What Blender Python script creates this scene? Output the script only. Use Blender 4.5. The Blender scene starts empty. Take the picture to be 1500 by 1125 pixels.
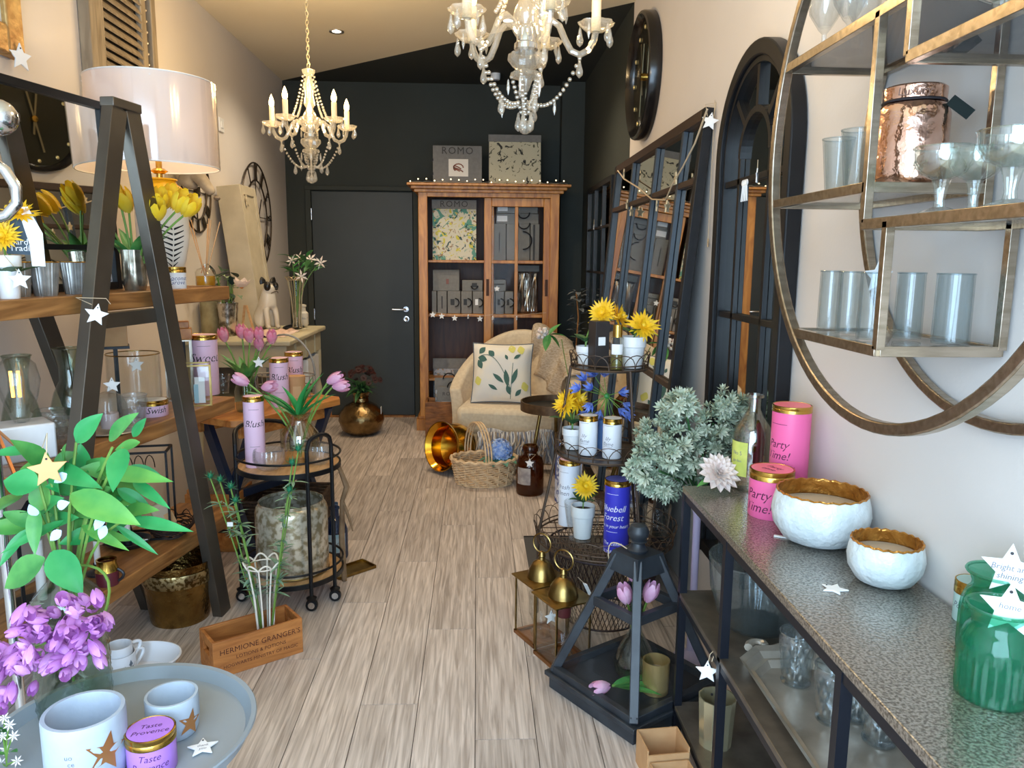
import bpy, math, random
from mathutils import Matrix, Vector
random.seed(7)
PI = math.pi
sin, cos = math.sin, math.cos
# ------------------------------------------------------------------ camera
F, CX, CY, CAMZ = 1130.0, 750.0, 562.5, 1.45
def cam_basis(psi, p, r):
    f = Vector((sin(psi)*cos(p), cos(psi)*cos(p), -sin(p)))
    r0 = Vector((cos(psi), -sin(psi), 0)); u0 = r0.cross(f)
    return cos(r)*r0+sin(r)*u0, -sin(r)*r0+cos(r)*u0, f
RV, UV, FV = cam_basis(math.radians(2.66), math.radians(9.12), 0.009)
scene = bpy.context.scene
col = scene.collection
cd = bpy.data.cameras.new('camera'); cam = bpy.data.objects.new('camera', cd); col.objects.link(cam)
cd.sensor_fit = 'HORIZONTAL'; cd.sensor_width = 36; cd.lens = 36*F/1500.0; cd.clip_start = .02
cam.matrix_world = Matrix(((RV.x, UV.x, -FV.x, 0), (RV.y, UV.y, -FV.y, 0), (RV.z, UV.z, -FV.z, CAMZ), (0, 0, 0, 1)))
scene.camera = cam
# ------------------------------------------------------------------ world, daylight, exposure
w = bpy.data.worlds.new('sky'); scene.world = w; w.use_nodes = True
w.node_tree.nodes['Background'].inputs[0].default_value = (.60, .79, 1, 1)
w.node_tree.nodes['Background'].inputs[1].default_value = 1.8
def light(name, kind, loc, power, color, rot=(0, 0, 0), size=.1, size_y=None, spot=None, blend=.5):
    l = bpy.data.lights.new(name, kind); l.energy = power; l.color = color
    if kind == 'AREA':
        l.size = size
        if size_y: l.shape = 'RECTANGLE'; l.size_y = size_y
    elif kind in ('POINT', 'SPOT'): l.shadow_soft_size = size
    if spot: l.spot_size = spot; l.spot_blend = blend
    o = bpy.data.objects.new(name, l); col.objects.link(o); o.location = loc; o.rotation_euler = rot
    return o
light('shop_window_daylight', 'AREA', (-.38, -.93, 1.5), 122, (.56, .77, 1), (PI/2, 0, 0), 2.3, 2.4)
scene.view_settings.view_transform = 'Standard'; scene.view_settings.look = 'None'
scene.view_settings.exposure = 0.27; scene.view_settings.gamma = 1; scene.view_settings.use_curve_mapping = False
cy = scene.cycles
cy.use_denoising = True; cy.max_bounces = 10; cy.transparent_max_bounces = 24; cy.glossy_bounces = 5
cy.diffuse_bounces = 4; cy.caustics_reflective = False; cy.caustics_refractive = False; cy.sample_clamp_indirect = 4
# ------------------------------------------------------------------ pixel -> place
def ray(px, py): return FV + RV*((px-CX)/F) + UV*((CY-py)/F)
def at(px, py, X=None, Y=None, Z=None):
    d = ray(px, py)
    t = X/d.x if X is not None else Y/d.y if Y is not None else (Z-CAMZ)/d.z
    return Vector((d.x*t, d.y*t, CAMZ+d.z*t))
def on_line(px, py, p0, u):      # vertical plane through p0 along u
    d = ray(px, py); nx, ny = u[1], -u[0]
    t = (p0[0]*nx+p0[1]*ny)/(d.x*nx+d.y*ny)
    return Vector((d.x*t, d.y*t, CAMZ+d.z*t))
def mpp(p): return ((Vector(p)-Vector((0, 0, CAMZ))).dot(FV))/F
def zt(px, py, p): return at(px, py, Y=p[1]).z
def V(px, bot, top, wpx, Z=None, p=None):   # round vessel seen at px: -> base point, radius, height
    def s(y): d = ray(px, y); return abs(d.z)/d.length
    if p is None: p = at(px, bot-wpx/2*s(bot), Z=Z)
    else: p = Vector((p[0], p[1], Z if Z is not None else p[2]))
    r = wpx/2*mpp(p)
    return p, r, zt(px, top+wpx/2*s(top), p)-p.z
def face(p, turn=0): return math.atan2(-p[0], p[1])+math.radians(turn)
# ------------------------------------------------------------------ materials
def lin(c): return tuple((x/255/12.92 if x/255 <= .04045 else ((x/255+.055)/1.055)**2.4) for x in c)+(1,)
MATS = {}
def newmat(name):
    m = bpy.data.materials.new(name); m.use_nodes = True; MATS[name] = m
    return m, m.node_tree.nodes, m.node_tree.links, m.node_tree.nodes['Principled BSDF']
def M(name, rgb, rough=.5, metal=0., rgb2=None, scale=8., stretch=(1, 1, 1), bump=0., bscale=None, emit=None, es=1., spec=.5, detail=4, contrast=(.35, .65), world=False, sheen=0, alpha=1, tl=0):
    if name in MATS: return MATS[name]
    m, N, L, b = newmat(name)
    b.inputs['Base Color'].default_value = lin(rgb); b.inputs['Roughness'].default_value = rough
    b.inputs['Metallic'].default_value = metal; b.inputs['Specular IOR Level'].default_value = spec
    if sheen: b.inputs['Sheen Weight'].default_value = sheen
    if emit: b.inputs['Emission Color'].default_value = lin(emit); b.inputs['Emission Strength'].default_value = es
    if alpha < 1: b.inputs['Alpha'].default_value = alpha
    if rgb2 or bump:
        tc = N.new('ShaderNodeTexCoord'); mp = N.new('ShaderNodeMapping'); mp.inputs['Scale'].default_value = stretch
        if world:
            gp = N.new('ShaderNodeNewGeometry'); L.new(gp.outputs['Position'], mp.inputs['Vector'])
        else: L.new(tc.outputs['Object'], mp.inputs['Vector'])
    if rgb2:
        n = N.new('ShaderNodeTexNoise'); n.inputs['Scale'].default_value = scale; n.inputs['Detail'].default_value = detail
        L.new(mp.outputs[0], n.inputs['Vector'])
        r = N.new('ShaderNodeValToRGB'); r.color_ramp.elements[0].position = contrast[0]; r.color_ramp.elements[1].position = contrast[1]
        r.color_ramp.elements[0].color = lin(rgb); r.color_ramp.elements[1].color = lin(rgb2)
        L.new(n.outputs['Fac'], r.inputs[0]); L.new(r.outputs[0], b.inputs['Base Color'])
    if bump:
        n2 = N.new('ShaderNodeTexNoise'); n2.inputs['Scale'].default_value = bscale or scale*3; n2.inputs['Detail'].default_value = 3
        L.new(mp.outputs[0], n2.inputs['Vector'])
        bm = N.new('ShaderNodeBump'); bm.inputs['Strength'].default_value = bump; bm.inputs['Distance'].default_value = .01
        L.new(n2.outputs['Fac'], bm.inputs['Height']); L.new(bm.outputs[0], b.inputs['Normal'])
    if tl:
        t = N.new('ShaderNodeBsdfTranslucent'); t.inputs[0].default_value = lin(rgb); mx = N.new('ShaderNodeMixShader'); mx.inputs[0].default_value = tl
        L.new(b.outputs[0], mx.inputs[1]); L.new(t.outputs[0], mx.inputs[2]); L.new(mx.outputs[0], N['Material Output'].inputs[0])
    return m
def glass(name, tint=(255, 255, 255), refl=.10, rough=.02, body=0., bodycol=(255, 255, 255), edge=.75):
    """thin clear glass: see-through with fresnel gloss; body adds a milky or coloured share"""
    m, N, L, b = newmat(name); N.remove(b)
    t = N.new('ShaderNodeBsdfTransparent'); t.inputs[0].default_value = tuple(c**.25 for c in lin(tint))      # tint of the whole vessel, met in about four layers
    g = N.new('ShaderNodeBsdfGlossy'); g.inputs['Roughness'].default_value = rough
    lw = N.new('ShaderNodeLayerWeight'); lw.inputs[0].default_value = .35
    pw = N.new('ShaderNodeMath'); pw.operation = 'POWER'; pw.inputs[1].default_value = 2.2; L.new(lw.outputs['Facing'], pw.inputs[0])
    mr = N.new('ShaderNodeMapRange'); mr.inputs[3].default_value = refl; mr.inputs[4].default_value = edge
    L.new(pw.outputs[0], mr.inputs[0])
    mx = N.new('ShaderNodeMixShader'); L.new(mr.outputs[0], mx.inputs[0]); L.new(t.outputs[0], mx.inputs[1]); L.new(g.outputs[0], mx.inputs[2])
    out = mx
    if body:
        d = N.new('ShaderNodeBsdfDiffuse'); d.inputs[0].default_value = lin(bodycol)
        tr = N.new('ShaderNodeBsdfTranslucent'); tr.inputs[0].default_value = lin(bodycol)
        ad = N.new('ShaderNodeMixShader'); ad.inputs[0].default_value = .5; L.new(d.outputs[0], ad.inputs[1]); L.new(tr.outputs[0], ad.inputs[2])
        m2 = N.new('ShaderNodeMixShader'); m2.inputs[0].default_value = body; L.new(mx.outputs[0], m2.inputs[1]); L.new(ad.outputs[0], m2.inputs[2]); out = m2
    L.new(out.outputs[0], N['Material Output'].inputs[0])
    return m
def wood(name, a, b_, scale=3., stretch=(14, 1, 14), rough=.5, bump=.15, world=False, rnd=0., dist=1.2):
    m, N, L, b = newmat(name)
    tc = N.new('ShaderNodeTexCoord'); mp = N.new('ShaderNodeMapping'); mp.inputs['Scale'].default_value = stretch
    if world:
        gp = N.new('ShaderNodeNewGeometry'); src = gp.outputs['Position']
    else: src = tc.outputs['Object']
    oi = N.new('ShaderNodeObjectInfo')
    vm = N.new('ShaderNodeVectorMath'); vm.operation = 'ADD'; L.new(src, vm.inputs[0])
    sc = N.new('ShaderNodeVectorMath'); sc.operation = 'SCALE'; L.new(oi.outputs['Random'], sc.inputs['Scale']); sc.inputs[0].default_value = (7, 13, 5)
    L.new(sc.outputs[0], vm.inputs[1]); L.new(vm.outputs[0], mp.inputs['Vector'])
    n = N.new('ShaderNodeTexNoise'); n.inputs['Scale'].default_value = scale; n.inputs['Detail'].default_value = 7; n.inputs['Distortion'].default_value = dist
    L.new(mp.outputs[0], n.inputs['Vector'])
    r = N.new('ShaderNodeValToRGB'); r.color_ramp.elements[0].position = .33; r.color_ramp.elements[1].position = .68
    r.color_ramp.elements[0].color = lin(a); r.color_ramp.elements[1].color = lin(b_)
    L.new(n.outputs['Fac'], r.inputs[0]); last = r.outputs[0]
    if rnd:
        hv = N.new('ShaderNodeHueSaturation'); mr = N.new('ShaderNodeMapRange'); mr.inputs[3].default_value = 1-rnd; mr.inputs[4].default_value = 1+rnd
        L.new(oi.outputs['Random'], mr.inputs[0]); L.new(mr.outputs[0], hv.inputs['Value']); L.new(last, hv.inputs['Color']); last = hv.outputs[0]
    L.new(last, b.inputs['Base Color']); b.inputs['Roughness'].default_value = rough
    bm = N.new('ShaderNodeBump'); bm.inputs['Strength'].default_value = bump; bm.inputs['Distance'].default_value = .004
    L.new(n.outputs['Fac'], bm.inputs['Height']); L.new(bm.outputs[0], b.inputs['Normal'])
    return m
# ------------------------------------------------------------------ geometry
class G:
    def __init__(s): s.v = []; s.f = []
    def add(s, vs, fs, mtx=None):
        o = len(s.v)
        s.v += [tuple(mtx @ Vector(v)) for v in vs] if mtx else [tuple(v) for v in vs]
        s.f += [tuple(i+o for i in f) for f in fs]; return s
    def box(s, c, d, rot=None):
        x, y, z = d[0]/2, d[1]/2, d[2]/2
        vs = [(-x, -y, -z), (x, -y, -z), (x, y, -z), (-x, y, -z), (-x, -y, z), (x, -y, z), (x, y, z), (-x, y, z)]
        m = Matrix.Translation(Vector(c)) @ (rot.to_4x4() if rot else Matrix())
        return s.add(vs, [(0, 3, 2, 1), (4, 5, 6, 7), (0, 1, 5, 4), (1, 2, 6, 5), (2, 3, 7, 6), (3, 0, 4, 7)], m)
    def bx(s, x0, x1, y0, y1, z0, z1): return s.box(((x0+x1)/2, (y0+y1)/2, (z0+z1)/2), (abs(x1-x0), abs(y1-y0), abs(z1-z0)))
    def lathe(s, prof, n=28, mod=None, mtx=None, a0=0., a1=2*PI, closed=False):
        full = abs(a1-a0-2*PI) < 1e-6; cols = n if full else n+1
        vs, fs = [], []
        for (r, z) in prof:
            for i in range(cols):
                t = a0+(a1-a0)*i/n; q = r*(mod(t, z) if mod else 1)
                vs.append((q*cos(t), q*sin(t), z))
        np_ = len(prof)
        for j in range(np_ if closed else np_-1):
            for i in range(n):
                a, b = j*cols+i, j*cols+(i+1) % cols
                c, d = ((j+1) % np_)*cols+(i+1) % cols, ((j+1) % np_)*cols+i
                fs.append((a, b, c, d))
        return s.add(vs, fs, mtx)
    def cyl(s, c, r, h, n=20, r2=None):
        r2 = r if r2 is None else r2
        return s.lathe([(1e-4, 0), (r, 0), (r2, h), (1e-4, h)], n, mtx=Matrix.Translation(Vector(c)))
    def tube(s, pts, r, n=8, closed=False, cap=True):
        pts = [Vector(p) for p in pts]; k = len(pts); vs, fs = [], []; prev = None
        for i, p in enumerate(pts):
            if closed: d = pts[(i+1) % k]-pts[i-1]
            else: d = pts[min(i+1, k-1)]-pts[max(i-1, 0)]
            if d.length < 1e-9: d = Vector((0, 0, 1))
            d.normalize()
            if prev is None:
                a = Vector((0, 0, 1)) if abs(d.z) < .9 else Vector((1, 0, 0)); nx = d.cross(a).normalized()
            else:
                nx = prev-d*prev.dot(d); nx = nx.normalized() if nx.length > 1e-6 else d.orthogonal().normalized()
            prev = nx; ny = d.cross(nx); rr = r[i] if isinstance(r, (list, tuple)) else r
            for j in range(n): t = 2*PI*j/n; vs.append(p+nx*(rr*cos(t))+ny*(rr*sin(t)))
        for i in range(k if closed else k-1):
            for j in range(n):
                a, b = i*n+j, i*n+(j+1) % n; i2 = (i+1) % k
                fs.append((a, b, i2*n+(j+1) % n, i2*n+j))
        if cap and not closed: fs.append(tuple(range(n-1, -1, -1))); fs.append(tuple((k-1)*n+j for j in range(n)))
        return s.add(vs, fs)
    def bar(s, a, b, wd, th, up=(0, 0, 1)):
        a, b = Vector(a), Vector(b); d = (b-a); ln = d.length; d.normalize(); up = Vector(up)
        x = d.cross(up)
        if x.length < 1e-5: x = d.orthogonal()
        x.normalize(); y = x.cross(d)
        rot = Matrix((x, d, y)).transposed()
        return s.box((a+b)/2, (wd, ln, th), rot)
    def prism(s, poly, y0, y1, mtx=None):       # polygon in XZ, extruded along Y
        n = len(poly); vs = [(x, y0, z) for x, z in poly]+[(x, y1, z) for x, z in poly]
        fs = [tuple(range(n)), tuple(range(2*n-1, n-1, -1))]+[(i, i+n, (i+1) % n+n, (i+1) % n) for i in range(n)]
        return s.add(vs, fs, mtx)
    def ball(s, c, r, n=10, sc=(1, 1, 1)):
        prof = [(max(1e-4, r*sin(PI*k/(n//2+2))), -r*cos(PI*k/(n//2+2))) for k in range(n//2+3)]
        return s.lathe(prof, n, mtx=Matrix.Translation(Vector(c)) @ Matrix.Diagonal((sc[0], sc[1], sc[2], 1)))
    def sheet(s, fn, nu, nv, mtx=None, th=0):
        vs = [fn(i/nu, j/nv) for j in range(nv+1) for i in range(nu+1)]
        fs = [(j*(nu+1)+i, j*(nu+1)+i+1, (j+1)*(nu+1)+i+1, (j+1)*(nu+1)+i) for j in range(nv) for i in range(nu)]
        return s.add(vs, fs, mtx)
    def mesh(s, name, sharp=38, smooth=True):
        me = bpy.data.meshes.new(name); me.from_pydata(s.v, [], s.f); me.update()
        if smooth:
            me.polygons.foreach_set('use_smooth', [True]*len(me.polygons)); me.set_sharp_from_angle(angle=math.radians(sharp))
        return me
def obj(name, g, mat, parent=None, loc=None, rot=None, bevel=0, solid=0, sub=0, smooth=True, label=None, mtx=None):
    me = g if isinstance(g, bpy.types.Mesh) else g.mesh(name, smooth=smooth)
    if mat and not me.materials: me.materials.append(mat)
    o = bpy.data.objects.new(name, me); col.objects.link(o)
    if parent: o.parent = parent
    if loc is not None: o.location = loc
    if rot is not None: o.rotation_euler = rot
    if mtx is not None: o.matrix_local = mtx
    if solid: md = o.modifiers.new('s', 'SOLIDIFY'); md.thickness = solid; md.offset = 0
    if bevel: md = o.modifiers.new('b', 'BEVEL'); md.width = bevel; md.segments = 2; md.limit_method = 'ANGLE'
    if sub: md = o.modifiers.new('u', 'SUBSURF'); md.levels = sub; md.render_levels = sub
    if label: o['label'] = label
    return o
def tag(o, label, cat, group=None):
    o['label'] = label; o['category'] = cat
    if group: o['group'] = group
    return o
def T(name, label, cat, loc=(0, 0, 0), rz=0, group=None, rot=None):
    o = bpy.data.objects.new(name, None); col.objects.link(o); o.empty_display_size = .05
    o.location = loc; o.rotation_euler = rot or (0, 0, rz)
    return tag(o, label, cat, group)
def struct(o): o['kind'] = 'structure'; return o
FONT = {}
def text_g(s, size, shear=0., space=1.):
    key = (s, shear, space)
    if key not in FONT:
        c = bpy.data.curves.new('t', 'FONT'); c.body = s; c.size = 1; c.align_x = 'CENTER'; c.align_y = 'CENTER'; c.shear = shear; c.space_character = space; c.resolution_u = 2
        o = bpy.data.objects.new('t', c); col.objects.link(o); bpy.context.view_layer.update()
        me = bpy.data.meshes.new_from_object(o.evaluated_get(bpy.context.evaluated_depsgraph_get()))
        FONT[key] = ([tuple(v.co) for v in me.vertices], [tuple(p.vertices) for p in me.polygons])
        bpy.data.objects.remove(o); bpy.data.curves.remove(c); bpy.data.meshes.remove(me)
    vs, fs = FONT[key]
    return [(x*size, y*size) for x, y, z in vs], fs
def text_flat(g, s, size, c=(0, 0), shear=0., y=0., tilt=0., space=1.):   # in local XZ plane, read from -Y
    vs, fs = text_g(s, size, shear, space); ct, st = cos(tilt), sin(tilt)
    return g.add([(c[0]+x*ct-z*st, y, c[1]+x*st+z*ct) for x, z in vs], fs)
def text_wrap(g, s, size, r, z, shear=.25, turn=0.):       # round a cylinder, centred on -Y
    vs, fs = text_g(s, size, shear)
    a = math.radians(turn)
    return g.add([(r*sin(x/r+a), -r*cos(x/r+a), z+y) for x, y in vs], fs)
def text_top(g, s, size, z, c=(0, 0), shear=.25):
    vs, fs = text_g(s, size, shear); return g.add([(c[0]+x, c[1]+y, z) for x, y in vs], fs)
def star_poly(r, k=.47, rot=0.):
    return [((r if i % 2 == 0 else r*k)*sin(rot+PI*i/5), (r if i % 2 == 0 else r*k)*cos(rot+PI*i/5)) for i in range(10)]
def leaf_mesh(L, W, curl=.3, fold=.25, n=6, name='leaf', tipw=1.):
    def fn(u, v):
        x = u*L; w_ = W*math.sin(PI*min(1, u**.8*.97+.03))**.9*(v-.5)*2/2*tipw
        z = -curl*L*u*u + abs(w_)*fold
        return (x, w_, z)
    return G().sheet(fn, n, 4).mesh(name)
def frame_at(loc, d, up=(0, 0, 1), s=1.):
    d = Vector(d).normalized(); up = Vector(up)
    y = up.cross(d)
    if y.length < 1e-4: y = d.orthogonal()
    y.normalize(); z = d.cross(y)
    m = Matrix((d, y, z)).transposed().to_4x4()
    return Matrix.Translation(Vector(loc)) @ m @ Matrix.Scale(s, 4)
def arc(c, r, a0, a1, n, plane='xz'):
    out = []
    for i in range(n+1):
        t = a0+(a1-a0)*i/n; x, y = r*cos(t), r*sin(t)
        out.append((c[0]+x, c[1], c[2]+y) if plane == 'xz' else (c[0]+x, c[1]+y, c[2]) if plane == 'xy' else (c[0], c[1]+x, c[2]+y))
    return out
def bez(p0, p1, p2, n=10):
    p0, p1, p2 = Vector(p0), Vector(p1), Vector(p2)
    return [p0*(1-t)**2+p1*2*t*(1-t)+p2*t*t for t in [i/n for i in range(n+1)]]
# ------------------------------------------------------------------ palette
wall_m = M('wall_paint', (222, 215, 209), .85, rgb2=(217, 209, 202), scale=1.5, bump=.04, bscale=90)
dark_m = M('dark_green_paint', (52, 56, 50), .75, rgb2=(47, 51, 45), scale=2, bump=.03, bscale=80)
ceil_m = M('ceiling_paint', (240, 226, 196), .9, rgb2=(236, 220, 188), scale=1)
white = M('white_gloss', (238, 238, 238), .35)
matw = M('white_card', (240, 240, 240), .7)
chrome = M('chrome', (215, 218, 222), .12, 1)
black_m = M('black_metal', (26, 27, 30), .38, .5)
blackp = M('black_paint', (22, 23, 26), .45, rgb2=(30, 32, 36), scale=12, spec=.3)
bronze_m = M('dark_bronze_metal', (104, 97, 88), .38, .7, rgb2=(90, 83, 75), scale=5)
gold = M('gold_tin', (205, 165, 80), .22, 1)
brass = M('hammered_brass', (176, 142, 82), .25, 1, rgb2=(120, 92, 50), scale=9, bump=.5, bscale=60)
oldbrass = M('old_brass', (165, 140, 85), .3, 1, rgb2=(130, 105, 60), scale=14)
copper = M('copper', (205, 140, 95), .28, 1)
silver = M('aged_silver', (212, 204, 190), .32, .6, rgb2=(176, 166, 150), scale=10)
mirror_m = M('mirror', (225, 226, 222), .015, 1)
clear = glass('clear_glass', (240, 244, 242), .03, edge=.6)
pane_g = glass('pane_glass', (244, 246, 245), .003, edge=.4)
cutg = glass('cut_glass', (226, 232, 234), .07, .06, edge=.5, body=.06)
greyg = glass('grey_blue_glass', (204, 218, 222), .05, .04, edge=.5, body=.05, bodycol=(190, 208, 212))
smokeg = glass('smoked_glass', (120, 122, 130), .15, .03)
greeng = glass('green_glass', (178, 198, 178), .07, .03, edge=.65)
cutgrey = glass('cut_grey_glass', (214, 226, 230), .14, .04, edge=.9, body=.06, bodycol=(190, 208, 212))
tealg = glass('teal_glass', (70, 185, 145), .05, .03, edge=.5, body=.14, bodycol=(60, 190, 150))
amberg = glass('amber_glass', (110, 52, 14), .05, .02, edge=.45, body=.25, bodycol=(110, 52, 14))
blueg = glass('blue_glass', (24, 70, 140), .06, .02, edge=.5, body=.25, bodycol=(16, 60, 120))
crystal = glass('crystal', (238, 234, 224), .14, .05, body=.16, bodycol=(250, 244, 230), edge=.75)
leafg = M('leaf_green', (52, 128, 62), .45, rgb2=(92, 160, 80), scale=14)
leafb = M('leaf_bright', (42, 152, 82), .4, rgb2=(78, 180, 104), scale=10, tl=.25)
leafd = M('leaf_dark', (40, 84, 46), .5, rgb2=(66, 112, 60), scale=14)
leafs = M('leaf_silver', (158, 172, 146), .6, rgb2=(214, 218, 198), scale=30)
stemg = M('stem_green', (112, 150, 66), .5)
yellow = M('yellow_petal', (250, 212, 48), .5, rgb2=(248, 196, 30), scale=16, tl=.2)
lilacp = M('lilac_petal', (196, 116, 200), .5, rgb2=(222, 160, 226), scale=30, tl=.2)
pinkp = M('tulip_pink', (224, 158, 196), .5, rgb2=(240, 200, 220), scale=25, tl=.2)
whitep = M('white_petal', (244, 238, 230), .5, rgb2=(236, 214, 206), scale=20, tl=.2)
pinktin = M('pink_tin', (240, 105, 160), .4)
blushtin = M('blush_tin', (236, 200, 226), .4)
whitetin = M('white_tin', (238, 240, 246), .4)
ink = M('ink', (40, 36, 40), .6)
inkg = M('ink_grey', (120, 118, 130), .6)
inkw = M('ink_white', (240, 240, 245), .6)
shelfw = wood('shelf_wood', (120, 76, 38), (176, 124, 70), 2.5, (10, 1.2, 10), .5)
tablew = wood('table_wood', (170, 98, 38), (212, 146, 74), 2.5, (9, 1.5, 9), .42)
cabw = wood('cabinet_wood', (148, 88, 28), (200, 138, 62), 2.2, (9, 9, 1.2), .4, .2)
cratew = wood('crate_wood', (150, 88, 40), (196, 128, 66), 3, (1.5, 9, 9), .55)
palew = wood('pale_oak', (188, 142, 92), (216, 174, 124), 3, (10, 1.5, 10), .5)
kraft = M('kraft_card', (196, 152, 106), .8, rgb2=(188, 142, 96), scale=20)
string_m = M('twine', (200, 180, 150), .8)
greycard = M('grey_book_cloth', (128, 126, 122), .8, rgb2=(120, 118, 114), scale=40)
def lathe_obj(name, prof, mat, parent, n=28, mod=None, loc=None, **k): return obj(name, G().lathe(prof, n, mod), mat, parent, loc, **k)
def shell(prof, t=.003):        # closed thin wall from an outer profile (bottom centre -> rim)
    inner = [(max(1e-4, r-t), z+(t if i == 0 else 0)) for i, (r, z) in enumerate(prof)]
    if prof[0][0] < .001: inner[1] = (inner[1][0], max(inner[1][1], prof[0][1]+t)); inner[0] = (1e-4, prof[0][1]+t)
    return prof+inner[::-1]
def vessel(name, label, cat, p, prof, mat, t=.003, n=32, mod=None, group=None, part='bowl', rz=0):
    o = T(name, label, cat, p, rz, group); obj(part, G().lathe(shell(prof, t), n, mod), mat, o); return o
def star_tag(label, p, size, rot=(0, 0, 0), mat=None, string=None, name='star_tag', group=None, words=None, th=.004, tilt=0.):
    o = T(name, label, 'star tag', p, group=group); o.rotation_euler = rot
    obj('star', G().prism(star_poly(size, rot=tilt), -th/2, th/2), mat or matw, o, bevel=.0012)
    obj('hole', G().lathe([(1e-4, 0), (size*.06, 0), (size*.06, .001), (1e-4, .001)], 8, mtx=Matrix.Translation((size*.62*sin(tilt), -th/2-.0005, size*.62*cos(tilt))) @ Matrix.Rotation(PI/2, 4, 'X')), ink, o)
    if words:
        g = G()
        for i, wd in enumerate(words): text_flat(g, wd, size*.3, (0, size*(.08-.32*i)), .2, -th/2-.0006)
        obj('lettering', g, inkg, o)
    if string: obj('string', G().tube([Vector(q) for q in string], .0012, 5), string_m, o)
    return o
def tin(label, p, r, h, body, lidtop, lines, inkm, turn=0, group=None, lidh=None, topline=None, size=None, name='candle_tin', zc=.62, dz=None):
    o = T(name, label, 'candle tin', p, face(p, turn), group); lidh = lidh or min(.022, h*.2)
    lathe_obj('body', [(1e-4, 0), (r*.98, 0), (r, .002), (r, h-lidh), (1e-4, h-lidh)], body, o, 36)
    ld = lathe_obj('lid', [(r, h-lidh), (r*1.03, h-lidh), (r*1.03, h-lidh*.55), (r*1.015, h-lidh*.5), (r*1.03, h-lidh*.42), (r*1.03, h-.001), (r*.98, h), (r*.95, h-.0015), (1e-4, h-.0015)], gold, o, 36)
    lathe_obj('lid_print', [(1e-4, h-.0008), (r*.94, h-.0008)], lidtop, ld, 36)
    g = G(); sz = size or r*.62
    for i, ln in enumerate(lines): text_wrap(g, ln, sz*(1 if i < 2 else .55), r*1.004, h*zc-(dz or sz*1.0)*i, .3)
    if h > 3*r:
        for z in (h*.82, h*.3): g.lathe([(r*1.004, z), (r*1.004, z+.0012)], 10, a0=-PI/2-.5, a1=-PI/2+.5)
    if g.v: obj('lettering', g, inkm, o)
    if topline:
        g = G()
        for i, ln in enumerate(topline): text_top(g, ln, r*.4, h-.0004, (0, r*(.2-.45*i)))
        obj('lid_lettering', g, inkm, ld)
    return o
# ================================================================== SETTING
XL, XR, YB, YF, ZC = -1.70, .94, 7.15, -1.0, 2.98
YD = 4.88                       # where the dark paint starts on the right wall
floor_m = wood('floor_planks', (164, 150, 140), (222, 208, 198), 2.6, (34, 1.5, 1), .48, .25, world=True, rnd=.13, dist=.7)
fl = struct(obj('floor', G().bx(XL-.1, XR+.1, YF-.1, YB+.1, -.1, -.006), M('floor_gap', (62, 52, 44), .8)))
plank_me = G().box((0, 0, -.003), (.2015, 1.217, .006)).mesh('plank', smooth=False); plank_me.materials.append(floor_m)
nx = 14; pw = (XR-XL)/nx; nplank = 0
for i in range(nx):
    y = YF - [0, .75, .3, 1.0, .5][i % 5]
    while y < YB:
        y0, y1 = max(y, YF), min(y+1.22, YB)
        if y1-y0 > .02:
            o = bpy.data.objects.new('plank', plank_me); col.objects.link(o); o.parent = fl
            o.location = (XL+pw*(i+.5), (y0+y1)/2, 0); o.scale = ((pw-.0025)/.2015, (y1-y0-.0025)/1.217, 1); nplank += 1
        y += 1.22
struct(obj('wall_left', G().bx(XL-.1, XL, YF-.1, YB+.1, -.1, ZC+.1), wall_m))
struct(obj('wall_back', G().bx(XL, XR, YB, YB+.1, -.1, ZC+.1), dark_m))
struct(obj('wall_right', G().bx(XR, XR+.1, YF-.1, YD, -.1, ZC+.1), wall_m))
struct(obj('wall_right_alcove', G().bx(XR, XR+.1, YD, YB+.1, -.1, ZC+.1), dark_m))
struct(obj('wall_corner_boxing', G().bx(.74, XR-.001, 6.98, YB-.001, 0, ZC), dark_m))
def poly_slab(pts, z0, z1):
    n = len(pts); return G().add([(x, y, z0) for x, y in pts]+[(x, y, z1) for x, y in pts], [tuple(range(n-1, -1, -1)), tuple(range(n, 2*n))]+[(i, (i+1) % n, (i+1) % n+n, i+n) for i in range(n)])
struct(obj('ceiling', poly_slab([(XL, YF), (XR, YF), (XR, YD), (XL, YB)], ZC, ZC+.1), ceil_m, smooth=False))
struct(obj('ceiling_dark_corner', poly_slab([(XR, YD), (XR, YB), (XL, YB)], ZC, ZC+.1), M('dark_ceiling', (44, 47, 42), .8), smooth=False))
# shop front behind the camera: wall with a large glazed opening
wf = struct(obj('wall_front', G().bx(XL, XR, YF-.1, YF, -.05, .25).bx(XL, XR, YF-.1, YF, 2.75, ZC).bx(XL, XL+.15, YF-.1, YF, .25, 2.75).bx(XR-.15, XR, YF-.1, YF, .25, 2.75), wall_m))
wn = struct(obj('window_1', G().bx(XL+.15, XL+.21, YF-.07, YF-.01, .25, 2.75).bx(XR-.21, XR-.15, YF-.07, YF-.01, .25, 2.75).bx(-.41, -.35, YF-.07, YF-.01, .25, 2.75).bx(XL+.15, XR-.15, YF-.07, YF-.01, .25, .32).bx(XL+.15, XR-.15, YF-.07, YF-.01, 2.68, 2.75), dark_m))
for x0, x1 in ((XL+.21, -.41), (-.35, XR-.21)): obj('pane', G().bx(x0, x1, YF-.05, YF-.044, .32, 2.68), clear, wn)
struct(obj('baseboard_back', G().bx(XL+.001, -1.5, YB-.02, YB-.001, .001, .11).bx(-.53, .73, YB-.02, YB-.001, .001, .11), dark_m, bevel=.004))
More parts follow.
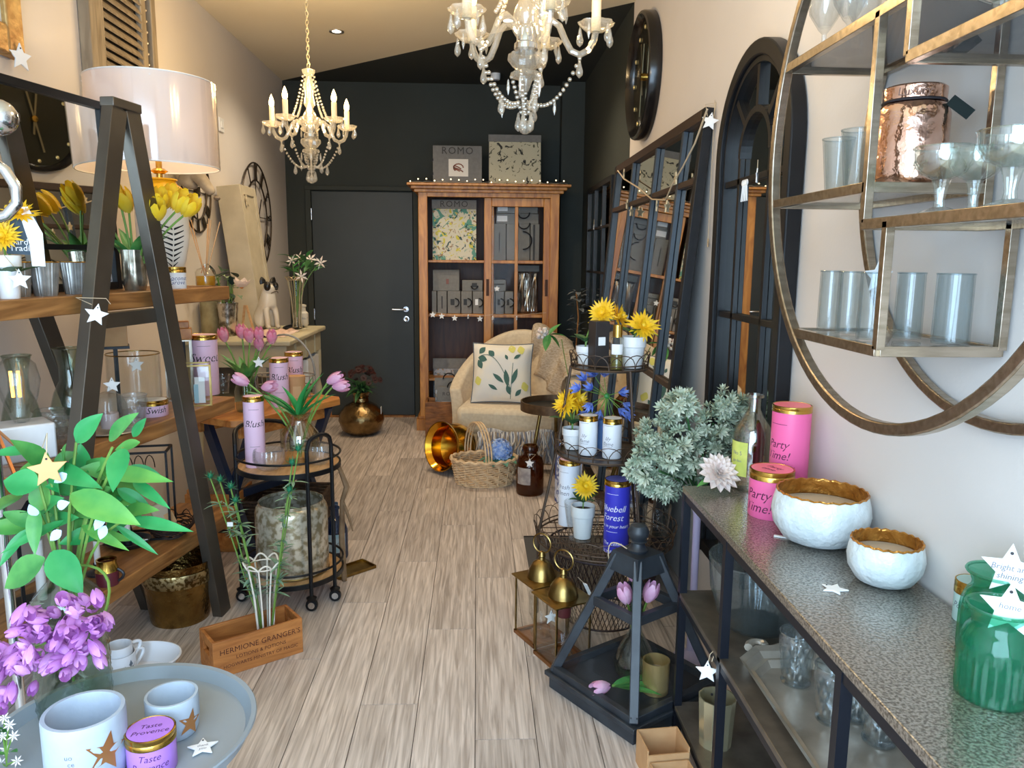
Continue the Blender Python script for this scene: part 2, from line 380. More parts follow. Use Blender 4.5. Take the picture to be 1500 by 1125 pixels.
# door in the back wall
D0, D1 = at(455, 277, Y=YB-.03), at(605, 283, Y=YB-.03)
dx0, dx1, dz = D0.x, D1.x, 2.05
dr = struct(obj('door_1', G().bx(dx0+.005, dx1-.005, YB-.035, YB-.001, .012, dz-.01), M('door_paint', (52, 58, 58), .55, rgb2=(47, 53, 53), scale=3), bevel=.003))
obj('door_frame', G().bx(dx0-.05, dx0, YB-.045, YB-.001, 0, dz+.04).bx(dx1, dx1+.045, YB-.05, YB-.001, 0, dz+.04).bx(dx0-.05, dx1+.045, YB-.05, YB-.001, dz, dz+.04), dark_m, dr, bevel=.004)
for z in (1.84, .95): obj('hinge', G().cyl((dx0+.004, YB-.05, z-.05), .008, .1, 10), chrome, dr)
hz = at(590, 453, Y=YB-.04); hx = dx1-.075
obj('door_handle', G().lathe([(1e-4, 0), (.025, 0), (.025, .012), (1e-4, .012)], 16, mtx=Matrix.Translation((hx, YB-.035, hz.z)) @ Matrix.Rotation(PI/2, 4, 'X')).tube([(hx, YB-.04, hz.z), (hx, YB-.085, hz.z), (hx-.02, YB-.09, hz.z), (hx-.12, YB-.09, hz.z)], .009, 10), chrome, dr)
obj('lock_plate', G().lathe([(1e-4, 0), (.027, 0), (.027, .01), (.012, .012), (1e-4, .006)], 18, mtx=Matrix.Translation((hx, YB-.035, hz.z-.09)) @ Matrix.Rotation(PI/2, 4, 'X')), chrome, dr)
obj('threshold', G().bx(dx0, dx1, YB-.09, YB-.036, .0005, .012), shelfw, dr)
# switches, detector, downlights
def plate(label, p, sy, sz, m=white):
    o = T('light_switch', label, 'light switch', p); obj('plate', G().box((.005, 0, 0), (.01, sy, sz)), m, o, bevel=.002); obj('rocker', G().box((.012, 0, 0), (.006, sy*.4, sz*.45)), m, o, bevel=.001); return o
plate('white light switch high on the cream wall beside the lamp shade', at(323, 183, X=XL+.001), .09, .09)
plate('slim white switch plate by the corner of the dark wall', at(421, 284, X=XL+.001), .07, .09)
q = at(726, 108, Z=ZC-.001)
o = T('smoke_detector', 'small white detector on the dark ceiling corner', 'detector', (q.x, q.y, ZC)); lathe_obj('body', [(1e-4, -.05), (.035, -.05), (.04, -.03), (.04, 0), (1e-4, 0)], white, o); lathe_obj('sensor', [(1e-4, -.058), (.015, -.056), (.016, -.05)], inkg, o)
bulbw = M('downlight_glow', (255, 240, 214), .5, emit=(255, 236, 205), es=9)
def downlight(label, x, y, pw_, grp=None):
    o = T('downlight', label, 'downlight', (x, y, ZC), group=grp)
    lathe_obj('trim_ring', [(.032, -.002), (.05, -.006), (.052, 0), (.03, .0)], M('downlight_trim', (190, 185, 175), .3, .8), o, 24)
    lathe_obj('lamp', [(1e-4, -.003), (.031, -.001)], bulbw, o, 20)
    light('downlight_beam', 'SPOT', (x, y, ZC-.02), pw_, (1, .84, .62), (0, 0, 0), .03, spot=2.3, blend=.8)
q = at(493, 46, Z=ZC)
downlight('small round recessed downlight in the cream ceiling beside the far chandelier', q.x, q.y, 44)
downlight('added recessed ceiling downlight above the round trolley, out of view', -.75, 3.1, 8)  # added lamp, assumed out of view, for warm light by the trolley
downlight('added recessed ceiling downlight brightening the cabinet side of the aisle', .2, 5.3, 50)  # added lamp with no known fitting here, brightens the cabinet end
# ================================================================== CHANDELIERS
waxm = M('candle_sleeve', (246, 236, 205), .5, tl=.3)
flame = M('bulb_glow', (255, 226, 160), .4, emit=(255, 214, 140), es=14)
cream_metal = M('cream_chain', (214, 196, 150), .4, .3)
drop_me = G().lathe([(1e-4, 0), (.003, -.004), (.006, -.02), (.0105, -.036), (.009, -.046), (1e-4, -.055)], 8).mesh('crystal_drop'); drop_me.materials.append(crystal)
drop_small = G().lathe([(1e-4, 0), (.003, -.006), (.0055, -.03), (1e-4, -.046)], 6).mesh('crystal_drop'); drop_small.materials.append(crystal)
bead_me = {}
def strand(a, b, sag, n, parent, r=.0062):
    a, b = Vector(a), Vector(b); g = G()
    for i in range(n+1):
        t = i/n; p = a.lerp(b, t); p.z -= sag*4*t*(1-t); g.ball(p, r, 6)
    return obj('bead_strand', g, crystal, parent)
def chandelier(label, x, y, zb, th0, power):
    o = T('chandelier', label, 'chandelier', (x, y, zb))
    g = G().lathe([(1e-4, .575), (.012, .575), (.034, .565), (.03, .548), (.014, .54), (.016, .52), (.028, .49), (.022, .44), (.03, .40), (.016, .375), (.034, .345), (.038, .325), (.03, .305), (.018, .30)], 20)
    obj('upper_stem', g, crystal, o)
    obj('hub', G().lathe([(.018, .30), (.026, .29), (.028, .255), (.034, .25), (.035, .235), (.03, .228)], 20), chrome, o)
    sc = lambda t, z: 1+.06*cos(10*t)
    obj('lower_bowl', G().lathe([(.03, .228), (.048, .222), (.05, .205), (.035, .185), (.022, .178), (.04, .172), (.043, .16), (.02, .152), (.008, .12), (1e-4, .118)], 40, sc), crystal, o)
    obj('ceiling_rose', G().lathe([(1e-4, ZC-zb-.05), (.03, ZC-zb-.045), (.055, ZC-zb-.01), (.055, ZC-zb-.001), (1e-4, ZC-zb-.001)], 20), cream_metal, o)
    g = G(); z = .575; k = 0
    while z < ZC-zb-.05:
        a = Matrix.Translation((0, 0, z+.012)) @ Matrix.Rotation(PI/2*(k % 2), 4, 'Z')
        g.add(*(lambda gg: (gg.v, gg.f))(G().tube([(.007*cos(t), 0, .013*sin(t)) for t in [2*PI*i/8 for i in range(8)]], .0018, 5, True)), a); z += .021; k += 1
    obj('chain', g, cream_metal, o)
    obj('cable', G().tube([(.008*sin(i*1.7), .008*cos(i*1.7), .575+(ZC-zb-.62)*i/24) for i in range(25)], .0025, 5), cream_metal, o)
    for k in range(5):
        t = math.radians(th0+72*k); e = Vector((cos(t), sin(t), 0))
        pts = [(.022, .27), (.045, .305), (.07, .318), (.095, .30), (.112, .262), (.13, .232), (.155, .222), (.18, .235), (.195, .262), (.2, .288)]
        arm = obj('arm', G().tube([e*r+Vector((0, 0, z)) for r, z in pts], .0095, 8), crystal, o)
        tip = e*.2
        bo = obj('bobeche', G().lathe(shell([(.006, .282), (.03, .288), (.047, .302), (.05, .31)], .003), 32, lambda a, z: 1+.07*cos(8*a)), crystal, o, tip)
        obj('candle', G().lathe([(1e-4, .285), (.0135, .285), (.0135, .385), (1e-4, .387)], 14), waxm, o, tip)
        obj('candle_bulb', G().lathe([(.006, .385), (.0125, .395), (.014, .408), (.009, .428), (1e-4, .448)], 12), flame, o, tip)
        for j in range(5):
            a = t+2*PI*j/5+.4; q = tip+Vector((.046*cos(a), .046*sin(a), .30))
            obj('crystal_drop', drop_me if j % 2 == 0 else drop_small, None, o, q, (0, 0, a))
        obj('crystal_drop', drop_me, None, o, e*.155+Vector((0, 0, .212)))
        t2 = math.radians(th0+72*(k+.5)); e2 = Vector((cos(t2), sin(t2), 0))
        strand(e*.03+Vector((0, 0, .535)), e*.105+Vector((0, 0, .32)), .03, 15, o)
        strand(e*.155+Vector((0, 0, .212)), e*.028+Vector((0, 0, .085)), .045, 14, o)
        obj('crystal_drop', drop_small if k % 2 else drop_me, None, o, e*.085+Vector((0, 0, .1)))
        strand(e2*.04+Vector((0, 0, .16)), e2*.012+Vector((0, 0, .062)), .0, 7, o)
        obj('crystal_drop', drop_small, None, o, e2*.05+Vector((0, 0, .155)))
        obj('crystal_drop', drop_me, None, o, e2*.02+Vector((0, 0, .062)))
    obj('crystal_ball', G().ball((0, 0, .02), .02, 12), crystal, o)
    strand((0, 0, .115), (0, 0, .042), 0, 5, o)
    for k in range(5): t = math.radians(th0+72*k); light('candle_bulb_light', 'POINT', (x+.2*cos(t), y+.2*sin(t), zb+.47), power/5, (1, .71, .36), size=.02)
    return o
c1 = at(457, 269, Y=4.2); chandelier('crystal chandelier with lit candle bulbs hanging before the dark back wall', c1.x, 4.2, c1.z, 30, 22)
c2 = at(769, 197, Y=2.34); chandelier('crystal chandelier hanging over the aisle between the ring shelf and the lamp', c2.x, 2.34, c2.z, 285, 9)
# ================================================================== DISPLAY CABINET
Yc = 6.52
def R(x0, y0, x1, y1, Y):
    xm, ym = (x0+x1)/2, (y0+y1)/2
    return at(x0, ym, Y=Y).x, at(x1, ym, Y=Y).x, at(xm, y1, Y=Y).z, at(xm, y0, Y=Y).z
ca, cb = at(614, 450, Y=Yc).x, at(817, 450, Y=Yc).x
ctop = at(715, 270, Y=Yc).z
cab = T('display_cabinet', 'tall honey brown wooden display cabinet with sliding glazed doors', 'cabinet', ((ca+cb)/2, Yc, 0))
W = cb-ca; hw = W/2; dp = .56
zs1, zs2, zs3 = [at(660, y, Y=Yc).z for y in (381, 461, 556)]
def cpart(name, g, m=cabw, par=None, bv=.004): return obj(name, g, m, par or cab, bevel=bv)
for s in (-1, 1):
    cpart('side_panel', G().bx(s*hw-.02 if s > 0 else -hw, hw if s > 0 else -hw+.02, .02, dp, 0, ctop-.05))
    cpart('front_stile', G().bx(s*hw-(.075 if s > 0 else 0), s*hw+(.075 if s < 0 else 0), 0, .03, .1, ctop-.05))
cpart('back_panel', G().bx(-hw+.02, hw-.02, dp-.02, dp, .1, ctop-.05), wood('cabinet_back', (70, 34, 14), (104, 58, 26), 2, (9, 9, 1), .5))
cpart('plinth', G().bx(-hw-.03, hw+.03, -.025, dp, .0, .1).bx(-hw-.015, hw+.015, -.012, dp, .1, .125))
cpart('top_rail', G().bx(-hw+.07, hw-.07, .002, .028, ctop-.105, ctop-.05))
cpart('bottom_rail', G().bx(-hw+.07, hw-.07, .002, .028, .1, .2))
cpart('cornice', G().bx(-hw-.03, hw+.03, -.03, dp, ctop-.07, ctop-.045).bx(-hw-.055, hw+.055, -.055, dp, ctop-.045, ctop-.02).bx(-hw-.085, hw+.085, -.085, dp, ctop-.02, ctop))
for z in (zs1, zs2, zs3): cpart('shelf', G().bx(-hw+.02, hw-.02, .07, dp-.02, z-.022, z))
cpart('cabinet_floor', G().bx(-hw+.02, hw-.02, .03, dp-.02, .1, .125))
def cx(px, py=400): return at(px, py, Y=Yc+.04).x-(ca+cb)/2
dl, drr = cx(709), cx(806)
dz0, dz1 = .2, ctop-.105
dm = cx(756)
for k, yy in enumerate((.034, .058)):
    a, b = (dl, drr) if k == 0 else (dl+.02, drr+.03)
    fr = cpart('sliding_door', G().bx(a, a+.062, yy, yy+.02, dz0, dz1).bx(b-.062, b, yy, yy+.02, dz0, dz1).bx(a+.062, b-.062, yy, yy+.02, dz1-.07, dz1).bx(a+.062, b-.062, yy, yy+.02, dz0, dz0+.09))
    if k == 0:
        obj('muntin', G().bx(dm-.014, dm+.014, yy+.002, yy+.018, dz0+.09, dz1-.07), cabw, fr, bevel=.003)
        for z in (zs1-.012, zs2-.012, .62): obj('muntin', G().bx(a+.062, b-.062, yy+.003, yy+.017, z-.013, z+.013), cabw, fr, bevel=.003)
        zz = [dz0+.09, .62, zs2-.012, zs1-.012, dz1-.07]
        for i in range(4):
            for xa, xb in ((a+.062, dm-.014), (dm+.014, b-.062)): obj('pane', G().bx(xa, xb, yy+.009, yy+.012, zz[i]+.013, zz[i+1]-.013), pane_g, fr)
        for xh in (a+.031, b-.031): obj('handle_slot', G().bx(xh-.012, xh+.012, yy-.001, yy+.004, 1.15, 1.29), M('dark_slot', (60, 30, 10), .7), fr)
CXM = (ca+cb)/2
# ---- sample books in and on the cabinet
def floral(name, base, cols, scale=9, th=.56):
    m, N, L, b = newmat(name); tc = N.new('ShaderNodeTexCoord'); last = None; b.inputs['Roughness'].default_value = .8
    for i, c in enumerate(cols):
        n = N.new('ShaderNodeTexNoise'); n.inputs['Scale'].default_value = scale*(1+.45*i); n.inputs['Detail'].default_value = 2.5; n.inputs['Distortion'].default_value = 1.5
        mp = N.new('ShaderNodeMapping'); mp.inputs['Location'].default_value = (i*5.3, i*2.1, i*3.7); L.new(tc.outputs['Object'], mp.inputs[0]); L.new(mp.outputs[0], n.inputs['Vector'])
        r = N.new('ShaderNodeValToRGB'); r.color_ramp.elements[0].position = th+.02*i; r.color_ramp.elements[1].position = th+.03+.02*i
        L.new(n.outputs['Fac'], r.inputs[0])
        mx = N.new('ShaderNodeMixRGB'); L.new(r.outputs[0], mx.inputs[0]); mx.inputs[2].default_value = lin(c)
        if last: L.new(last, mx.inputs[1])
        else: mx.inputs[1].default_value = lin(base)
        last = mx.outputs[0]
    L.new(last, b.inputs['Base Color']); return m
flor1 = floral('floral_teal', (205, 200, 180), [(90, 145, 130), (35, 75, 80), (200, 190, 80), (150, 120, 90)])
flor2 = floral('brush_stroke', (196, 188, 160), [(50, 50, 46), (90, 88, 70)], 14, .6)
flor3 = floral('grey_leaf', (175, 176, 180), [(120, 125, 130), (90, 110, 105), (170, 140, 110)], 12)
def sample_book(label, px0, py0, px1, py1, Y, d=.06, m=None, print_m=None, band=0, title=None, handle=None, labelc=None, spine=0, lean=0., z=None, grp=None, name='sample_book', pic=None, rib=0):
    x0, x1, z0, z1 = R(px0, py0, px1, py1, Y)
    if z is not None: z1 += z-z0; z0 = z
    w_, h_ = x1-x0, z1-z0
    o = T(name, label, 'sample book', ((x0+x1)/2, Y, z0), group=grp); o.rotation_euler = (-lean, 0, 0)
    obj('cover', G().bx(-w_/2, w_/2, 0, d, 0, h_), m or greycard, o, bevel=.004)
    if print_m: obj('printed_cloth', G().bx(-w_/2+.004, w_/2+.004, -.006, 0, -.0 if band else .004, h_*(1-band)), print_m, o, bevel=.002)
    if band: obj('header_band', G().bx(-w_/2-.003, w_/2+.006, -.009, .0, h_*(1-band), h_), greycard, o, bevel=.002)
    if title:
        g = G(); text_flat(g, title, w_*.2, (0, h_*(1-band/2) if band else h_*.86), 0, -.0105, space=1.15); obj('lettering', g, M('title_ink', (66, 64, 60), .7), o)
    if labelc: obj('paper_label', G().bx(-w_*labelc[2]/2+labelc[0]*w_, w_*labelc[2]/2+labelc[0]*w_, -.003, -.0005, h_*(labelc[1]-labelc[3]/2), h_*(labelc[1]+labelc[3]/2)), labelc[4], o)
    if handle:
        hx_, hz_, hr, vert = handle
        pts = arc((hx_*w_, -.012, hz_*h_), hr, -PI/2, PI/2, 10) if vert else arc((hx_*w_, -.012, hz_*h_), hr, PI, 2*PI, 10) if vert is not None else arc((hx_*w_, -.012, hz_*h_), hr, 0, PI, 10)
        obj('handle', G().tube(pts, .006, 6), blackp, o)
    if pic:
        obj('cover_picture', G().bx(-w_*.18, w_*.22, -.002, 0, h_*.22, h_*.66), M('pic_white', (232, 226, 214), .7), o)
        g = G()
        for k in range(3): g.tube([(w_*(.02+.10*cos(t+k)), -.0035, h_*(.44+.10*sin(t)*(1-.2*k)-.03*k)) for t in [i*.5 for i in range(9)]], .005, 5)
        obj('picture_motif', g, M('pic_brown', (140, 84, 64), .7), o)
    if rib:
        for k in range(rib): obj('binding_post', G().bx(-w_/2-.006, -w_/2+.004, -.004, .01, h_*(.25+.35*k), h_*(.25+.35*k)+.02), blackp, o)
    return o
tm = M('label_ink_box', (40, 40, 40), .6)
sample_book('thick grey sample book titled ROMO with a small picture, on top of the cabinet', 634, 204, 706, 262, Yc+.1, .1, title='ROMO', pic=1, rib=2, z=ctop)
b_ = sample_book('hanging fabric book with black brush strokes, leaning on top of the cabinet', 716, 188, 792, 264, Yc+.1, .03, m=greycard, print_m=flor2, band=.14, labelc=(.08, .16, .42, .11, matw), lean=.12, z=ctop+.003)
sample_book('fabric pattern book with teal flowers under a ROMO header, upper cabinet shelf', 633, 291, 697, 380, Yc+.12, .04, print_m=flor1, band=.15, title='ROMO', lean=.08, z=zs1)
# right bay, upper shelf: two flat books on top of upright ones
za = sample_book('wide upright grey sample book with black ring lettering behind the glazed door', 742, 327, 776, 381, Yc+.16, .2, z=zs1, handle=(.2, .55, .075, True), title=None)
sample_book('slim grey sample book with a dark vertical title line behind the glazed door', 722, 327, 741, 381, Yc+.16, .2, z=zs1, labelc=(0, .5, .07, .5, tm))
sample_book('upright grey sample book with black spine stripe beside the door stile', 777, 327, 790, 381, Yc+.16, .2, z=zs1, labelc=(-.1, .5, .22, .96, tm))
h0 = R(722, 327, 741, 381, Yc+.16); zt1 = zs1+(h0[3]-h0[2])
sample_book('grey sample book lying flat with white label, directly on the upright books', 727, 312, 789, 327, Yc+.16, .2, z=zt1, labelc=(-.36, .5, .24, .55, matw), handle=(.15, .1, .05, False))
h1 = R(727, 312, 789, 327, Yc+.16)
sample_book('grey sample book lying flat, topmost of the pile behind the glazed door', 728, 297, 788, 311, Yc+.16, .2, z=zt1+(h1[3]-h1[2])+.002, labelc=(-.36, .5, .24, .55, matw), handle=(.15, .1, .05, False))
# middle shelf row of boxes with handles
xs = [632, 640, 655, 675, 692, 708, 725, 739, 752]
nm = ['narrow grey sample book at the open end of the middle shelf row', 'grey sample book with a leaf drawn on its spine', 'grey handled sample book with black label, next to the leaf spine', 'grey handled sample book in the middle of the shelf row', 'grey handled sample book with pale label beside the door stile', 'grey sample book half hidden by the cabinet door stile', 'grey handled sample book with loop handle behind door glass', 'grey handled sample book with black label behind the door muntin']
for i, l in enumerate(nm):
    vert = i in (2, 3, 4, 6, 7)
    sample_book(l, xs[i]+.6, 428, xs[i+1]-.6, 461, Yc+.13, .22, z=zs2, handle=(.08, .5, .035, True) if vert else None, labelc=(-.12, .52, .3, .26, matw if i == 4 else tm) if vert else ((0, .5, .12, .55, tm) if i == 1 else None))
h2 = R(640, 428, 655, 461, Yc+.13); zt2 = zs2+(h2[3]-h2[2])+.001
sample_book('large plain grey box file with faint red print, standing on the book row', 634, 396, 673, 427, Yc+.14, .2, z=zt2, labelc=(.05, .45, .1, .24, M('faint_red', (130, 90, 86), .8)))
sample_book('small grey sample case with curved handle lying on the book row', 677, 412, 707, 428, Yc+.14, .2, z=zt2, handle=(.1, .5, .028, False), labelc=(.1, .55, .25, .4, tm))
sample_book('grey lidded sample case behind door glass with a star before it', 719, 411, 741, 428, Yc+.14, .2, z=zt2, labelc=(0, .6, .8, .08, tm))
# shiny swatch
x0, x1, z0, z1 = R(757, 398, 788, 459, Yc+.16)
def drape(u, v):
    x = x0+(x1-x0)*u; return (x-(x0+x1)/2, .012*sin(u*9+v*5)+.008*sin(u*21-v*3), (z1-zs2)*v)
o = T('fabric_swatch', 'shiny silver and bronze fabric swatch hanging in the glazed cabinet bay', 'fabric', ((x0+x1)/2, Yc+.2, zs2+.002)); obj('cloth', G().sheet(drape, 24, 16), M('satin', (190, 186, 180), .18, .85, rgb2=(110, 88, 66), scale=9), o, solid=.003)
obj('header_card', G().bx(-(x1-x0)/2-.01, (x1-x0)/2+.01, -.012, .012, (z1-zs2), (z1-zs2)+.05), greycard, o)
# lower bay
sample_book('tall grey pattern book with faded leaves in the lower cabinet bay', 634, 470, 682, 545, Yc+.22, .05, print_m=flor3, band=.2, lean=.1, z=.14, title=None)
bx_ = R(632, 566, 664, 620, Yc+.06)
cube = T('wooden_box', 'rough burl wood box at the cabinet foot holding pattern books', 'box', ((bx_[0]+bx_[1])/2, Yc-.30, 0))
burl = M('burl_wood', (150, 96, 46), .6, rgb2=(96, 56, 22), scale=9, stretch=(1, 1, 3), bump=.5, bscale=14)
bw = .125
obj('front_board', G().bx(-bw, bw, 0, .018, 0, .3), burl, cube, bevel=.004); obj('back_board', G().bx(-bw, bw, .202, .22, 0, .3), burl, cube, bevel=.004)
for s in (-1, 1): obj('side_board', G().bx(s*bw-(.018 if s > 0 else 0), s*bw+(.018 if s < 0 else 0), .018, .202, 0, .3), burl, cube, bevel=.004)
obj('box_floor', G().bx(-bw+.018, bw-.018, .018, .202, .0, .02), burl, cube)
sample_book('grey and white floral sample book with black handle, back one in the burl box', 637, 522, 672, 600, Yc-.14, .03, print_m=flor3, band=.22, handle=(.1, .98, .05, None), lean=.05, z=.022)
sample_book('grey sample book titled ROMO with black handle, front one in the burl box', 641, 537, 680, 605, Yc-.22, .03, print_m=floral('white_petal_print', (205, 205, 208), [(165, 168, 172), (190, 178, 170)], 14), band=.3, title='ROMO', handle=(.1, .99, .05, None), lean=.04, z=.022)
# fairy lights on the cornice
g = G(); gb = G(); pts = []
for i in range(40):
    t = i/39; x = ca-.06+(W+.12)*t; pts.append((x, Yc-.04+.02*sin(i*1.3), ctop+.006+.008*abs(sin(i*2.1))))
    if i % 2 == 0: gb.ball((x, Yc-.045+.02*sin(i*1.3+1), ctop+.014+.02*abs(sin(i*1.1))), .006, 6)
o = T('fairy_lights', 'string of tiny lit fairy lights along the cabinet cornice', 'string lights', (0, 0, 0)); obj('wire', g.tube(pts, .0018, 5), silver, o); obj('tiny_lamps', gb, M('fairy_glow', (255, 240, 200), .5, emit=(255, 232, 180), es=2.5), o)['kind'] = 'stuff'
# star garland under the middle shelf
o = T('star_garland', 'garland of small white wooden stars strung under the middle cabinet shelf', 'garland', (0, 0, 0))
pts = []
for px, py in ((632, 461), (647, 463), (666, 466), (686, 464), (703, 467), (722, 465), (757, 466), (800, 462)): pts.append(at(px, py-4, Y=Yc-.004 if px < 708 else Yc+.028))
obj('string', G().tube(pts, .0015, 5), string_m, o)
for k, (px, py) in enumerate(((634, 461), (647, 463), (666, 466), (686, 464), (703, 467), (722, 466), (757, 466))):
    p = at(px, py, Y=Yc-.006 if px < 708 else Yc+.026); obj('star', G().prism(star_poly(.028 if k not in (3, 5, 6) else .02), -.003, .003), matw, o, p, (0, 0, (0, .1, -.2, 1.2, .3, .9, 1.25)[k]))
star_tag('white star hanging on the glazed sliding door of the cabinet', at(728, 423, Y=Yc+.024), .028)
# ================================================================== ARMCHAIR AND AROUND
cream = M('cream_linen', (222, 204, 174), .9, rgb2=(210, 190, 160), scale=40, bump=.08, bscale=250, sheen=.2)
chair = T('armchair', 'cream upholstered tub armchair in front of the cabinet', 'armchair', (.29, 5.78, 0), rz=math.radians(-12))
def chair_back(u, v):     # wrap-around back + arms
    a = PI*(-.06+1.12*u); hgt = .36+.42*(math.sin(PI*min(1, max(0, u)))**1.5)
    rx, ry = .49-.03*v, .42
    fl_ = .05*v*v
    return ((rx+fl_)*cos(a), .02+(ry+fl_)*sin(a), .12+hgt*v+(.0 if v < 1 else .0))
gb = G()
def cb_out(u, v): return chair_back(u, v)
def cb_in(u, v):
    p = Vector(chair_back(u, v)); c = Vector((0, .02, p.z)); d = (c-p); d.z = 0; return tuple(p+d.normalized()*(.11-.02*v))
nu, nv = 28, 8
gb.sheet(cb_out, nu, nv)
k0 = len(gb.v); vs = [cb_in(i/nu, j/nv) for j in range(nv+1) for i in range(nu+1)]
gb.add(vs, [(j*(nu+1)+i, (j+1)*(nu+1)+i, (j+1)*(nu+1)+i+1, j*(nu+1)+i+1) for j in range(nv) for i in range(nu)])
for i in range(nu): gb.f.append((nv*(nu+1)+i, nv*(nu+1)+i+1, k0+nv*(nu+1)+i+1, k0+nv*(nu+1)+i)); gb.f.append((i+1, i, k0+i, k0+i+1))
for i in (0, nu):
    for j in range(nv): q = (j*(nu+1)+i, (j+1)*(nu+1)+i, k0+(j+1)*(nu+1)+i, k0+j*(nu+1)+i); gb.f.append(q if i == 0 else q[::-1])
obj('backrest', gb, cream, chair, bevel=.02, sub=1)
def seat_fn(u, v): return None
gs = G()
poly = [(-.37, -.38), (.37, -.38), (.38, .1), (.29, .28), (0, .34), (-.29, .28), (-.38, .1)]
n = len(poly); gs.add([(x, y, .2) for x, y in poly]+[(x, y, .40) for x, y in poly], [tuple(range(n-1, -1, -1)), tuple(range(n, 2*n))]+[(i, (i+1) % n, (i+1) % n+n, i+n) for i in range(n)])
obj('seat_cushion', gs, cream, chair, bevel=.045)
obj('seat_base', G().bx(-.36, .36, -.36, .25, .1, .22), cream, chair, bevel=.03)
for x, y in ((-.33, -.32), (.33, -.32), (-.28, .28), (.28, .28)): obj('leg', G().cyl((x, y, 0), .016, .12, 10, .024), shelfw, chair)
# cushion
cu = at(737, 592, Y=5.42)
pm = M('cushion_cloth', (224, 220, 212), .9, rgb2=(236, 226, 206), scale=5, contrast=(.4, .6), sheen=.2)
cush = T('cushion', 'square off-white cushion printed with green leaves and yellow spots on the armchair', 'cushion', (.18, 5.60, .405), rz=math.radians(-8), rot=(math.radians(-16), 0, math.radians(-8)))
hs = .225
def pil(u, v, s=1, off=0):
    a, b = 2*u-1, 2*v-1; k = 1-.10*(1-abs(a*b))*1.0*((a*a+b*b)/2)
    t = .075*max(0, (1-a**4)*(1-b**4))**.7
    e = 1-.06*(1-b*b)*abs(a)**3; e2 = 1-.06*(1-a*a)*abs(b)**3
    return (hs*a*e, s*-(t+off), hs+hs*b*e2)
g = G().sheet(lambda u, v: pil(u, v), 16, 16); g.sheet(lambda u, v: pil(1-u, v, -1), 16, 16); obj('cover', g, pm, cush)
edge = [pil(i/16, 0) for i in range(17)]+[pil(1, i/16) for i in range(1, 17)]+[pil(1-i/16, 1) for i in range(1, 17)]+[pil(0, 1-i/16) for i in range(1, 16)]
obj('piping', G().tube(edge, .005, 6, True), M('grey_piping', (92, 98, 104), .8), cush)
lg = M('cushion_leaf', (70, 104, 96), .9); yg_ = M('cushion_yellow', (214, 206, 110), .9)
def lf(g, c, L, Wd, ang):
    def fn(u, v):
        x = L*u; y = Wd*math.sin(PI*u)*(v-.5); return pil(c[0]+x*cos(ang)-y*sin(ang), c[1]+x*sin(ang)+y*cos(ang), 1, .0025)
    g.sheet(fn, 6, 2)
g = G()
for c, L, Wd, a in (((.12, .80), .16, .1, .9), ((.1, .74), .17, .11, -.3), ((.1, .7), .17, .1, -1.1), ((.28, .86), .14, .1, -.8), ((.55, .32), .24, .07, 2.45), ((.62, .25), .3, .09, 1.75), ((.68, .3), .28, .08, 1.25), ((.66, .12), .18, .08, 1.9), ((.74, .1), .16, .07, .9), ((.7, .72), .14, .06, .6), ((.6, .7), .1, .05, 2.), ((.45, .2), .18, .06, 2.6)): lf(g, c, L, Wd, a)
obj('printed_leaves', g, lg, cush)
g = G(); g.tube([pil(.12+.55*t, .75-.0*t+.1*sin(3*t)-.55*t*t, 1, .003) for t in [i/12 for i in range(13)]], .002, 5); g.tube([pil(.66+.03*t, .05+.6*t, 1, .003) for t in [i/10 for i in range(11)]], .002, 5); obj('printed_stems', g, lg, cush)
for c in ((.05, .33), (.75, .86), (.60, .88), (.84, .25)): g = G(); lf(g, c, .13, .16, .3); obj('printed_spot', g, yg_, cush)
# knitted throw over the chair's right shoulder
knit = M('knit_throw', (214, 198, 176), .95, rgb2=(184, 162, 134), scale=50, stretch=(1, 1, 2.5), bump=.8, bscale=70)
def thr(u, v):
    uc = .10+.34*u; a = PI*(-.06+1.12*uc); top = .12+.36+.42*math.sin(PI*uc)**1.5
    fold = .022*sin(u*20+v*13)+.014*sin(u*9-v*6)
    if v < .45: t = v/.45; k = -.145+.02*t; zz = top+.03-(1-t)*.36
    elif v < .62: t = (v-.45)/.17; k = -.125+.17*t; zz = top+.035+.02*sin(PI*t)
    else: t = (v-.62)/.38; k = .045; zz = top+.03-.3*t
    k += fold; zz += .012*sin(u*17+v*9)
    return ((.51+k)*cos(a), .02+(.47+k)*sin(a), zz)
tw = T('knit_throw', 'beige knitted throw draped over the armchair back', 'throw', (.29, 5.78, 0), rz=math.radians(-12)); obj('knitted_cloth', G().sheet(thr, 36, 24), knit, tw, solid=.014)
# round side table
tb = T('side_table', 'round dark metal tray side table with splayed brass legs beside the armchair', 'side table', (.51, 4.92, 0))
traym = M('dark_zinc', (86, 92, 94), .4, .8, rgb2=(66, 70, 70), scale=9); rimw = M('rusty_rim', (112, 88, 62), .5, .6, rgb2=(82, 60, 42), scale=16)
lathe_obj('tray_top', [(1e-4, .50), (.213, .50), (.213, .512), (1e-4, .512)], traym, tb, 40)
lathe_obj('rim', [(.213, .49), (.225, .49), (.225, .55), (.216, .55), (.213, .512)], rimw, tb, 40)
for a in (200, 320, 80):
    a = math.radians(a); obj('leg', G().tube([(.1*cos(a), .1*sin(a), .5), (.19*cos(a), .19*sin(a), 0)], .012, 10), oldbrass, tb)
p = Vector((.64, 4.96, .513))
o = T('bud_vase', 'dark brown glass bud vase with gold collar and white flower on side table', 'vase', p); lathe_obj('bottle', [(1e-4, 0), (.045, 0), (.047, .06), (.03, .085), (.014, .09)], amberg, o); lathe_obj('collar', [(.03, .085), (.034, .092), (.016, .105), (.014, .12)], gold, o)
tip = at(800, 488, Y=4.9)-p
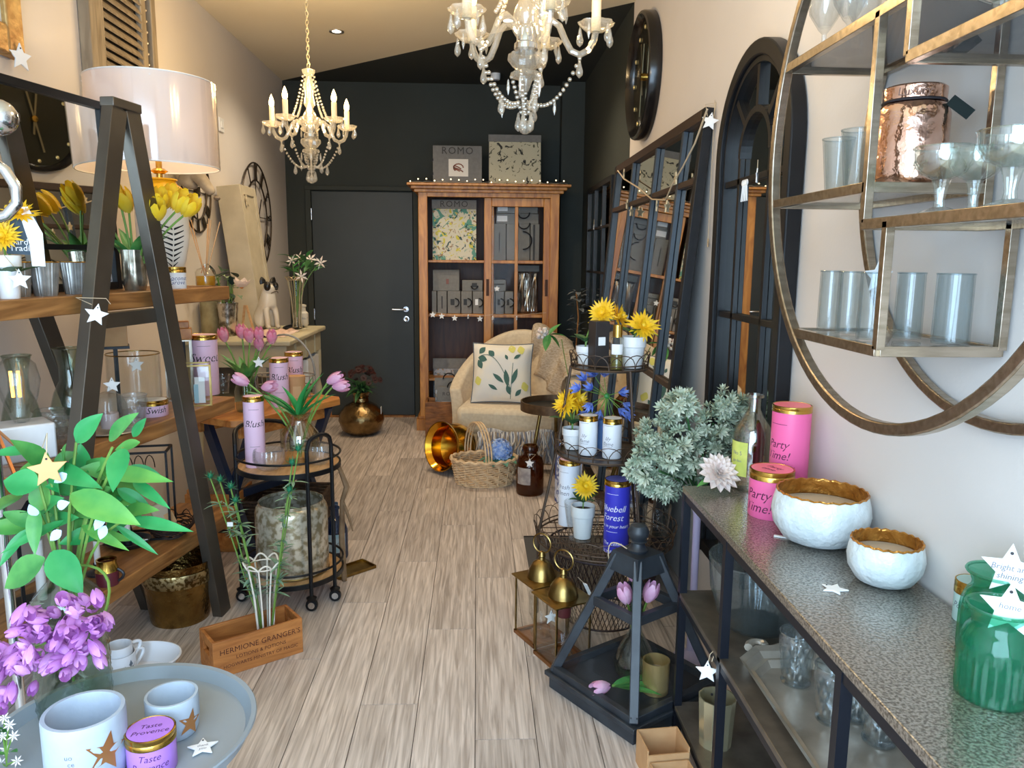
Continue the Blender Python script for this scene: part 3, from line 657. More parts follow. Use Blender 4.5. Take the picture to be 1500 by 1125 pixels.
obj('flower_stem', G().tube(bez((0, 0, .03), (-.06, 0, .25), (tip.x+.1, tip.y, tip.z-.04), 12), .003, 6), stemg, o)
g = G()
for k in range(26): g.ball(Vector((tip.x-.02+.035*random.uniform(-1, 1), tip.y+.03*random.uniform(-1, 1), tip.z+.03*random.uniform(-1, 1))), .011, 6)
obj('blossom', g, whitep, o)
lm = leaf_mesh(.11, .06, .2); lm.materials.append(leafg)
for d in ((-.2, -.3, -.5), (.9, -.2, .1), (.7, -.3, -.6), (.4, .2, .5)): obj('leaf', lm, None, o, mtx=frame_at((tip.x+.02, tip.y, tip.z-.01), d))
# silver leaf branch in a floor pot between cabinet and wall
p = Vector((.83, 6.3, 0)); o = T('potted_branch', 'silver grey leafy branch in a dark pot beside the cabinet', 'plant', p)
obj('pot', G().lathe(shell([(1e-4, 0), (.07, 0), (.09, .2)], .006), 20), blackp, o)
obj('stem', G().tube([(0, 0, .05), (-.02, 0, .6), (0, -.02, 1.0), (-.02, 0, 1.2)], .006, 6), shelfw, o)
lm2 = leaf_mesh(.07, .045, .2); lm2.materials.append(M('leaf_grey_dark', (104, 110, 112), .6, rgb2=(128, 134, 136), scale=20))
for k in range(46):
    z = .78+.44*random.random(); a = random.uniform(0, 2*PI); obj('leaf', lm2, None, o, mtx=frame_at((.03*cos(a), .03*sin(a), z), (cos(a), sin(a), random.uniform(-.3, .7))))
# ---- floor things before the armchair
gold_in = M('polished_gold', (212, 158, 52), .16, 1)
gp_ = at(652, 680, Z=0)
o = T('gold_planter', 'polished gold round planter lying tipped on its side by the basket', 'planter', (-.15, 5.22, 0))
pr = [(1e-4, -.11), (.09, -.11), (.15, -.06), (.165, .0), (.155, .06), (.145, .09), (.17, .115), (.172, .13), (.165, .13), (.14, .095), (.15, .0), (.08, -.1), (1e-4, -.1)]
mt = Matrix.Translation((0, 0, .172)) @ frame_at((0, 0, 0), (-.72, -.66, .16)) @ Matrix.Rotation(PI/2, 4, 'Y')
obj('shell', G().lathe(pr, 40, mtx=mt), gold_in, o)
wick = M('pale_wicker', (222, 192, 152), .7, rgb2=(200, 164, 122), scale=30)
bp = at(712, 700, Z=0); BX = Vector((.05, 4.92, 0))
bk = T('wicker_basket', 'pale wicker basket with hoop handle on the floor before the armchair', 'basket', BX)
ell = lambda t, k, z: (.205*k*cos(t), .15*k*sin(t), z)
for i in range(13):
    z = .008+.0125*i; k = .88+.012*i
    obj('woven_row', G().tube([Vector(ell(2*PI*j/64, k, z))+Vector((cos(2*PI*j/64), sin(2*PI*j/64), 0))*(.006*(1 if (j+i) % 4 < 2 else -1)) for j in range(64)], .0058, 5, True), wick, bk)
for j in range(16): t = 2*PI*j/16+.1; obj('stake', G().tube([ell(t, .88, 0), ell(t, 1.03, .165)], .006, 5), wick, bk)
obj('braided_rim', G().tube([Vector(ell(2*PI*j/72, 1.05, .17+.006*sin(j*1.7))) for j in range(72)], .012, 6, True), wick, bk)
obj('base', G().lathe([(1e-4, 0), (1, 0), (1, .008), (1e-4, .008)], 32, mtx=Matrix.Diagonal((.18, .13, 1, 1))), wick, bk)
for s in (-.03, .0, .03): obj('handle', G().tube([(-.07*cos(t)+s*.6-.04, .155*cos(t), .17+.235*sin(t)) for t in [PI*i/16 for i in range(17)]], .006, 6), wick, bk)
def hydrangea(label, p, rr, mat, leaves=8, L=.1, st=.1, lean=(0, 0)):
    o = T('hydrangea', label, 'flower', p); g = G(); c = Vector((lean[0], lean[1], st))
    obj('flower_core', G().ball(c, rr*.93, 10), mat, o)
    for k in range(120):
        z = random.uniform(-.4, 1); a = random.uniform(0, 2*PI); r_ = math.sqrt(1-z*z); d = Vector((r_*cos(a), r_*sin(a), z))
        m_ = frame_at(c+d*rr, d)
        for j in range(4):
            t = PI/2*j; e = Vector((.004, .011*cos(t), .011*sin(t))); f_ = Vector((.0, -.007*sin(t), .007*cos(t)))
            g.add([(0, 0, 0), e+f_, e*1.5, e-f_], [(0, 1, 2, 3)], m_)
    obj('florets', g, mat, o)
    obj('stem', G().tube([(0, 0, 0), c*.95], .005, 6), stemg, o)
    l_ = leaf_mesh(L, L*.6, .35); l_.materials.append(M('leaf_blue_green', (62, 116, 100), .5, rgb2=(88, 140, 116), scale=15))
    for k in range(leaves): a = 2*PI*k/leaves; obj('leaf', l_, None, o, mtx=frame_at(c*.8, (cos(a), sin(a), .15)))
    return o
bluef = M('hydrangea_blue', (96, 140, 214), .6, rgb2=(190, 208, 236), scale=40)
hydrangea('blue hydrangea head with green leaves lying in the wicker basket', BX+Vector((.10, -.03, .01)), .08, bluef, 10, .14, .21)
# amber bottle
p, r, h = V(776, 728, 647, 40, Z=0)
o = T('amber_bottle', 'large amber glass apothecary bottle on the floor with paper label', 'bottle', p, face(p, -18))
lathe_obj('bottle', shell([(1e-4, 0), (r*.94, 0), (r, .015), (r, h*.62), (r*.86, h*.74), (r*.52, h*.8), (r*.48, h*.86), (r*.58, h*.88), (r*.6, h*.95), (r*.5, h)], .005), amberg, o, 36)
obj('paper_label', G().lathe([(r*1.01, h*.24), (r*1.01, h*.58)], 12, a0=-PI/2-.75, a1=-PI/2+.35), M('old_label', (176, 166, 158), .8, rgb2=(140, 130, 128), scale=30), o)
star_tag('white star tag hanging on the amber glass bottle', p+Vector((-.01, -r-.008, h*.70)), .03, (0, 0, face(p, -15)), string=[(0, .004, .018), (-.02, .03, .05), (.03, .03, .05), (0, .004, .018)])
# fringed throw
fr = T('fringed_throw', 'grey and white striped throw with long fringe heaped behind the wicker basket', 'throw', (.27, 5.2, 0))
obj('folded_cloth', G().sheet(lambda u, v: ((u-.5)*.52, .02*sin(u*12)+.1*(v-.5), .30*math.sin(PI*(.08+.84*v))*(.92+.06*sin(u*9))), 30, 14), M('throw_stripe', (188, 186, 184), .95, rgb2=(120, 122, 130), scale=6, stretch=(14, 1, .6), contrast=(.45, .55)), fr, solid=.02)
for cm, nme in ((M('fringe_white', (220, 214, 206), .9), 0), (M('fringe_grey', (126, 128, 138), .9), 1), (M('fringe_tan', (170, 150, 128), .9), 2)):
    g = G()
    for k in range(30):
        x = -.26+.52*(k*3+nme)/90+random.uniform(-.01, .01); t = random.uniform(.08, .26)
        g.tube(bez((x, -.05, .29), (x+random.uniform(-.03, .03), -.1, .22), (x+random.uniform(-.06, .06), -.085, .29-t), 4), .006, 4)
    obj('fringe', g, cm, fr)['kind'] = 'stuff'
# patterned bag behind the wire stand
p = at(817, 728, Z=0); o = T('gift_bag', 'tall blue and white patterned gift bag standing behind the wire stand', 'gift bag', (p.x+.06, p.y-.12, 0), rz=math.radians(12))
obj('bag', G().bx(-.075, .075, 0, .07, 0, .38), M('blue_pattern', (200, 206, 226), .7, rgb2=(78, 92, 150), scale=28, stretch=(1, 1, .6), contrast=(.48, .52), detail=1), o, bevel=.003)
obj('spine_band', G().bx(-.0765, -.03, -.0015, .03, .0, .38), M('blue_pattern2', (222, 226, 236), .7, rgb2=(110, 120, 165), scale=60, contrast=(.48, .52), detail=0), o)
obj('handle', G().tube(bez((-.04, .03, .38), (0, .03, .5), (.04, .03, .38), 8), .003, 5), string_m, o)
# brass pot with dark flowers by the door
p, r, h = V(530, 643, 563, 66, Z=0)
h = .36
o = T('brass_floor_pot', 'round hammered brass pot on the floor by the dark door', 'pot', p)
pr = [(1e-4, 0), (r*.55, 0), (r*.85, h*.12), (r, h*.34), (r*.95, h*.5), (r*.7, h*.68), (r*.34, h*.78), (r*.32, h*.86), (r*.36, h*.88), (r*.32, h*.91), (r*.42, h)]
obj('pot_body', G().lathe(shell(pr, .004), 40), M('aged_brass_pot', (168, 142, 100), .24, 1, rgb2=(110, 88, 56), scale=8, bump=.4, bscale=50), o)
tagc = obj('price_tag', G().box((r*.92, -r*.35, h*.6), (.003, .04, .06)), matw, o)
darkred = M('dark_red_flower', (40, 15, 17), .6, rgb2=(74, 28, 20), scale=20)
f_ = T('dark_flowers', 'bunch of dark red button flowers standing in the brass pot', 'flowers', p+Vector((0, 0, h*.55)))
l_ = leaf_mesh(.14, .035, .35); l_.materials.append(leafd)
for k in range(34): a = random.uniform(0, 2*PI); obj('leaf', l_, None, f_, mtx=frame_at((0, 0, h*.45+.04*random.random()), (cos(a), sin(a), random.uniform(-.1, 1.3)), s=random.uniform(.8, 1.3)))
fm = G()
for j in range(12): t = 2*PI*j/12; fm.add([(0, 0, 0), (.022*cos(t-.2), .022*sin(t-.2), .004), (.03*cos(t), .03*sin(t), .0), (.022*cos(t+.2), .022*sin(t+.2), .004)], [(0, 1, 2, 3)])
fm.ball((0, 0, .004), .009, 8); fm = fm.mesh('flower_head'); fm.materials.append(darkred)
for k in range(34):
    a = random.uniform(0, 2*PI); e = random.uniform(.25, 1.5); R_ = random.uniform(.14, .2); q = Vector((R_*cos(a)*cos(e), R_*sin(a)*cos(e), h*.45+.03+R_*1.0*sin(e)))
    obj('flower_head', fm, None, f_, mtx=Matrix.Translation(q) @ (Vector((cos(a)*cos(e), sin(a)*cos(e)-.5, sin(e))).to_track_quat('Z', 'Y').to_matrix().to_4x4()))
g = G()
for k in range(14): a = 2*PI*k/14; g.tube(bez((0, 0, 0), (.02*cos(a), .02*sin(a), h*.4), (.1*cos(a), .1*sin(a), h*.5+.06), 6), .003, 5)
obj('stems', g, leafd, f_)
# ================================================================== DRESSER (left wall, far end)
dcol = M('dresser_paint', (196, 186, 156), .6, rgb2=(182, 172, 142), scale=5, bump=.05)
DZ = .98
ds = T('dresser', 'pale sage painted dresser with turned legs along the cream wall', 'dresser', (0, 0, 0))
DX1, DY0, DY1 = -1.07, 4.46, 5.52
obj('top', G().bx(XL+.003, DX1, DY0, DY1, DZ-.03, DZ), dcol, ds, bevel=.008)
obj('apron', G().bx(XL+.02, DX1-.03, DY0+.04, DY1-.04, DZ-.16, DZ-.03), dcol, ds, bevel=.003)
leg = [(.026, 0), (.03, .04), (.02, .07), (.03, .12), (.02, .16), (.03, .35), (.034, .55), (.02, .62), (.034, .66), (.034, .82)]
for y in (DY0+.06, DY1-.06): obj('turned_leg', G().lathe([(1e-4, 0)]+leg, 16), dcol, ds, (DX1-.06, y, 0))
for y in (DY0+.06, DY1-.06): obj('turned_leg', G().lathe([(1e-4, 0)]+leg, 16), dcol, ds, (XL+.06, y, 0))
obj('lower_shelf', G().bx(XL+.02, DX1-.04, DY0+.05, DY1-.05, .60, .622), dcol, ds)
for y in (4.72, 5.0, 5.28): obj('apron_block', G().bx(DX1-.032, DX1-.022, y-.02, y+.02, DZ-.16, DZ-.03), dcol, ds)
# crate under the dresser
p = Vector((-1.24, 5.24, .623)); o = T('white_crate', 'white wooden crate of small goods under the dresser', 'crate', p)
for s in (-1, 1): obj('end_board', G().bx(-.13, .13, s*.17-.006, s*.17+.006, 0, .17), white, o); obj('side_board', G().bx(s*.13-.006, s*.13+.006, -.17, .17, 0, .17), white, o)
obj('bottom_board', G().bx(-.13, .13, -.17, .17, 0, .01), white, o)
o = T('amber_packet', 'yellow and amber packet standing in the white crate', 'packet', p+Vector((.05, -.04, .012))); obj('pouch', G().bx(-.03, .03, -.1, .02, 0, .175), M('amber_pack', (206, 160, 60), .5, rgb2=(150, 130, 110), scale=20), o, bevel=.005); obj('folded_top', G().bx(-.02, .02, -.1, .02, .175, .185), gold, o)
# dog statue
dogw = M('ceramic_white', (226, 218, 202), .4, rgb2=(206, 192, 168), scale=4); dogb = M('ceramic_black', (22, 20, 20), .35)
p = Vector((-1.455+.02, 5.5+.0, DZ)); p = at(392, 483, Z=DZ)
dog = T('dog_statue', 'white ceramic sitting bulldog statue with black ears and eye patches', 'statue', p, rz=math.radians(52)); dog.scale = (.74, .74, .74)
k = 1.0
def body_mesh(nodes, edges, name, mat, sub=2):
    me = bpy.data.meshes.new(name); me.from_pydata([n[0] for n in nodes], edges, []); me.materials.append(mat)
    o = bpy.data.objects.new(name, me); col.objects.link(o); o.parent = dog
    md = o.modifiers.new('k', 'SKIN'); md.use_smooth_shade = True
    for i, n in enumerate(nodes): me.skin_vertices[0].data[i].radius = (n[1], n[1] if len(n) < 3 else n[2])
    me.skin_vertices[0].data[0].use_root = True
    o.modifiers.new('u', 'SUBSURF').levels = sub; o.modifiers['u'].render_levels = sub
    return o
# local: dog looks along -Y
body_mesh([((0, .05, .09), .085, .075), ((0, .02, .18), .078, .07), ((0, -.02, .26), .062, .06), ((0, -.035, .33), .06, .06), ((0, -.05, .375), .072, .066), ((0, -.10, .355), .046, .034),
           ((.05, -.05, .20), .03), ((.05, -.07, .10), .024), ((.05, -.075, .03), .024), ((.05, -.105, .018), .02),
           ((-.05, -.05, .20), .03), ((-.05, -.07, .10), .024), ((-.05, -.075, .03), .024), ((-.05, -.105, .018), .02),
           ((.075, .03, .07), .05), ((.085, -.02, .025), .026), ((-.075, .03, .07), .05), ((-.085, -.02, .025), .026)],
          [(0, 1), (1, 2), (2, 3), (3, 4), (4, 5), (2, 6), (6, 7), (7, 8), (8, 9), (2, 10), (10, 11), (11, 12), (12, 13), (0, 14), (14, 15), (0, 16), (16, 17)], 'body', dogw)
for s in (-1, 1):
    obj('ear', G().lathe([(.034, 0), (.031, .025), (.016, .05), (1e-4, .06)], 10, mtx=Matrix.Translation((s*.05, -.03, .415)) @ Matrix.Rotation(s*.3, 4, 'Y') @ Matrix.Diagonal((1, .5, 1, 1))), dogb, dog)
    obj('eye_patch', G().ball((s*.044, -.078, .39), .034 if s > 0 else .040, 12, (.75, .8, 1.05)), dogb, dog)
obj('nose', G().ball((0, -.146, .368), .014, 8, (1.3, .8, .8)), dogb, dog)
obj('mouth', G().tube([(-.036, -.118, .33), (-.016, -.142, .342), (0, -.148, .348), (.016, -.142, .342), (.036, -.118, .33)], .003, 5), dogb, dog)
# pale scarf under the dog
o = T('pink_scarf', 'pale pink fringed scarf spread on the dresser beneath the dog', 'scarf', (-1.30, 4.86, DZ+.001)); obj('cloth', G().sheet(lambda u, v: ((u-.5)*.24, (v-.5)*.44, .008+.006*sin(u*23)+.005*sin(v*17+u*4)), 20, 20), M('pink_knit', (222, 190, 172), .9, rgb2=(206, 172, 154), scale=12, stretch=(1, 8, 1)), o, solid=.004)
g = G()
for i in range(22): y = -.21+.42*i/21; g.tube([(.118, y, .008), (.135, y+.004, .006), (.15, y, .003)], .002, 4)
obj('fringe', g, M('pink_fringe', (226, 200, 184), .9), o)['kind'] = 'stuff'
# slim oval tray with wire vase and jar
TRX, TRY = -1.24, 5.30
o = T('oval_tray', 'thin dark oval tray at the far end of the dresser', 'tray', (TRX, TRY, DZ+.001)); obj('plate', G().lathe(shell([(1e-4, 0), (.9, 0), (1, .012)], .004), 32, mtx=Matrix.Diagonal((.055, .2, 1, 1))), blackp, o); obj('rim', G().tube([(.056*cos(t), .203*sin(t), .013) for t in [2*PI*i/40 for i in range(40)]], .003, 5, True), blackp, o)
gilt = M('gilt_wire', (206, 186, 150), .35, .7)
def wire_vase(label, p, r, h, mat, n=8, petals=True, thick=.003):
    o = T('wire_vase', label, 'vase', p); R0, R1 = r*.42, r
    for k in range(n):
        a = 2*PI*k/n; obj('upright_wire', G().tube([(R0*1.25*cos(a), R0*1.25*sin(a), 0), (R0*cos(a), R0*sin(a), h*.12), (R1*.62*cos(a), R1*.62*sin(a), h*.6), (R1*.93*cos(a), R1*.93*sin(a), h*.94)], thick, 6), mat, o)
    obj('base_ring', G().tube([(R0*1.25*cos(t), R0*1.25*sin(t), thick) for t in [2*PI*i/24 for i in range(24)]], thick, 6, True), mat, o)
    if petals:
        for k in range(n):
            a = 2*PI*k/n; obj('rim_loop', G().tube([((R1*(1.0+.12*sin(t)))*cos(a+t*2*PI/n/PI), (R1*(1.0+.12*sin(t)))*sin(a+t*2*PI/n/PI), h*(.94+.06*sin(t))) for t in [PI*i/8 for i in range(9)]], thick, 6), mat, o)
    obj('rim_ring', G().tube([(R1*.93*cos(t), R1*.93*sin(t), h*.94) for t in [2*PI*i/28 for i in range(28)]], thick*.8, 6, True), mat, o)
    obj('glass_tube', G().lathe(shell([(1e-4, .004), (R0*.9, .004), (R1*.55, h*.6), (R1*.72, h*.93)], .002), 20), clear, o)
    return o
p = Vector((TRX, 5.25, DZ+.008)); wv = at(433, 405, Y=5.25); p.x = wv.x-.0
wire_vase('gilt wire trumpet vase on the dark oval tray', p, .06, .34, gilt)
wf_ = T('white_flowers', 'spray of white star flowers and leaves in the gilt wire vase', 'flowers', p+Vector((0, 0, .02)))
def starflower(r, n=6): 
    g = G()
    for j in range(n): t = 2*PI*j/n; g.add([(0, 0, 0), (r*.5*cos(t-.3), r*.5*sin(t-.3), r*.2), (r*cos(t), r*sin(t), r*.1), (r*.5*cos(t+.3), r*.5*sin(t+.3), r*.2)], [(0, 1, 2, 3)])
    return g.ball((0, 0, r*.1), r*.14, 6)
sf = starflower(.05).mesh('flower_head'); sf.materials.append(whitep)
l_ = leaf_mesh(.1, .04, .3); l_.materials.append(leafd); l2 = leaf_mesh(.09, .035, .3); l2.materials.append(leafg)
for px, py, dd in ((428, 382, .0), (440, 378, .06), (470, 385, .0), (441, 405, -.05), (455, 380, .05)):
    q = at(px, py, Y=5.25+dd)-wf_.location
    obj('stem', G().tube(bez((0, 0, .05), (q.x*.2, q.y*.2, q.z*.75), q, 8), .003, 5), stemg, wf_)
    obj('flower_head', sf, None, wf_, mtx=Matrix.Translation(q) @ Matrix.Rotation(random.uniform(.6, 1.5), 4, (1, random.uniform(-.6, .6), 0)))
for k in range(26): obj('leaf', l_ if k % 2 else l2, None, wf_, mtx=frame_at((random.uniform(-.04, .15), random.uniform(-.07, .07), random.uniform(.35, .46)), (random.uniform(-1, 1), random.uniform(-1, 1), random.uniform(-.3, .8))))
p = at(442, 470, Y=5.38); p = Vector((p.x, 5.38, DZ+.013)); o = T('ceramic_jar', 'small white ceramic jar on the oval tray beside the wire vase', 'jar', p, face(p)); lathe_obj('body', [(1e-4, 0), (.04, 0), (.046, .01), (.046, .085), (.03, .1), (.028, .125)], dogw, o); lathe_obj('rim', [(.028, .125), (.034, .128), (.034, .14), (.02, .145), (1e-4, .14)], dogw, o); g = G(); text_wrap(g, 'No 7', .022, .047, .05, 0, 30); obj('lettering', g, inkg, o); obj('knob', G().ball((-.05, 0, .06), .01, 8), dogw, o)
# leaning deep frame
a0 = at(316, 274, X=XL+.02); Y0 = a0.y
lean = T('leaning_panel', 'tall deep cream panel standing on the dresser and leaning on the wall', 'panel', (XL+.285, 5.16, DZ+.003), rot=(0, math.radians(-6.5), 0))
hh = .94; wdt = .36; tk = .15
fcol = M('stone_frame', (206, 194, 168), .7, rgb2=(188, 176, 150), scale=6)
obj('outer_frame', G().bx(-tk, 0, 0, .06, 0, hh).bx(-tk, 0, wdt-.06, wdt, 0, hh).bx(-tk, 0, .06, wdt-.06, 0, .06).bx(-tk, 0, .06, wdt-.06, hh-.06, hh), fcol, lean, bevel=.003)
obj('front_panel', G().bx(-.02, -.008, .05, wdt-.05, .05, hh-.05), fcol, lean); obj('backing', G().bx(-tk+.001, -tk+.012, .055, wdt-.055, .055, hh-.055), fcol, lean); obj('applied_star', G().prism(star_poly(.04), -.004, .004), fcol, lean, (.003, .1, hh-.1), (0, 0, PI/2))
# eucalyptus vase group on dresser near end
def mercury_vase(label, p, r, h, m, mod=None): return vessel('ribbed_vase', label, 'vase', p, [(1e-4, 0), (r*.75, 0), (r*.8, h*.1), (r, h*.8), (r*1.05, h)], m, .004, 40, mod)
merc = M('mercury_silver', (206, 200, 190), .2, .9, rgb2=(120, 112, 100), scale=26, contrast=(.45, .6)); stonev = M('stone_vase', (172, 158, 118), .75, rgb2=(140, 124, 84), scale=14)
v1 = at(341, 470, Y=5.26); p = Vector((-1.51, 4.76, DZ)); mercury_vase('silver spiral ribbed vase at the near end of the dresser', p, .06, .2, merc, lambda t, z: 1+.05*sin(12*t+60*z))
p2 = Vector((-1.63, 4.82, DZ)); o = T('stone_vase', 'rough beige stone cylinder vase beside the silver ribbed vase', 'vase', p2); obj('body', G().lathe(shell([(1e-4, 0), (.055, 0), (.06, .02), (.06, .2), (.055, .21)], .006), 28), stonev, o); obj('rim', G().tube([(.055*cos(t), .055*sin(t), .21) for t in [2*PI*i/24 for i in range(24)]], .005, 6, True), stonev, o)
o = T('magnolia_stems', 'white magnolia and eucalyptus stems in the silver ribbed vase', 'flowers', p+Vector((0, 0, .02)))
eu = leaf_mesh(.045, .04, .2); eu.materials.append(M('eucalyptus', (120, 142, 112), .6, rgb2=(150, 168, 128), scale=20)); ed = leaf_mesh(.09, .04, .2); ed.materials.append(M('dark_blue_leaf', (26, 52, 52), .5))
for k in range(40): q = Vector((random.uniform(-.1, .06), random.uniform(-.08, .08), random.uniform(.2, .38))); obj('leaf', eu if k % 4 else ed, None, o, mtx=frame_at(q, (random.uniform(-1, 1), random.uniform(-1, .5), random.uniform(-.4, .9))))
g = G()
for k in range(7): g.tube(bez((0, 0, 0), (.01*k-.03, 0, .15), (random.uniform(-.09, .06), random.uniform(-.06, .06), .33), 6), .003, 5)
obj('stems', g, stemg, o)
mg = leaf_mesh(.075, .06, -.3); mg.materials.append(whitep)
for k in range(7): a = 2*PI*k/7; obj('petal', mg, None, o, mtx=frame_at((.1, -.03, .27), (cos(a)*.9+.3, sin(a)-.3, .5)))
obj('flower_centre', G().ball((.1, -.03, .28), .014, 8), M('orange_centre', (206, 130, 60), .6), o)
o = T('easel_ornament', 'small pale wooden easel ornament next to the dog statue', 'ornament', (-1.43, 4.86, DZ)); obj('leg', G().bar((-.03, 0, 0), (-.005, 0, .18), .012, .012), palew, o); obj('leg', G().bar((.05, 0, 0), (.005, 0, .18), .012, .012), palew, o); obj('twine_ball', G().ball((-.01, -.06, .035), .034, 10), string_m, o)
# ---- things on the left wall
def skeleton_clock(label, c, r, m, tk=.006, name='wall_clock', bars=12):
    o = T(name, label, 'clock', c)         # in the YZ plane, facing +X
    for k, rr in (('outer_ring', 1), ('inner_ring', .68)): obj(k, G().tube([(0, r*rr*cos(t), r*rr*sin(t)) for t in [2*PI*i/48 for i in range(48)]], tk, 6, True), m, o)
    RN = ['XII', 'I', 'II', 'III', 'IIII', 'V', 'VI', 'VII', 'VIII', 'IX', 'X', 'XI']
    for k in range(12):
        a = PI/2+2*PI*k/12; s = RN[k]; n_ = len(s)
        g = G()
        for i, ch in enumerate(s):
            da = (i-(n_-1)/2)*.055*1.2
            def P(q, e): return (0, r*q*cos(a+e), r*q*sin(a+e))
            if ch == 'I': g.bar(P(.69, da), P(.99, da), .007, .007, (1, 0, 0))
            elif ch == 'V': g.bar(P(.69, da), P(.99, da+.05), .007, .007, (1, 0, 0)); g.bar(P(.69, da), P(.99, da-.05), .007, .007, (1, 0, 0))
            else: g.bar(P(.69, da-.05), P(.99, da+.05), .007, .007, (1, 0, 0)); g.bar(P(.69, da+.05), P(.99, da-.05), .007, .007, (1, 0, 0))
        obj('numeral', g, m, o)
    obj('hub', G().lathe([(1e-4, -.01), (.03, -.01), (.03, .012), (1e-4, .014)], 16, mtx=Matrix.Rotation(PI/2, 4, 'Y')), m, o)
    for a, L in ((1.0, .4), (2.4, .58)): obj('hand', G().bar((.012, 0, 0), (.012, r*L*cos(a), r*L*sin(a)), .012, .004, (1, 0, 0)), m, o)
    for a in range(4): obj('spoke', G().bar((-.004, 0, 0), (-.004, r*.68*cos(a*PI/2), r*.68*sin(a*PI/2)), .006, .006, (1, 0, 0)), m, o)
    return o
iron = M('dark_iron', (64, 54, 44), .45, .8)
skeleton_clock('large open iron skeleton clock with roman numerals near the dark corner', (XL+.02, 6.12, 1.76), .40, iron)
skeleton_clock('open iron clock on the cream wall behind the stag head', (XL+.012, 4.86, 1.84), .24, iron)
# stag head
sp = at(285, 275, X=XL+.1); stag = T('stag_head', 'pale grey stag head wall mount with branching antlers beside the lamp', 'wall mount', (XL+.001, 4.5, 1.87)); stag.scale = (.75, .75, .75)
dog_keep = dog; dog = stag
stagm = M('stag_resin', (176, 166, 152), .7, rgb2=(150, 140, 126), scale=12, bump=.1)
body_mesh([((.105, 0, -.06), .085), ((.13, 0, .02), .08), ((.17, -.01, .06), .075), ((.22, -.015, .02), .062, .055), ((.27, -.02, -.05), .045, .04), ((.31, -.025, -.10), .04, .034)], [(0, 1), (1, 2), (2, 3), (3, 4), (4, 5)], 'head', stagm)
dog = dog_keep
for s in (-1, 1):
    obj('ear', leaf_mesh(.12, .06, .1, .5), stagm, stag, mtx=frame_at((.13, s*.06, .1), (-.3, s*1, .5)), solid=.008)
    obj('antler', G().tube([(.15, s*.04, .12), (.16, s*.10, .22), (.17, s*.17, .34), (.20, s*.20, .46), (.23, s*.2, .54)], [.02, .018, .015, .011, .004], 8).tube([(.16, s*.10, .22), (.22, s*.13, .27), (.26, s*.14, .34)], [.013, .01, .003], 6).tube([(.17, s*.16, .32), (.24, s*.19, .36), (.28, s*.2, .42)], [.012, .009, .003], 6).tube([(.19, s*.19, .42), (.15, s*.26, .5)], [.01, .003], 6), stagm, stag)
    obj('eye', G().ball((.205, -.015+s*.058, .055), .012, 8), dogb, stag)
obj('nose', G().ball((.335, -.027, -.125), .026, 8, (1, 1.2, .7)), M('stag_nose', (120, 110, 100), .6), stag)
obj('wall_shield', G().lathe([(1e-4, 0), (.13, 0), (.12, .02), (1e-4, .02)], 24, mtx=Matrix.Rotation(PI/2, 4, 'Y')), stagm, stag)
# shutter mirror
ya, yb = at(122, 50, X=XL+.02).y, at(221, 50, X=XL+.02).y
sh = T('shutter_panel', 'weathered taupe louvred window shutter hung on the cream wall', 'shutter', (XL+.001, (ya+yb)/2, 1.95)); hw_ = (yb-ya)/2; sm = wood('taupe_paint', (126, 112, 92), (160, 146, 124), 3, (8, 8, 1), .7)
obj('outer_frame', G().bx(0, .05, -hw_, -hw_+.075, 0, .98).bx(0, .05, hw_-.06, hw_, 0, .98).bx(0, .05, -hw_+.075, hw_-.06, .9, .98).bx(0, .05, -hw_+.075, hw_-.06, 0, .08), sm, sh, bevel=.006)
obj('inner_frame', G().bx(.01, .04, -hw_+.085, -hw_+.16, .08, .9).bx(.01, .04, hw_-.16, hw_-.10, .08, .9), sm, sh, bevel=.005)
for k in range(19): obj('louvre', G().box((.028, 0, .11+.042*k), (.008, 2*hw_-.3, .04), Matrix.Rotation(-.6, 3, 'Y')), sm, sh)
obj('backing', G().bx(.0005, .006, -hw_+.07, hw_-.055, .05, .95), M('shutter_dark', (70, 60, 48), .8), sh)
for k in range(16): obj('stud', G().ball((.03, hw_-.08, .1+.052*k), .007, 6), silver, sh)
y1 = at(22, 40, X=XL+.02).y; zb_ = at(10, 82, X=XL+.02).z
gf = T('gilt_frame', 'rustic gilt framed mirror high on the cream wall beside the louvred shutter', 'mirror', (XL+.001, y1-.4, zb_)); fm_ = M('rough_gilt', (150, 104, 48), .5, .5, rgb2=(206, 172, 112), scale=12, bump=.4)
obj('frame', G().bx(0, .05, -.4, -.3, 0, .66).bx(0, .05, .3, .4, 0, .66).bx(0, .05, -.3, .3, 0, .1).bx(0, .05, -.3, .3, .56, .66), fm_, gf, bevel=.008); obj('mirror_glass', G().bx(.01, .018, -.3, .3, .1, .56), mirror_m, gf); obj('inner_slip', G().bx(.02, .03, -.305, -.285, .1, .56), white, gf); obj('inner_slip', G().bx(.02, .03, .285, .305, .1, .56), white, gf)
p = at(30, 84, X=XL+.06); star_tag('white star hanging from the gilt mirror on the cream wall', p, .05, (0, 0, PI/2-.3), th=.006)
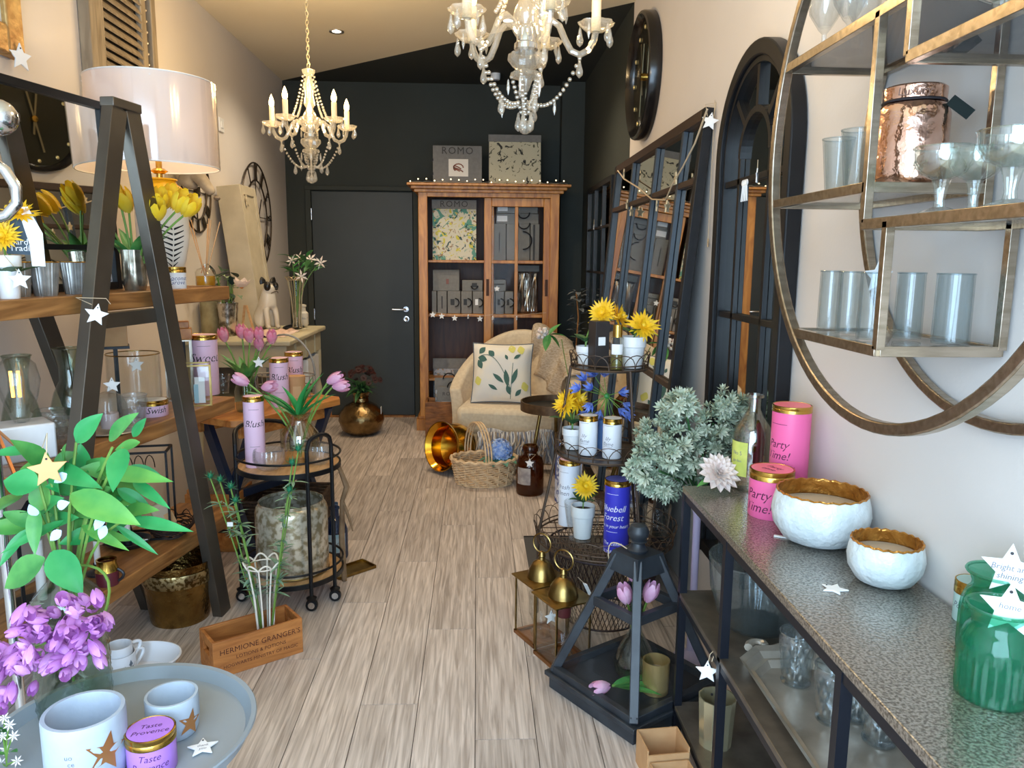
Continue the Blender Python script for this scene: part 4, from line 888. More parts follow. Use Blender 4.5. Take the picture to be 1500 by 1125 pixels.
# ================================================================== WOODEN TRESTLE TABLE (left, middle)
TZ = .70
A = at(348, 618, Z=TZ); B = at(507, 582, Z=TZ)
u = Vector((B.x-A.x, B.y-A.y, 0)); TL = u.length; u.normalize(); vv = Vector((-u.y, u.x, 0)); TWd = .40
tb2 = T('trestle_table', 'honey wood trestle table with dark crossed legs behind the round trolley', 'table', (A.x, A.y, 0), rz=math.atan2(u.y, u.x))
c_ = .05; poly = [(c_, 0), (TL-c_, 0), (TL, c_), (TL, TWd), (0, TWd), (0, c_)]
n = len(poly); obj('top', G().add([(x, y, TZ-.035) for x, y in poly]+[(x, y, TZ) for x, y in poly], [tuple(range(n-1, -1, -1)), tuple(range(n, 2*n))]+[(i, (i+1) % n, (i+1) % n+n, i+n) for i in range(n)]), wood('table_top_wood', (176, 102, 40), (216, 150, 78), 2.5, (1.5, 9, 9), .4), tb2, bevel=.004)
obj('apron', G().bx(.06, TL-.06, .05, .07, TZ-.10, TZ-.035).bx(.06, TL-.06, TWd-.07, TWd-.05, TZ-.10, TZ-.035), tablew, tb2, bevel=.003)
navy = M('navy_leg_paint', (24, 38, 62), .45)
for x in (.1, TL-.14):
    obj('crossed_leg', G().bar((x, .04, 0), (x, TWd-.06, TZ-.036), .05, .03, (1, 0, 0)), navy, tb2); obj('crossed_leg', G().bar((x+.035, TWd-.06, 0), (x+.035, .04, TZ-.036), .05, .03, (1, 0, 0)), navy, tb2)
obj('stretcher', G().bx(.12, TL-.12, TWd/2-.015, TWd/2+.015, .26, .3), navy, tb2)
mt_ = tb2.matrix_basis.copy()
def tt(x, y): 
    q = Vector((A.x, A.y, TZ))+u*x+vv*y; return q
def near_u(px, y):    # point on table at pixel column, y across
    q = on_line(px, 600, (A+vv*y), (u.x, u.y)); return Vector((q.x, q.y, TZ))
def blush(label, p, r, h, word='Blush', grp=None, tn=0): return tin(label, p, r, h, blushtin, blushtin, [word], ink, tn, grp, size=r*.95)
p = near_u(411, .12); blush('tall blush pink candle tin lettered Blush on the wooden table', p, .0475, .25)
p = near_u(433, .24); blush('blush pink candle tin lettered Blush, behind its twin on the wooden table', p, .0475, .25)
p = near_u(436, .08); o = T('kraft_candle', 'brown kraft paper candle cup beside the blush tins on the wooden table', 'candle', p, face(p)); lathe_obj('cup', shell([(1e-4, 0), (.042, 0), (.042, .145)], .003), kraft, o); lathe_obj('lid', [(.042, .13), (.044, .13), (.044, .15), (1e-4, .15)], kraft, o); obj('paper_label', G().lathe([(.0425, .04), (.0425, .10)], 8, a0=-PI/2-.5, a1=-PI/2+.5), M('kraft_label', (206, 168, 124), .8), o)
# tulips helper
def tulip_head(L=.07, r=.026):
    g = G()
    for j in range(6):
        a = 2*PI*j/6; off = .6 if j % 2 else .5
        def fn(u_, v_): 
            t = a+(v_-.5)*1.35*(math.sin(PI*(.12+.80*u_)))**.8; q = r*(math.sin(PI*(.10+.66*u_)))**.7*(1 if j % 2 else .9); return (q*cos(t), q*sin(t), L*u_)
        g.sheet(fn, 5, 3)
    return g
def tulips(label, p, heads, petal, leaves, neck=.1, base=(0, 0, .02), leafmat=leafb, L=.2, Wl=.05, hs_=1.):
    o = T('tulips', label, 'flowers', p)
    hm = tulip_head().mesh('tulip_head'); hm.materials.append(petal)
    lm_ = leaf_mesh(L, Wl, .25, .35, 8); lm_.materials.append(leafmat)
    for (q, d) in heads:
        q = Vector(q); obj('stem', G().tube(bez(base, (q.x*.25, q.y*.25, max(neck, q.z*.6)), q, 8), .004, 6), stemg, o)
        obj('tulip_head', hm, None, o, mtx=Matrix.Translation(q) @ Vector(d).to_track_quat('Z', 'Y').to_matrix().to_4x4() @ Matrix.Scale(hs_, 4))
    for (st, d, s) in leaves: obj('leaf', lm_, None, o, mtx=frame_at(st, d, s=s))
    return o
p = near_u(363, .16); vessel('tulip_vase', 'ribbed clear glass vase of pink tulips on the wooden table', 'vase', p, [(1e-4, 0), (.05, 0), (.055, .02), (.06, .10), (.045, .15), (.055, .18)], greeng, .003, 48, lambda t, z: 1+.03*cos(20*t))
hd = []
for px, py in ((330, 500), (355, 495), (366, 501), (380, 499), (398, 503), (380, 513)): q = at(px, py, Y=p.y+random.uniform(-.05, .05))-p; hd.append((q, (q.x*.6, -.2, .5)))
lv = [((0, 0, .14), (cos(a)*.7, sin(a)*.7, 1.1), random.uniform(.8, 1.15)) for a in [i*.7 for i in range(9)]]
tulips('bunch of pink tulips in the vase on the wooden table', p, hd, M('tulip_rose', (224, 130, 160), .5, rgb2=(240, 190, 205), scale=25, tl=.2), lv, leafmat=leafg)
star_tag('white star hanging from the pink tulips on the wooden table', at(379, 531, Y=p.y-.08), .03, (0, 0, .2), string=[(0, 0, .02), (.01, .01, .07)])
# hooped basket behind the tins
p = near_u(420, .3); o = T('hooped_basket', 'grey wire basket with tall hoop handle behind the blush tins', 'basket', p); gw = M('grey_wire', (150, 148, 140), .5, .6)
obj('hoop_handle', G().tube([(.16*cos(t), 0, .12+.22*sin(t)) for t in [PI*i/20 for i in range(21)]], .006, 6), gw, o); 
for z in (.01, .06, .12): obj('wire_ring', G().tube([(.16*cos(t), .09*sin(t), z) for t in [2*PI*i/32 for i in range(32)]], .004, 5, True), gw, o)
for k in range(12): t = 2*PI*k/12; obj('upright_wire', G().tube([(.16*cos(t), .09*sin(t), .005), (.16*cos(t), .09*sin(t), .12)], .003, 5), gw, o)
# dark wicker hamper and a wooden crate below
dw = M('dark_wicker', (74, 52, 34), .8, rgb2=(40, 28, 18), scale=40, bump=.5)
hp = at(430, 730, Z=.0); o = T('wicker_hamper', 'low dark brown wicker hamper under the wooden table', 'basket', (-.98, 3.92, 0), rz=math.atan2(u.y, u.x)-PI/2+.5)
for k in range(14): obj('woven_row', G().tube([(x*(.17+.0015*k)+.004*((j+k) % 2), y*(.15+.0015*k), .01+.018*k) for j, (x, y) in enumerate([(1, -1), (1, -.5), (1, 0), (1, .5), (1, 1), (.5, 1), (0, 1), (-.5, 1), (-1, 1), (-1, .5), (-1, 0), (-1, -.5), (-1, -1), (-.5, -1), (0, -1), (.5, -1)])], .0095, 5, True), dw, o)
obj('hamper_floor', G().bx(-.165, .165, -.145, .145, .0, .012), dw, o)
cp = Vector((-1.30, 3.84, 0)); o = T('slatted_crate', 'slatted pale wooden crate standing under the trestle table beside the shelf unit', 'crate', cp)
for k in range(3):
    obj('slat', G().bx(-.13, .13, -.125, -.113, .02+.1*k, .10+.1*k), tablew, o, bevel=.002); obj('slat', G().bx(.118, .13, -.113, .113, .02+.1*k, .10+.1*k), tablew, o, bevel=.002); obj('slat', G().bx(-.13, -.118, -.113, .113, .02+.1*k, .10+.1*k), tablew, o, bevel=.002)
obj('crate_floor', G().bx(-.118, .118, -.113, .113, 0, .015), tablew, o)
for x in (-.11, .11): obj('corner_post', G().bx(x-.012, x+.012, -.113, -.09, 0, .32), tablew, o)
# ================================================================== A-FRAME SHELF UNIT (left, front)
ang = math.radians(11); U2 = Vector((sin(ang), cos(ang), 0)); N2 = Vector((-cos(ang), sin(ang), 0)); P0 = Vector((-1.08, 3.45, 0))
z1, z2, z3 = at(330, 419, Y=3.45).z, at(355, 581, Y=3.45).z, at(365, 741, Y=3.45).z
au = T('a_frame_shelf', 'A-frame shelf unit of dark metal legs and three thick wooden boards', 'shelf unit', (P0.x, P0.y, 0), rz=PI/2-ang)   # local x along the boards (0..-1.42 towards the window), local y to the wall
SL, SD = 1.42, .30
for z in (z1, z2, z3): obj('shelf_board', G().bx(-SL, 0, 0, SD, z-.058, z), wood('shelf_board_wood', (126, 82, 42), (182, 130, 76), 2.5, (1.2, 10, 10), .45) if 'shelf_board_wood' not in MATS else MATS['shelf_board_wood'], au, bevel=.004)
inv = au.matrix_basis.inverted()
inv = (Matrix.Translation((P0.x, P0.y, 0)) @ Matrix.Rotation(PI/2-ang, 4, 'Z')).inverted()
def loc(p): return inv @ Vector(p)
apex = on_line(178, 160, P0-N2*.03, U2)
feet = [Vector((-1.05, 3.05, 0)), Vector((-1.24, 2.10, 0))]
for i, f in enumerate(feet):
    t_ = apex+U2*(.035 if i == 0 else -.035)
    obj('leg', G().bar(loc(f), loc(t_), .075, .04, loc(apex+N2)-loc(apex)), bronze_m, au, bevel=.002)
obj('apex_cap', G().box(loc(apex)+Vector((0, 0, .012)), (.15, .05, .03)), bronze_m, au, bevel=.003)
bapex = Vector((-1.615, 2.58, 1.96))
for f in (Vector((-1.37, 3.12, 0)), Vector((-1.62, 2.06, 0))): obj('leg', G().bar(loc(f), loc(bapex), .07, .04, Vector((0, 1, 0))), bronze_m, au, bevel=.002)
def legpt(f, z): t = z/apex.z; return f.lerp(apex, t)
for z in (z1,):
    a, b = legpt(feet[0], z-.085), legpt(feet[1], z-.085)
    obj('rail', G().bar(loc(a)+Vector((.0, .03, 0)), loc(b)+Vector((0, .03, 0)), .03, .05), bronze_m, au, bevel=.002)
def S(px, py, off, z): q = on_line(px, py, P0+N2*off, U2); return Vector((q.x, q.y, z))
# ---- framed mirror on the top board
ma = math.radians(13); mu = Vector((sin(ma), cos(ma), 0)); m0 = S(172, 300, .17, z1)
mr_ = T('framed_mirror', 'black framed mirror standing on the top board of the A-frame shelf', 'mirror', m0, rot=(-math.radians(2), 0, PI/2-ma))
mh = at(168, 150, Y=m0.y).z-z1; mw = .98
obj('frame', G().bx(-.026, 0, 0, .03, .002, mh).bx(-mw, -mw+.026, 0, .03, .002, mh).bx(-mw+.026, -.026, 0, .03, .002, .03).bx(-mw+.026, -.026, 0, .03, mh-.028, mh), black_m, mr_, bevel=.002)
obj('mirror_glass', G().bx(-mw+.02, -.02, .012, .018, .02, mh-.02), mirror_m, mr_)
obj('glazing_bar', G().bx(-mw+.02, -.02, 0, .012, .145, .163), black_m, mr_)
obj('backing_board', G().bx(-mw+.01, -.01, .019, .028, .01, mh-.01), shelfw, mr_)
# ---- table lamp
lp = S(238, 330, .15, z1); lamp = T('table_lamp', 'yellow ceramic table lamp painted with a zebra under a white drum shade', 'lamp', lp, face(lp))
lm_ = mpp(lp); lh0 = at(236, 245, Y=lp.y).z-z1; lh1 = at(219, 120, Y=lp.y).z-z1
yel = M('yellow_glaze', (236, 176, 22), .18)
sr = 86*lm_; jb = at(236, 262, Y=lp.y).z-z1
lathe_obj('base', [(1e-4, 0), (.05, 0), (.055, .012), (.06, .03), (.085, .12), (.10, .2), (.1, jb-.11)], M('zebra_white', (236, 232, 224), .3), lamp, 36)
jar_prof = [(.1, jb-.11), (.1, jb-.07), (.09, jb-.04), (.065, jb-.02), (.06, jb-.01), (.068, jb-.005), (.066, jb), (1e-4, jb+.001)]
lathe_obj('jar_shoulder', jar_prof, yel, lamp, 36)
obj('gold_socket', G().cyl((0, 0, jb), .012, lh0-jb+.06).lathe([(.02, jb+.02), (.034, jb+.03), (.02, jb+.04)], 16), gold, lamp)
# zebra face: stripes wrapped on the base
zr = lambda z: (.085+(.015)*(z-.12)/.08 if z < .2 else .1) if z > .12 else .06+.025*(z-.03)/.09
def zpt(a, z): q = zr(z)*1.012; return (q*sin(a), -q*cos(a), z)
g = G(); a_c = math.radians(22)
for k in range(9):
    z_ = .06+.021*k; wv_ = .012+.05*min(1, (k+1)/5)
    for s in (-1, 1):
        g.sheet(lambda u_, v_: zpt(a_c+s*(.03+u_*wv_*8*.9), z_+.02*u_+.0085*v_*(1-.6*u_)), 6, 1)
obj('zebra_stripes', g, blackp, lamp)
g = G(); g.sheet(lambda u_, v_: zpt(a_c-.32+.64*u_+(.0), .018+.05*v_-.0*u_), 6, 3); obj('zebra_muzzle', g, blackp, lamp)
g = G(); g.sheet(lambda u_, v_: zpt(.95+.3*u_, jb-.12+.045*v_), 4, 3); obj('painted_eye', g, M('brown_paint', (90, 50, 30), .4), lamp)
shade_m = M('shade_cloth', (236, 228, 226), .8, tl=.45)
sho = Vector((-.012, 0, 0))
obj('lamp_shade', G().lathe([(sr*1.0, lh0), (sr*.985, lh1), (sr*.98, lh1-.001), (sr*.995, lh0+.001)], 56), shade_m, lamp, sho)
obj('shade_ring', G().tube([(sr*cos(t), sr*sin(t), lh0) for t in [2*PI*i/48 for i in range(48)]], .003, 5, True), white, lamp, sho); obj('shade_ring', G().tube([(sr*.985*cos(t), sr*.985*sin(t), lh1) for t in [2*PI*i/48 for i in range(48)]], .003, 5, True).tube([(-sr, 0, lh1-.02), (sr, 0, lh1-.02)], .003, 5).tube([(0, -sr, lh1-.02), (0, sr, lh1-.02)], .003, 5), white, lamp, sho)
wrapg = glass('plastic_wrap', (255, 255, 255), .12, .12)
obj('plastic_wrap', G().lathe([(sr*1.012, lh0), (sr*1.004, lh1)], 60, lambda t, z: 1+.004*sin(9*t)+.003*sin(23*t+40*z)), wrapg, lamp, sho)
obj('bulb', G().ball((0, 0, (lh0+lh1)/2), .03, 12), M('lamp_bulb', (255, 230, 180), .4, emit=(255, 214, 140), es=20), lamp)
light('table_lamp_light', 'POINT', (lp.x, lp.y, z1+(lh0+lh1)/2-.01), 2.8, (1, .74, .42), size=.05)
# ---- top board things
def zfor(px, py, p): return zt(px, py, p)
def ribbed_votive(label, px, w_, top, off=.07):
    p = S(px, 400, off, z1); r = w_/2*mpp(p); h = zt(px, top, p)-z1; g_ = T('votive', label, 'votive', p)
    obj('cup', G().lathe(shell([(1e-4, 0), (r*.72, 0), (r*.76, h*.08), (r, h)], .003), 64, lambda t, z: 1+.025*cos(26*t)), M('silver_ribbed', (186, 184, 180), .3, .45, rgb2=(140, 138, 132), scale=20), g_); obj('gilt_rim', G().tube([(r*cos(t), r*sin(t), h) for t in [2*PI*i/32 for i in range(32)]], .0018, 5, True), gold, g_); obj('wax', G().lathe([(1e-4, h*.5), (r*.85, h*.5)], 24), matw, g_)
ribbed_votive('ribbed silver votive with gilt rim beside the white star pot', 27, 34, 384, .10)
ribbed_votive('ribbed silver votive in the middle of the three on the top board', 65, 40, 384)
ribbed_votive('ribbed silver votive next to the dark metal leg on the top board', 109, 37, 384)
p = S(12, 400, .05, z1); r = 17*mpp(p); h = zt(12, 374, p)-z1
o = T('white_pot', 'white flower pot with a white star hung on it, top board', 'pot', p); obj('pot', G().lathe(shell([(1e-4, 0), (r*.75, 0), (r*.95, h*.7), (r*1.05, h*.72), (r*1.08, h)], .004), 28), white, o)
star_tag('pinkish white star tag hung on the white pot, top board', p+Vector((.05, -.035, h*.45)), .032, (0, 0, .7), string=[(0, 0, .02), (-.03, .02, .07)])
def yellow_flower(label, p, heads, rr=.05, leaves=5, L=.09, lmat=leafd, n=23, h0=.0, name='yellow_flower', pm=None):
    o = T(name, label, 'flower', p)
    for hp_, d in heads:
        hp_ = Vector(hp_); g = G()
        for ring in range(3):
            for j in range(n-4*ring):
                a = 2*PI*j/(n-4*ring)+ring*.2; L_ = rr*(1-.2*ring)*random.uniform(.8, 1.18); e = .05+.42*ring+random.uniform(-.2, .2); wd = rr*.115
                dr_ = Vector((cos(a)*cos(e), sin(a)*cos(e), sin(e))); sd = Vector((-sin(a), cos(a), 0))*wd
                g.add([dr_*.004, dr_*L_*.55+sd, dr_*L_, dr_*L_*.55-sd], [(0, 1, 2, 3)])
        g.ball((0, 0, .006), rr*.22, 8)
        obj('flower_head', g, pm or yellow, o, mtx=Matrix.Translation(hp_) @ Vector(d).to_track_quat('Z', 'Y').to_matrix().to_4x4())
        obj('stem', G().tube(bez((0, 0, h0), (0, 0, hp_.z*.6), hp_, 6), .003, 5), stemg, o)
    l_ = leaf_mesh(L, L*.5, .3); l_.materials.append(lmat)
    for k in range(leaves): a = 2*PI*k/leaves+.5; obj('leaf', l_, None, o, mtx=frame_at((0, 0, h0+.03), (cos(a), sin(a), .7)))
    return o
hd = [(at(2, 345, Y=p.y-.02)-p-Vector((0, 0, .03)), (.5, -1, .3)), (at(30, 312, Y=p.y+.02)-p-Vector((0, 0, .03)), (.2, -.6, 1))]
yellow_flower('yellow daisy flowers in the white star pot, top board', p+Vector((0, 0, .03)), hd, .05, 5, .1)
gt = S(38, 380, .02, z1); q = on_line(36, 372, P0+N2*.015, U2)
o = T('shop_tag', 'slate grey swing tag lettered Garden Trading with a white paper strip', 'swing tag', q, face(q)); k = mpp(q)
obj('card', G().prism([(-22*k, 0), (20*k, -2*k), (22*k, 34*k), (16*k, 60*k), (-14*k, 58*k), (-22*k, 20*k)], -.002, .002), M('slate_card', (62, 78, 92), .7), o)
g = G(); text_flat(g, 'Garden', 12*k, (-.5*k, 17*k), 0, -.003); text_flat(g, 'Trading', 12*k, (0, 8*k), 0, -.003); obj('lettering', g, inkw, o)
obj('paper_strip', G().prism([(-4*k, 66*k), (9*k, 68*k), (25*k, 30*k), (25*k, -18*k), (8*k, -18*k), (7*k, 15*k)], -.008, -.0065), matw, o)
obj('string', G().tube([(0, 0, 58*k), (-.01, .0, 85*k)], .0012, 4), string_m, o)
# tulip vase with yellow tulips
p = S(197, 400, .08, z1); r = 16*mpp(p); h = zt(197, 366, p)-z1
o = vessel('pineapple_vase', 'silver diamond-cut glass vase on the top board', 'vase', p, [(1e-4, 0), (r*.8, 0), (r, h*.2), (r*.95, h*.8), (r, h)]+[], M('silver_diamond', (200, 194, 178), .2, .8, rgb2=(140, 130, 110), scale=30), .003, 48, lambda t, z: 1+.05*abs(sin(6*t+70*z))+.05*abs(sin(6*t-70*z)))
hd = []
for px, py, dd in ((120, 290, -.02), (137, 285, .02), (175, 285, 0), (188, 297, .02), (230, 295, -.02), (245, 290, .03), (258, 296, -.03), (270, 302, -.03), (226, 310, -.06)): q = at(px, py, Y=p.y+dd)-p; hd.append((q-Vector((0, 0, .03)), (q.x*2.2, -.35, .45)))
lv = [((0, 0, h*.7), (cos(a)*.9, sin(a)*.5-.1, 1.0), .85) for a in (0.1, .5, 1.2, 2.0, 2.6, 3.3, 4.2, 5.3)]
ty = T; tulips('yellow tulips in the silver vase on the top board', p, hd, M('tulip_yellow', (246, 206, 40), .45, rgb2=(250, 226, 90), scale=20, tl=.2), lv, leafmat=leafg, L=.19, hs_=1.3)
p = S(256, 405, .05, z1); r = 15.5*mpp(p); h = zt(256, 391, p)-z1
tin('small white candle tin lettered Coconut Grove with gold lid, top board', p, r, h, whitetin, gold, ['Coconut', 'Grove'], M('ink_blue', (60, 80, 140), .6), 12, size=r*.58, zc=.48, lidh=h*.26, dz=.016)
p = S(301, 405, .08, z1); r = 14*mpp(p); h = zt(301, 392, p)-z1
o = T('reed_diffuser', 'glass reed diffuser of yellow oil with pale reeds, top board', 'diffuser', p)
lathe_obj('bottle', shell([(1e-4, 0), (r*.95, 0), (r, .006), (r*1.02, h*.75), (r*.8, h*.92), (r*.4, h), (r*.4, h*1.2)], .002), clear, o); lathe_obj('oil', [(1e-4, .004), (r*.9, .004), (r*.93, h*.55), (1e-4, h*.55)], glass('yellow_oil', (240, 190, 40), .05, body=.4, bodycol=(230, 175, 30)), o)
rm = M('reed', (206, 158, 108), .7)
for px, py in ((276, 324), (280, 322), (306, 320), (309, 322), (322, 325), (304, 328)): q = at(px, py, Y=p.y)-p; obj('reed', G().tube([(-q.x*.1, 0, .01), q], .0022, 5), rm, o)
obj('gilt_bow', G().tube([(0, -r*.45, h*1.1), (.01, -r*.6, h*.8), (0, -r*.45, h*1.1), (-.008, -r*.6, h*.7)], .002, 5), copper, o)
q = on_line(141, 461, P0-N2*.085, U2); q = on_line(141, 461, feet[1]+Vector((.06, .0, 0)), U2); star_tag('white star tied around the metal leg of the A-frame shelf', q, 17*mpp(q), (0, 0, face(q)), string=[(-.01, .005, .03), (-.05, .03, .05), (.03, .05, .045), (.04, .02, .03)], tilt=.25)
# ---- middle board things
def carafe(label, px, off, bot, top, w_, zb=None, m=greeng):
    p = S(px, 560, off, zb or z2); r = w_/2*mpp(p); h = zt(px, top, p)-p.z; o = T('glass_carafe', label, 'carafe', p)
    obj('body', G().lathe(shell([(1e-4, 0), (r*.7, 0), (r*.85, h*.06), (r, h*.30), (r*.8, h*.48), (r*.52, h*.62), (r*.5, h*.78), (r*.62, h*.92), (r*.72, h)], .003), 32), m, o); obj('lip', G().tube([(r*.72*cos(t), r*.72*sin(t), h) for t in [2*PI*i/28 for i in range(28)]], .0025, 5, True), m, o); return o
p = S(33, 630, .10, z2); o = T('marble_block', 'white marble block base with a clear bulb light on it, middle board', 'lamp', p, face(p, 12)); obj('marble_base', G().box((0, 0, .055), (.15, .13, .11)), M('marble', (232, 232, 232), .3, rgb2=(214, 214, 216), scale=6), o, bevel=.006)
obj('glass_bulb', G().lathe(shell([(.018, .11), (.03, .13), (.05, .19), (.06, .24), (.05, .29), (.03, .31), (1e-4, .315)], .002), 24), clear, o); obj('filament', G().tube([(-.016, 0, .19), (-.018, 0, .27)], .005, 6).tube([(.0, -.006, .19), (.0, -.008, .27)], .005, 6), M('filament_glow', (255, 190, 90), .4, emit=(255, 180, 80), es=3), o); obj('glass_stem', G().cyl((0, 0, .11), .012, .08), clear, o)
carafe('tall smoky green glass carafe behind the marble lamp, middle board', 27, .22, 600, 521, 52)
carafe('smoky glass carafe behind the metal leg, middle board', 104, .2, 590, 510, 58)
def cut_tumbler(label, p, r, h, m=cutg, foot=False, grp=None, k=10, name='cut_glass_tumbler'):
    o = T(name, label, 'tumbler', p, group=grp)
    zs = [h*(.14 if foot else .05)+h*(.86 if foot else .95)*i/30 for i in range(31)]
    prof = ([(1e-4, 0), (r*.8, 0), (r*.82, h*.03), (r*.66, h*.06), (r*.68, h*.1)] if foot else [(1e-4, 0), (r*.78, 0)])+[(r*(.70+.30*(z/h)), z) for z in zs]
    def md(t, z): return 1 if z < h*.13 or z > h*.9 else 1+.10*(abs(sin(k*t/2+z/h*8))*abs(sin(k*t/2-z/h*8)))
    obj('body', G().lathe(shell(prof, .004), 96, md), m, o); obj('rim', G().tube([(r*cos(t), r*sin(t), h) for t in [2*PI*i/32 for i in range(32)]], .002, 5, True), m, o); return o
p = S(78, 620, .08, z2); cut_tumbler('diamond-cut glass tumbler beside the marble lamp, front row of the middle board', p, .052, .10)
p = S(72, 600, .2, z2); cut_tumbler('cut glass tumbler between the two carafes, back of the middle board', p, .05, .1)
p = S(196, 610, .04, z2); cut_tumbler('cut glass tumbler in front of the cylinder vase, middle board', p, .048, .12)
p, r, h = V(224, 612, 581, 43, Z=z2); tin('small pale candle tin lettered Swish with gold lid, middle board', p, r, h, blushtin, matw, ['Swish'], ink, 15, lidh=h*.32, zc=.4, size=r*.6)
p = S(200, 600, .185, z2); o = vessel('cylinder_vase', 'large clear glass cylinder vase in the middle of the middle board', 'vase', p, [(1e-4, 0), (.095, 0), (.097, .01), (.097, .24)], clear, .004, 40)
obj('gilt_rim', G().tube([(.097*cos(t), .097*sin(t), .24) for t in [2*PI*i/40 for i in range(40)]], .0025, 5, True), oldbrass, o)
star_tag('white star tag hanging on the cylinder vase, middle board', S(163, 549, .085, at(163, 547, Y=p.y).z), .03, (0, 0, face(p)))
star_tag('pale star tag on the back of the cylinder vase with a white strip', S(199, 525, .07, at(198, 526, Y=p.y).z), .03, (0, 0, face(p)+.3), mat=M('grey_star', (200, 200, 196), .7))
o = T('cake_plate', 'thin silver round plate under the cut tumbler, middle board', 'plate', S(162, 625, .08, z2)); obj('plate', G().lathe(shell([(1e-4, 0), (.07, 0), (.105, .008)], .003), 36), silver, o); obj('rim', G().tube([(.105*cos(t), .105*sin(t), .008) for t in [2*PI*i/40 for i in range(40)]], .0025, 5, True), silver, o)
p = S(160, 600, .08, z2+.012); o = T('glass_dome', 'clear glass dome jar on the silver plate, middle board', 'jar', p); obj('dome', G().lathe([(.058, 0), (.06, .03), (.058, .08), (.045, .115), (.02, .13), (1e-4, .132)], 32), greyg, o); obj('candle', G().lathe([(1e-4, .002), (.03, .002), (.03, .055), (1e-4, .055)], 16), M('mauve_wax', (206, 180, 176), .6), o); obj('knob', G().ball((0, 0, .14), .01, 8), clear, o)
def glass_box(label, p, w_, d, h, rz, m=oldbrass):
    o = T('glass_lantern', label, 'lantern', p, rz); t = .006
    for x in (-w_/2, w_/2):
        for y in (-d/2, d/2): obj('corner_bar', G().bx(x-t/2, x+t/2, y-t/2, y+t/2, 0, h), m, o)
    for z in (t/2, h): obj('edge_frame', G().bx(-w_/2, w_/2, -d/2-t/2, -d/2+t/2, z-t/2, z+t/2).bx(-w_/2, w_/2, d/2-t/2, d/2+t/2, z-t/2, z+t/2).bx(-w_/2-t/2, -w_/2+t/2, -d/2, d/2, z-t/2, z+t/2).bx(w_/2-t/2, w_/2+t/2, -d/2, d/2, z-t/2, z+t/2), m, o)
    for s in (-1, 1): obj('pane', G().bx(-w_/2, w_/2, s*d/2-.001, s*d/2+.001, t, h-t), clear, o); obj('pane', G().bx(s*w_/2-.001, s*w_/2+.001, -d/2, d/2, t, h-t), clear, o)
    return o
p = S(291, 585, .06, z2); q = glass_box('small glass box lantern with thin brass edges at the board end, middle board', p, .10, .10, .17, .3)
o = T('swing_tag', 'white and pale blue paper tag inside the glass box lantern', 'swing tag', p+Vector((.015, -.02, .008)), .2); obj('card', G().bx(-.02, .02, -.001, .001, 0, .11), matw, o); obj('blue_strip', G().bx(-.024, -.006, -.003, -.0015, 0, .08), M('pale_blue', (170, 206, 220), .7), o)
p = S(264, 560, .2, z2); glass_box('taller glass box lantern behind the pale pink tin, middle board', p, .1, .1, .26, .3, silver)
p = S(302, 575, .16, z2); p_, r, h = V(302, 585, 488, 38, p=p, Z=z2); blush('tall pale pink candle tin at the end of the middle board', p_, r, h, 'Sweet')
p = S(328, 590, .1, z2); cut_tumbler('small clear tumbler at the far end of the middle board', p, .032, .085, clear)
p = S(168, 500, .25, z2); o = T('kraft_box', 'square brown kraft gift box on a small stand behind the cylinder vase', 'gift box', p, face(p)); hb = at(180, 506, Y=p.y).z-z2; obj('box', G().bx(-.045, .045, -.045, .045, hb, hb+.085), kraft, o, bevel=.002); obj('stand', G().bx(-.05, .05, -.05, .05, hb-.01, hb).bx(-.008, .008, -.008, .008, 0, hb-.01), black_m, o)
p = S(262, 470, .22, z2); o = T('wood_block', 'stack of honey wood blocks behind the metal leg on the middle board', 'ornament', p, face(p)); hb = at(262, 497, Y=p.y).z-z2; obj('block', G().bx(-.05, .05, -.03, .03, hb, hb+.05), tablew, o, bevel=.003); obj('block', G().bx(-.045, .04, -.03, .03, hb+.05, hb+.08), tablew, o, bevel=.003); obj('block', G().bx(-.02, .02, -.02, .02, 0, hb), blackp, o, bevel=.003)
# copper lantern at the near end
p = S(8, 670, .02, z2); o = T('copper_lantern', 'geometric copper wire lantern at the near end of the middle board', 'lantern', p)
pts = [(-.1, -.06, 0), (.06, -.06, 0), (.06, .06, 0), (-.1, .06, 0), (-.02, 0, .13)]
for a, b in ((0, 1), (1, 2), (2, 3), (3, 0), (0, 4), (1, 4), (2, 4), (3, 4)): obj('bar', G().bar(pts[a], pts[b], .008, .008), copper, o)
for f in ((0, 1, 4), (1, 2, 4)): obj('pane', G().add([pts[i] for i in f], [(0, 1, 2)]), smokeg, o)
# ---- bottom board things
blk = M('black_enamel', (38, 40, 46), .3)
p, r, h = V(188, 812, 800, 82, Z=z3); o = T('chamberstick', 'black enamel chamberstick with a white candle, bottom board', 'candle holder', p); r = .085
lathe_obj('dish', shell([(1e-4, 0), (r*.75, 0), (r, .022)], .003), blk, o, 36); lathe_obj('socket', [(.016, .004), (.018, .04), (.013, .04), (.013, .01)], blk, o); lathe_obj('candle', [(1e-4, .02), (.0115, .02), (.0115, .17), (1e-4, .175)], white, o); obj('loop_handle', G().tube([(-.085-.02*cos(t)*0-.022+.022*cos(t), 0, .018+.022*sin(t)) for t in [2*PI*i/16 for i in range(16)]], .004, 6, True), blk, o)
star_tag('white star tag lying on the black chamberstick dish', p+Vector((.05, -.01, .022)), .03, (PI/2-.2, 0, .5))
p = S(138, 760, .12, z3); o = T('taper_holder', 'tall white taper candle in a small black holder, bottom board', 'candle holder', p); lathe_obj('holder', [(1e-4, 0), (.04, 0), (.04, .008), (.015, .015), (.015, .04)], blk, o); lathe_obj('candle', [(1e-4, .03), (.011, .03), (.009, .24), (1e-4, .245)], white, o)
p = S(60, 850, .12, z3); o = T('black_lantern', 'tall black metal lantern with white candle on the bottom board', 'lantern', p, face(p, 15))
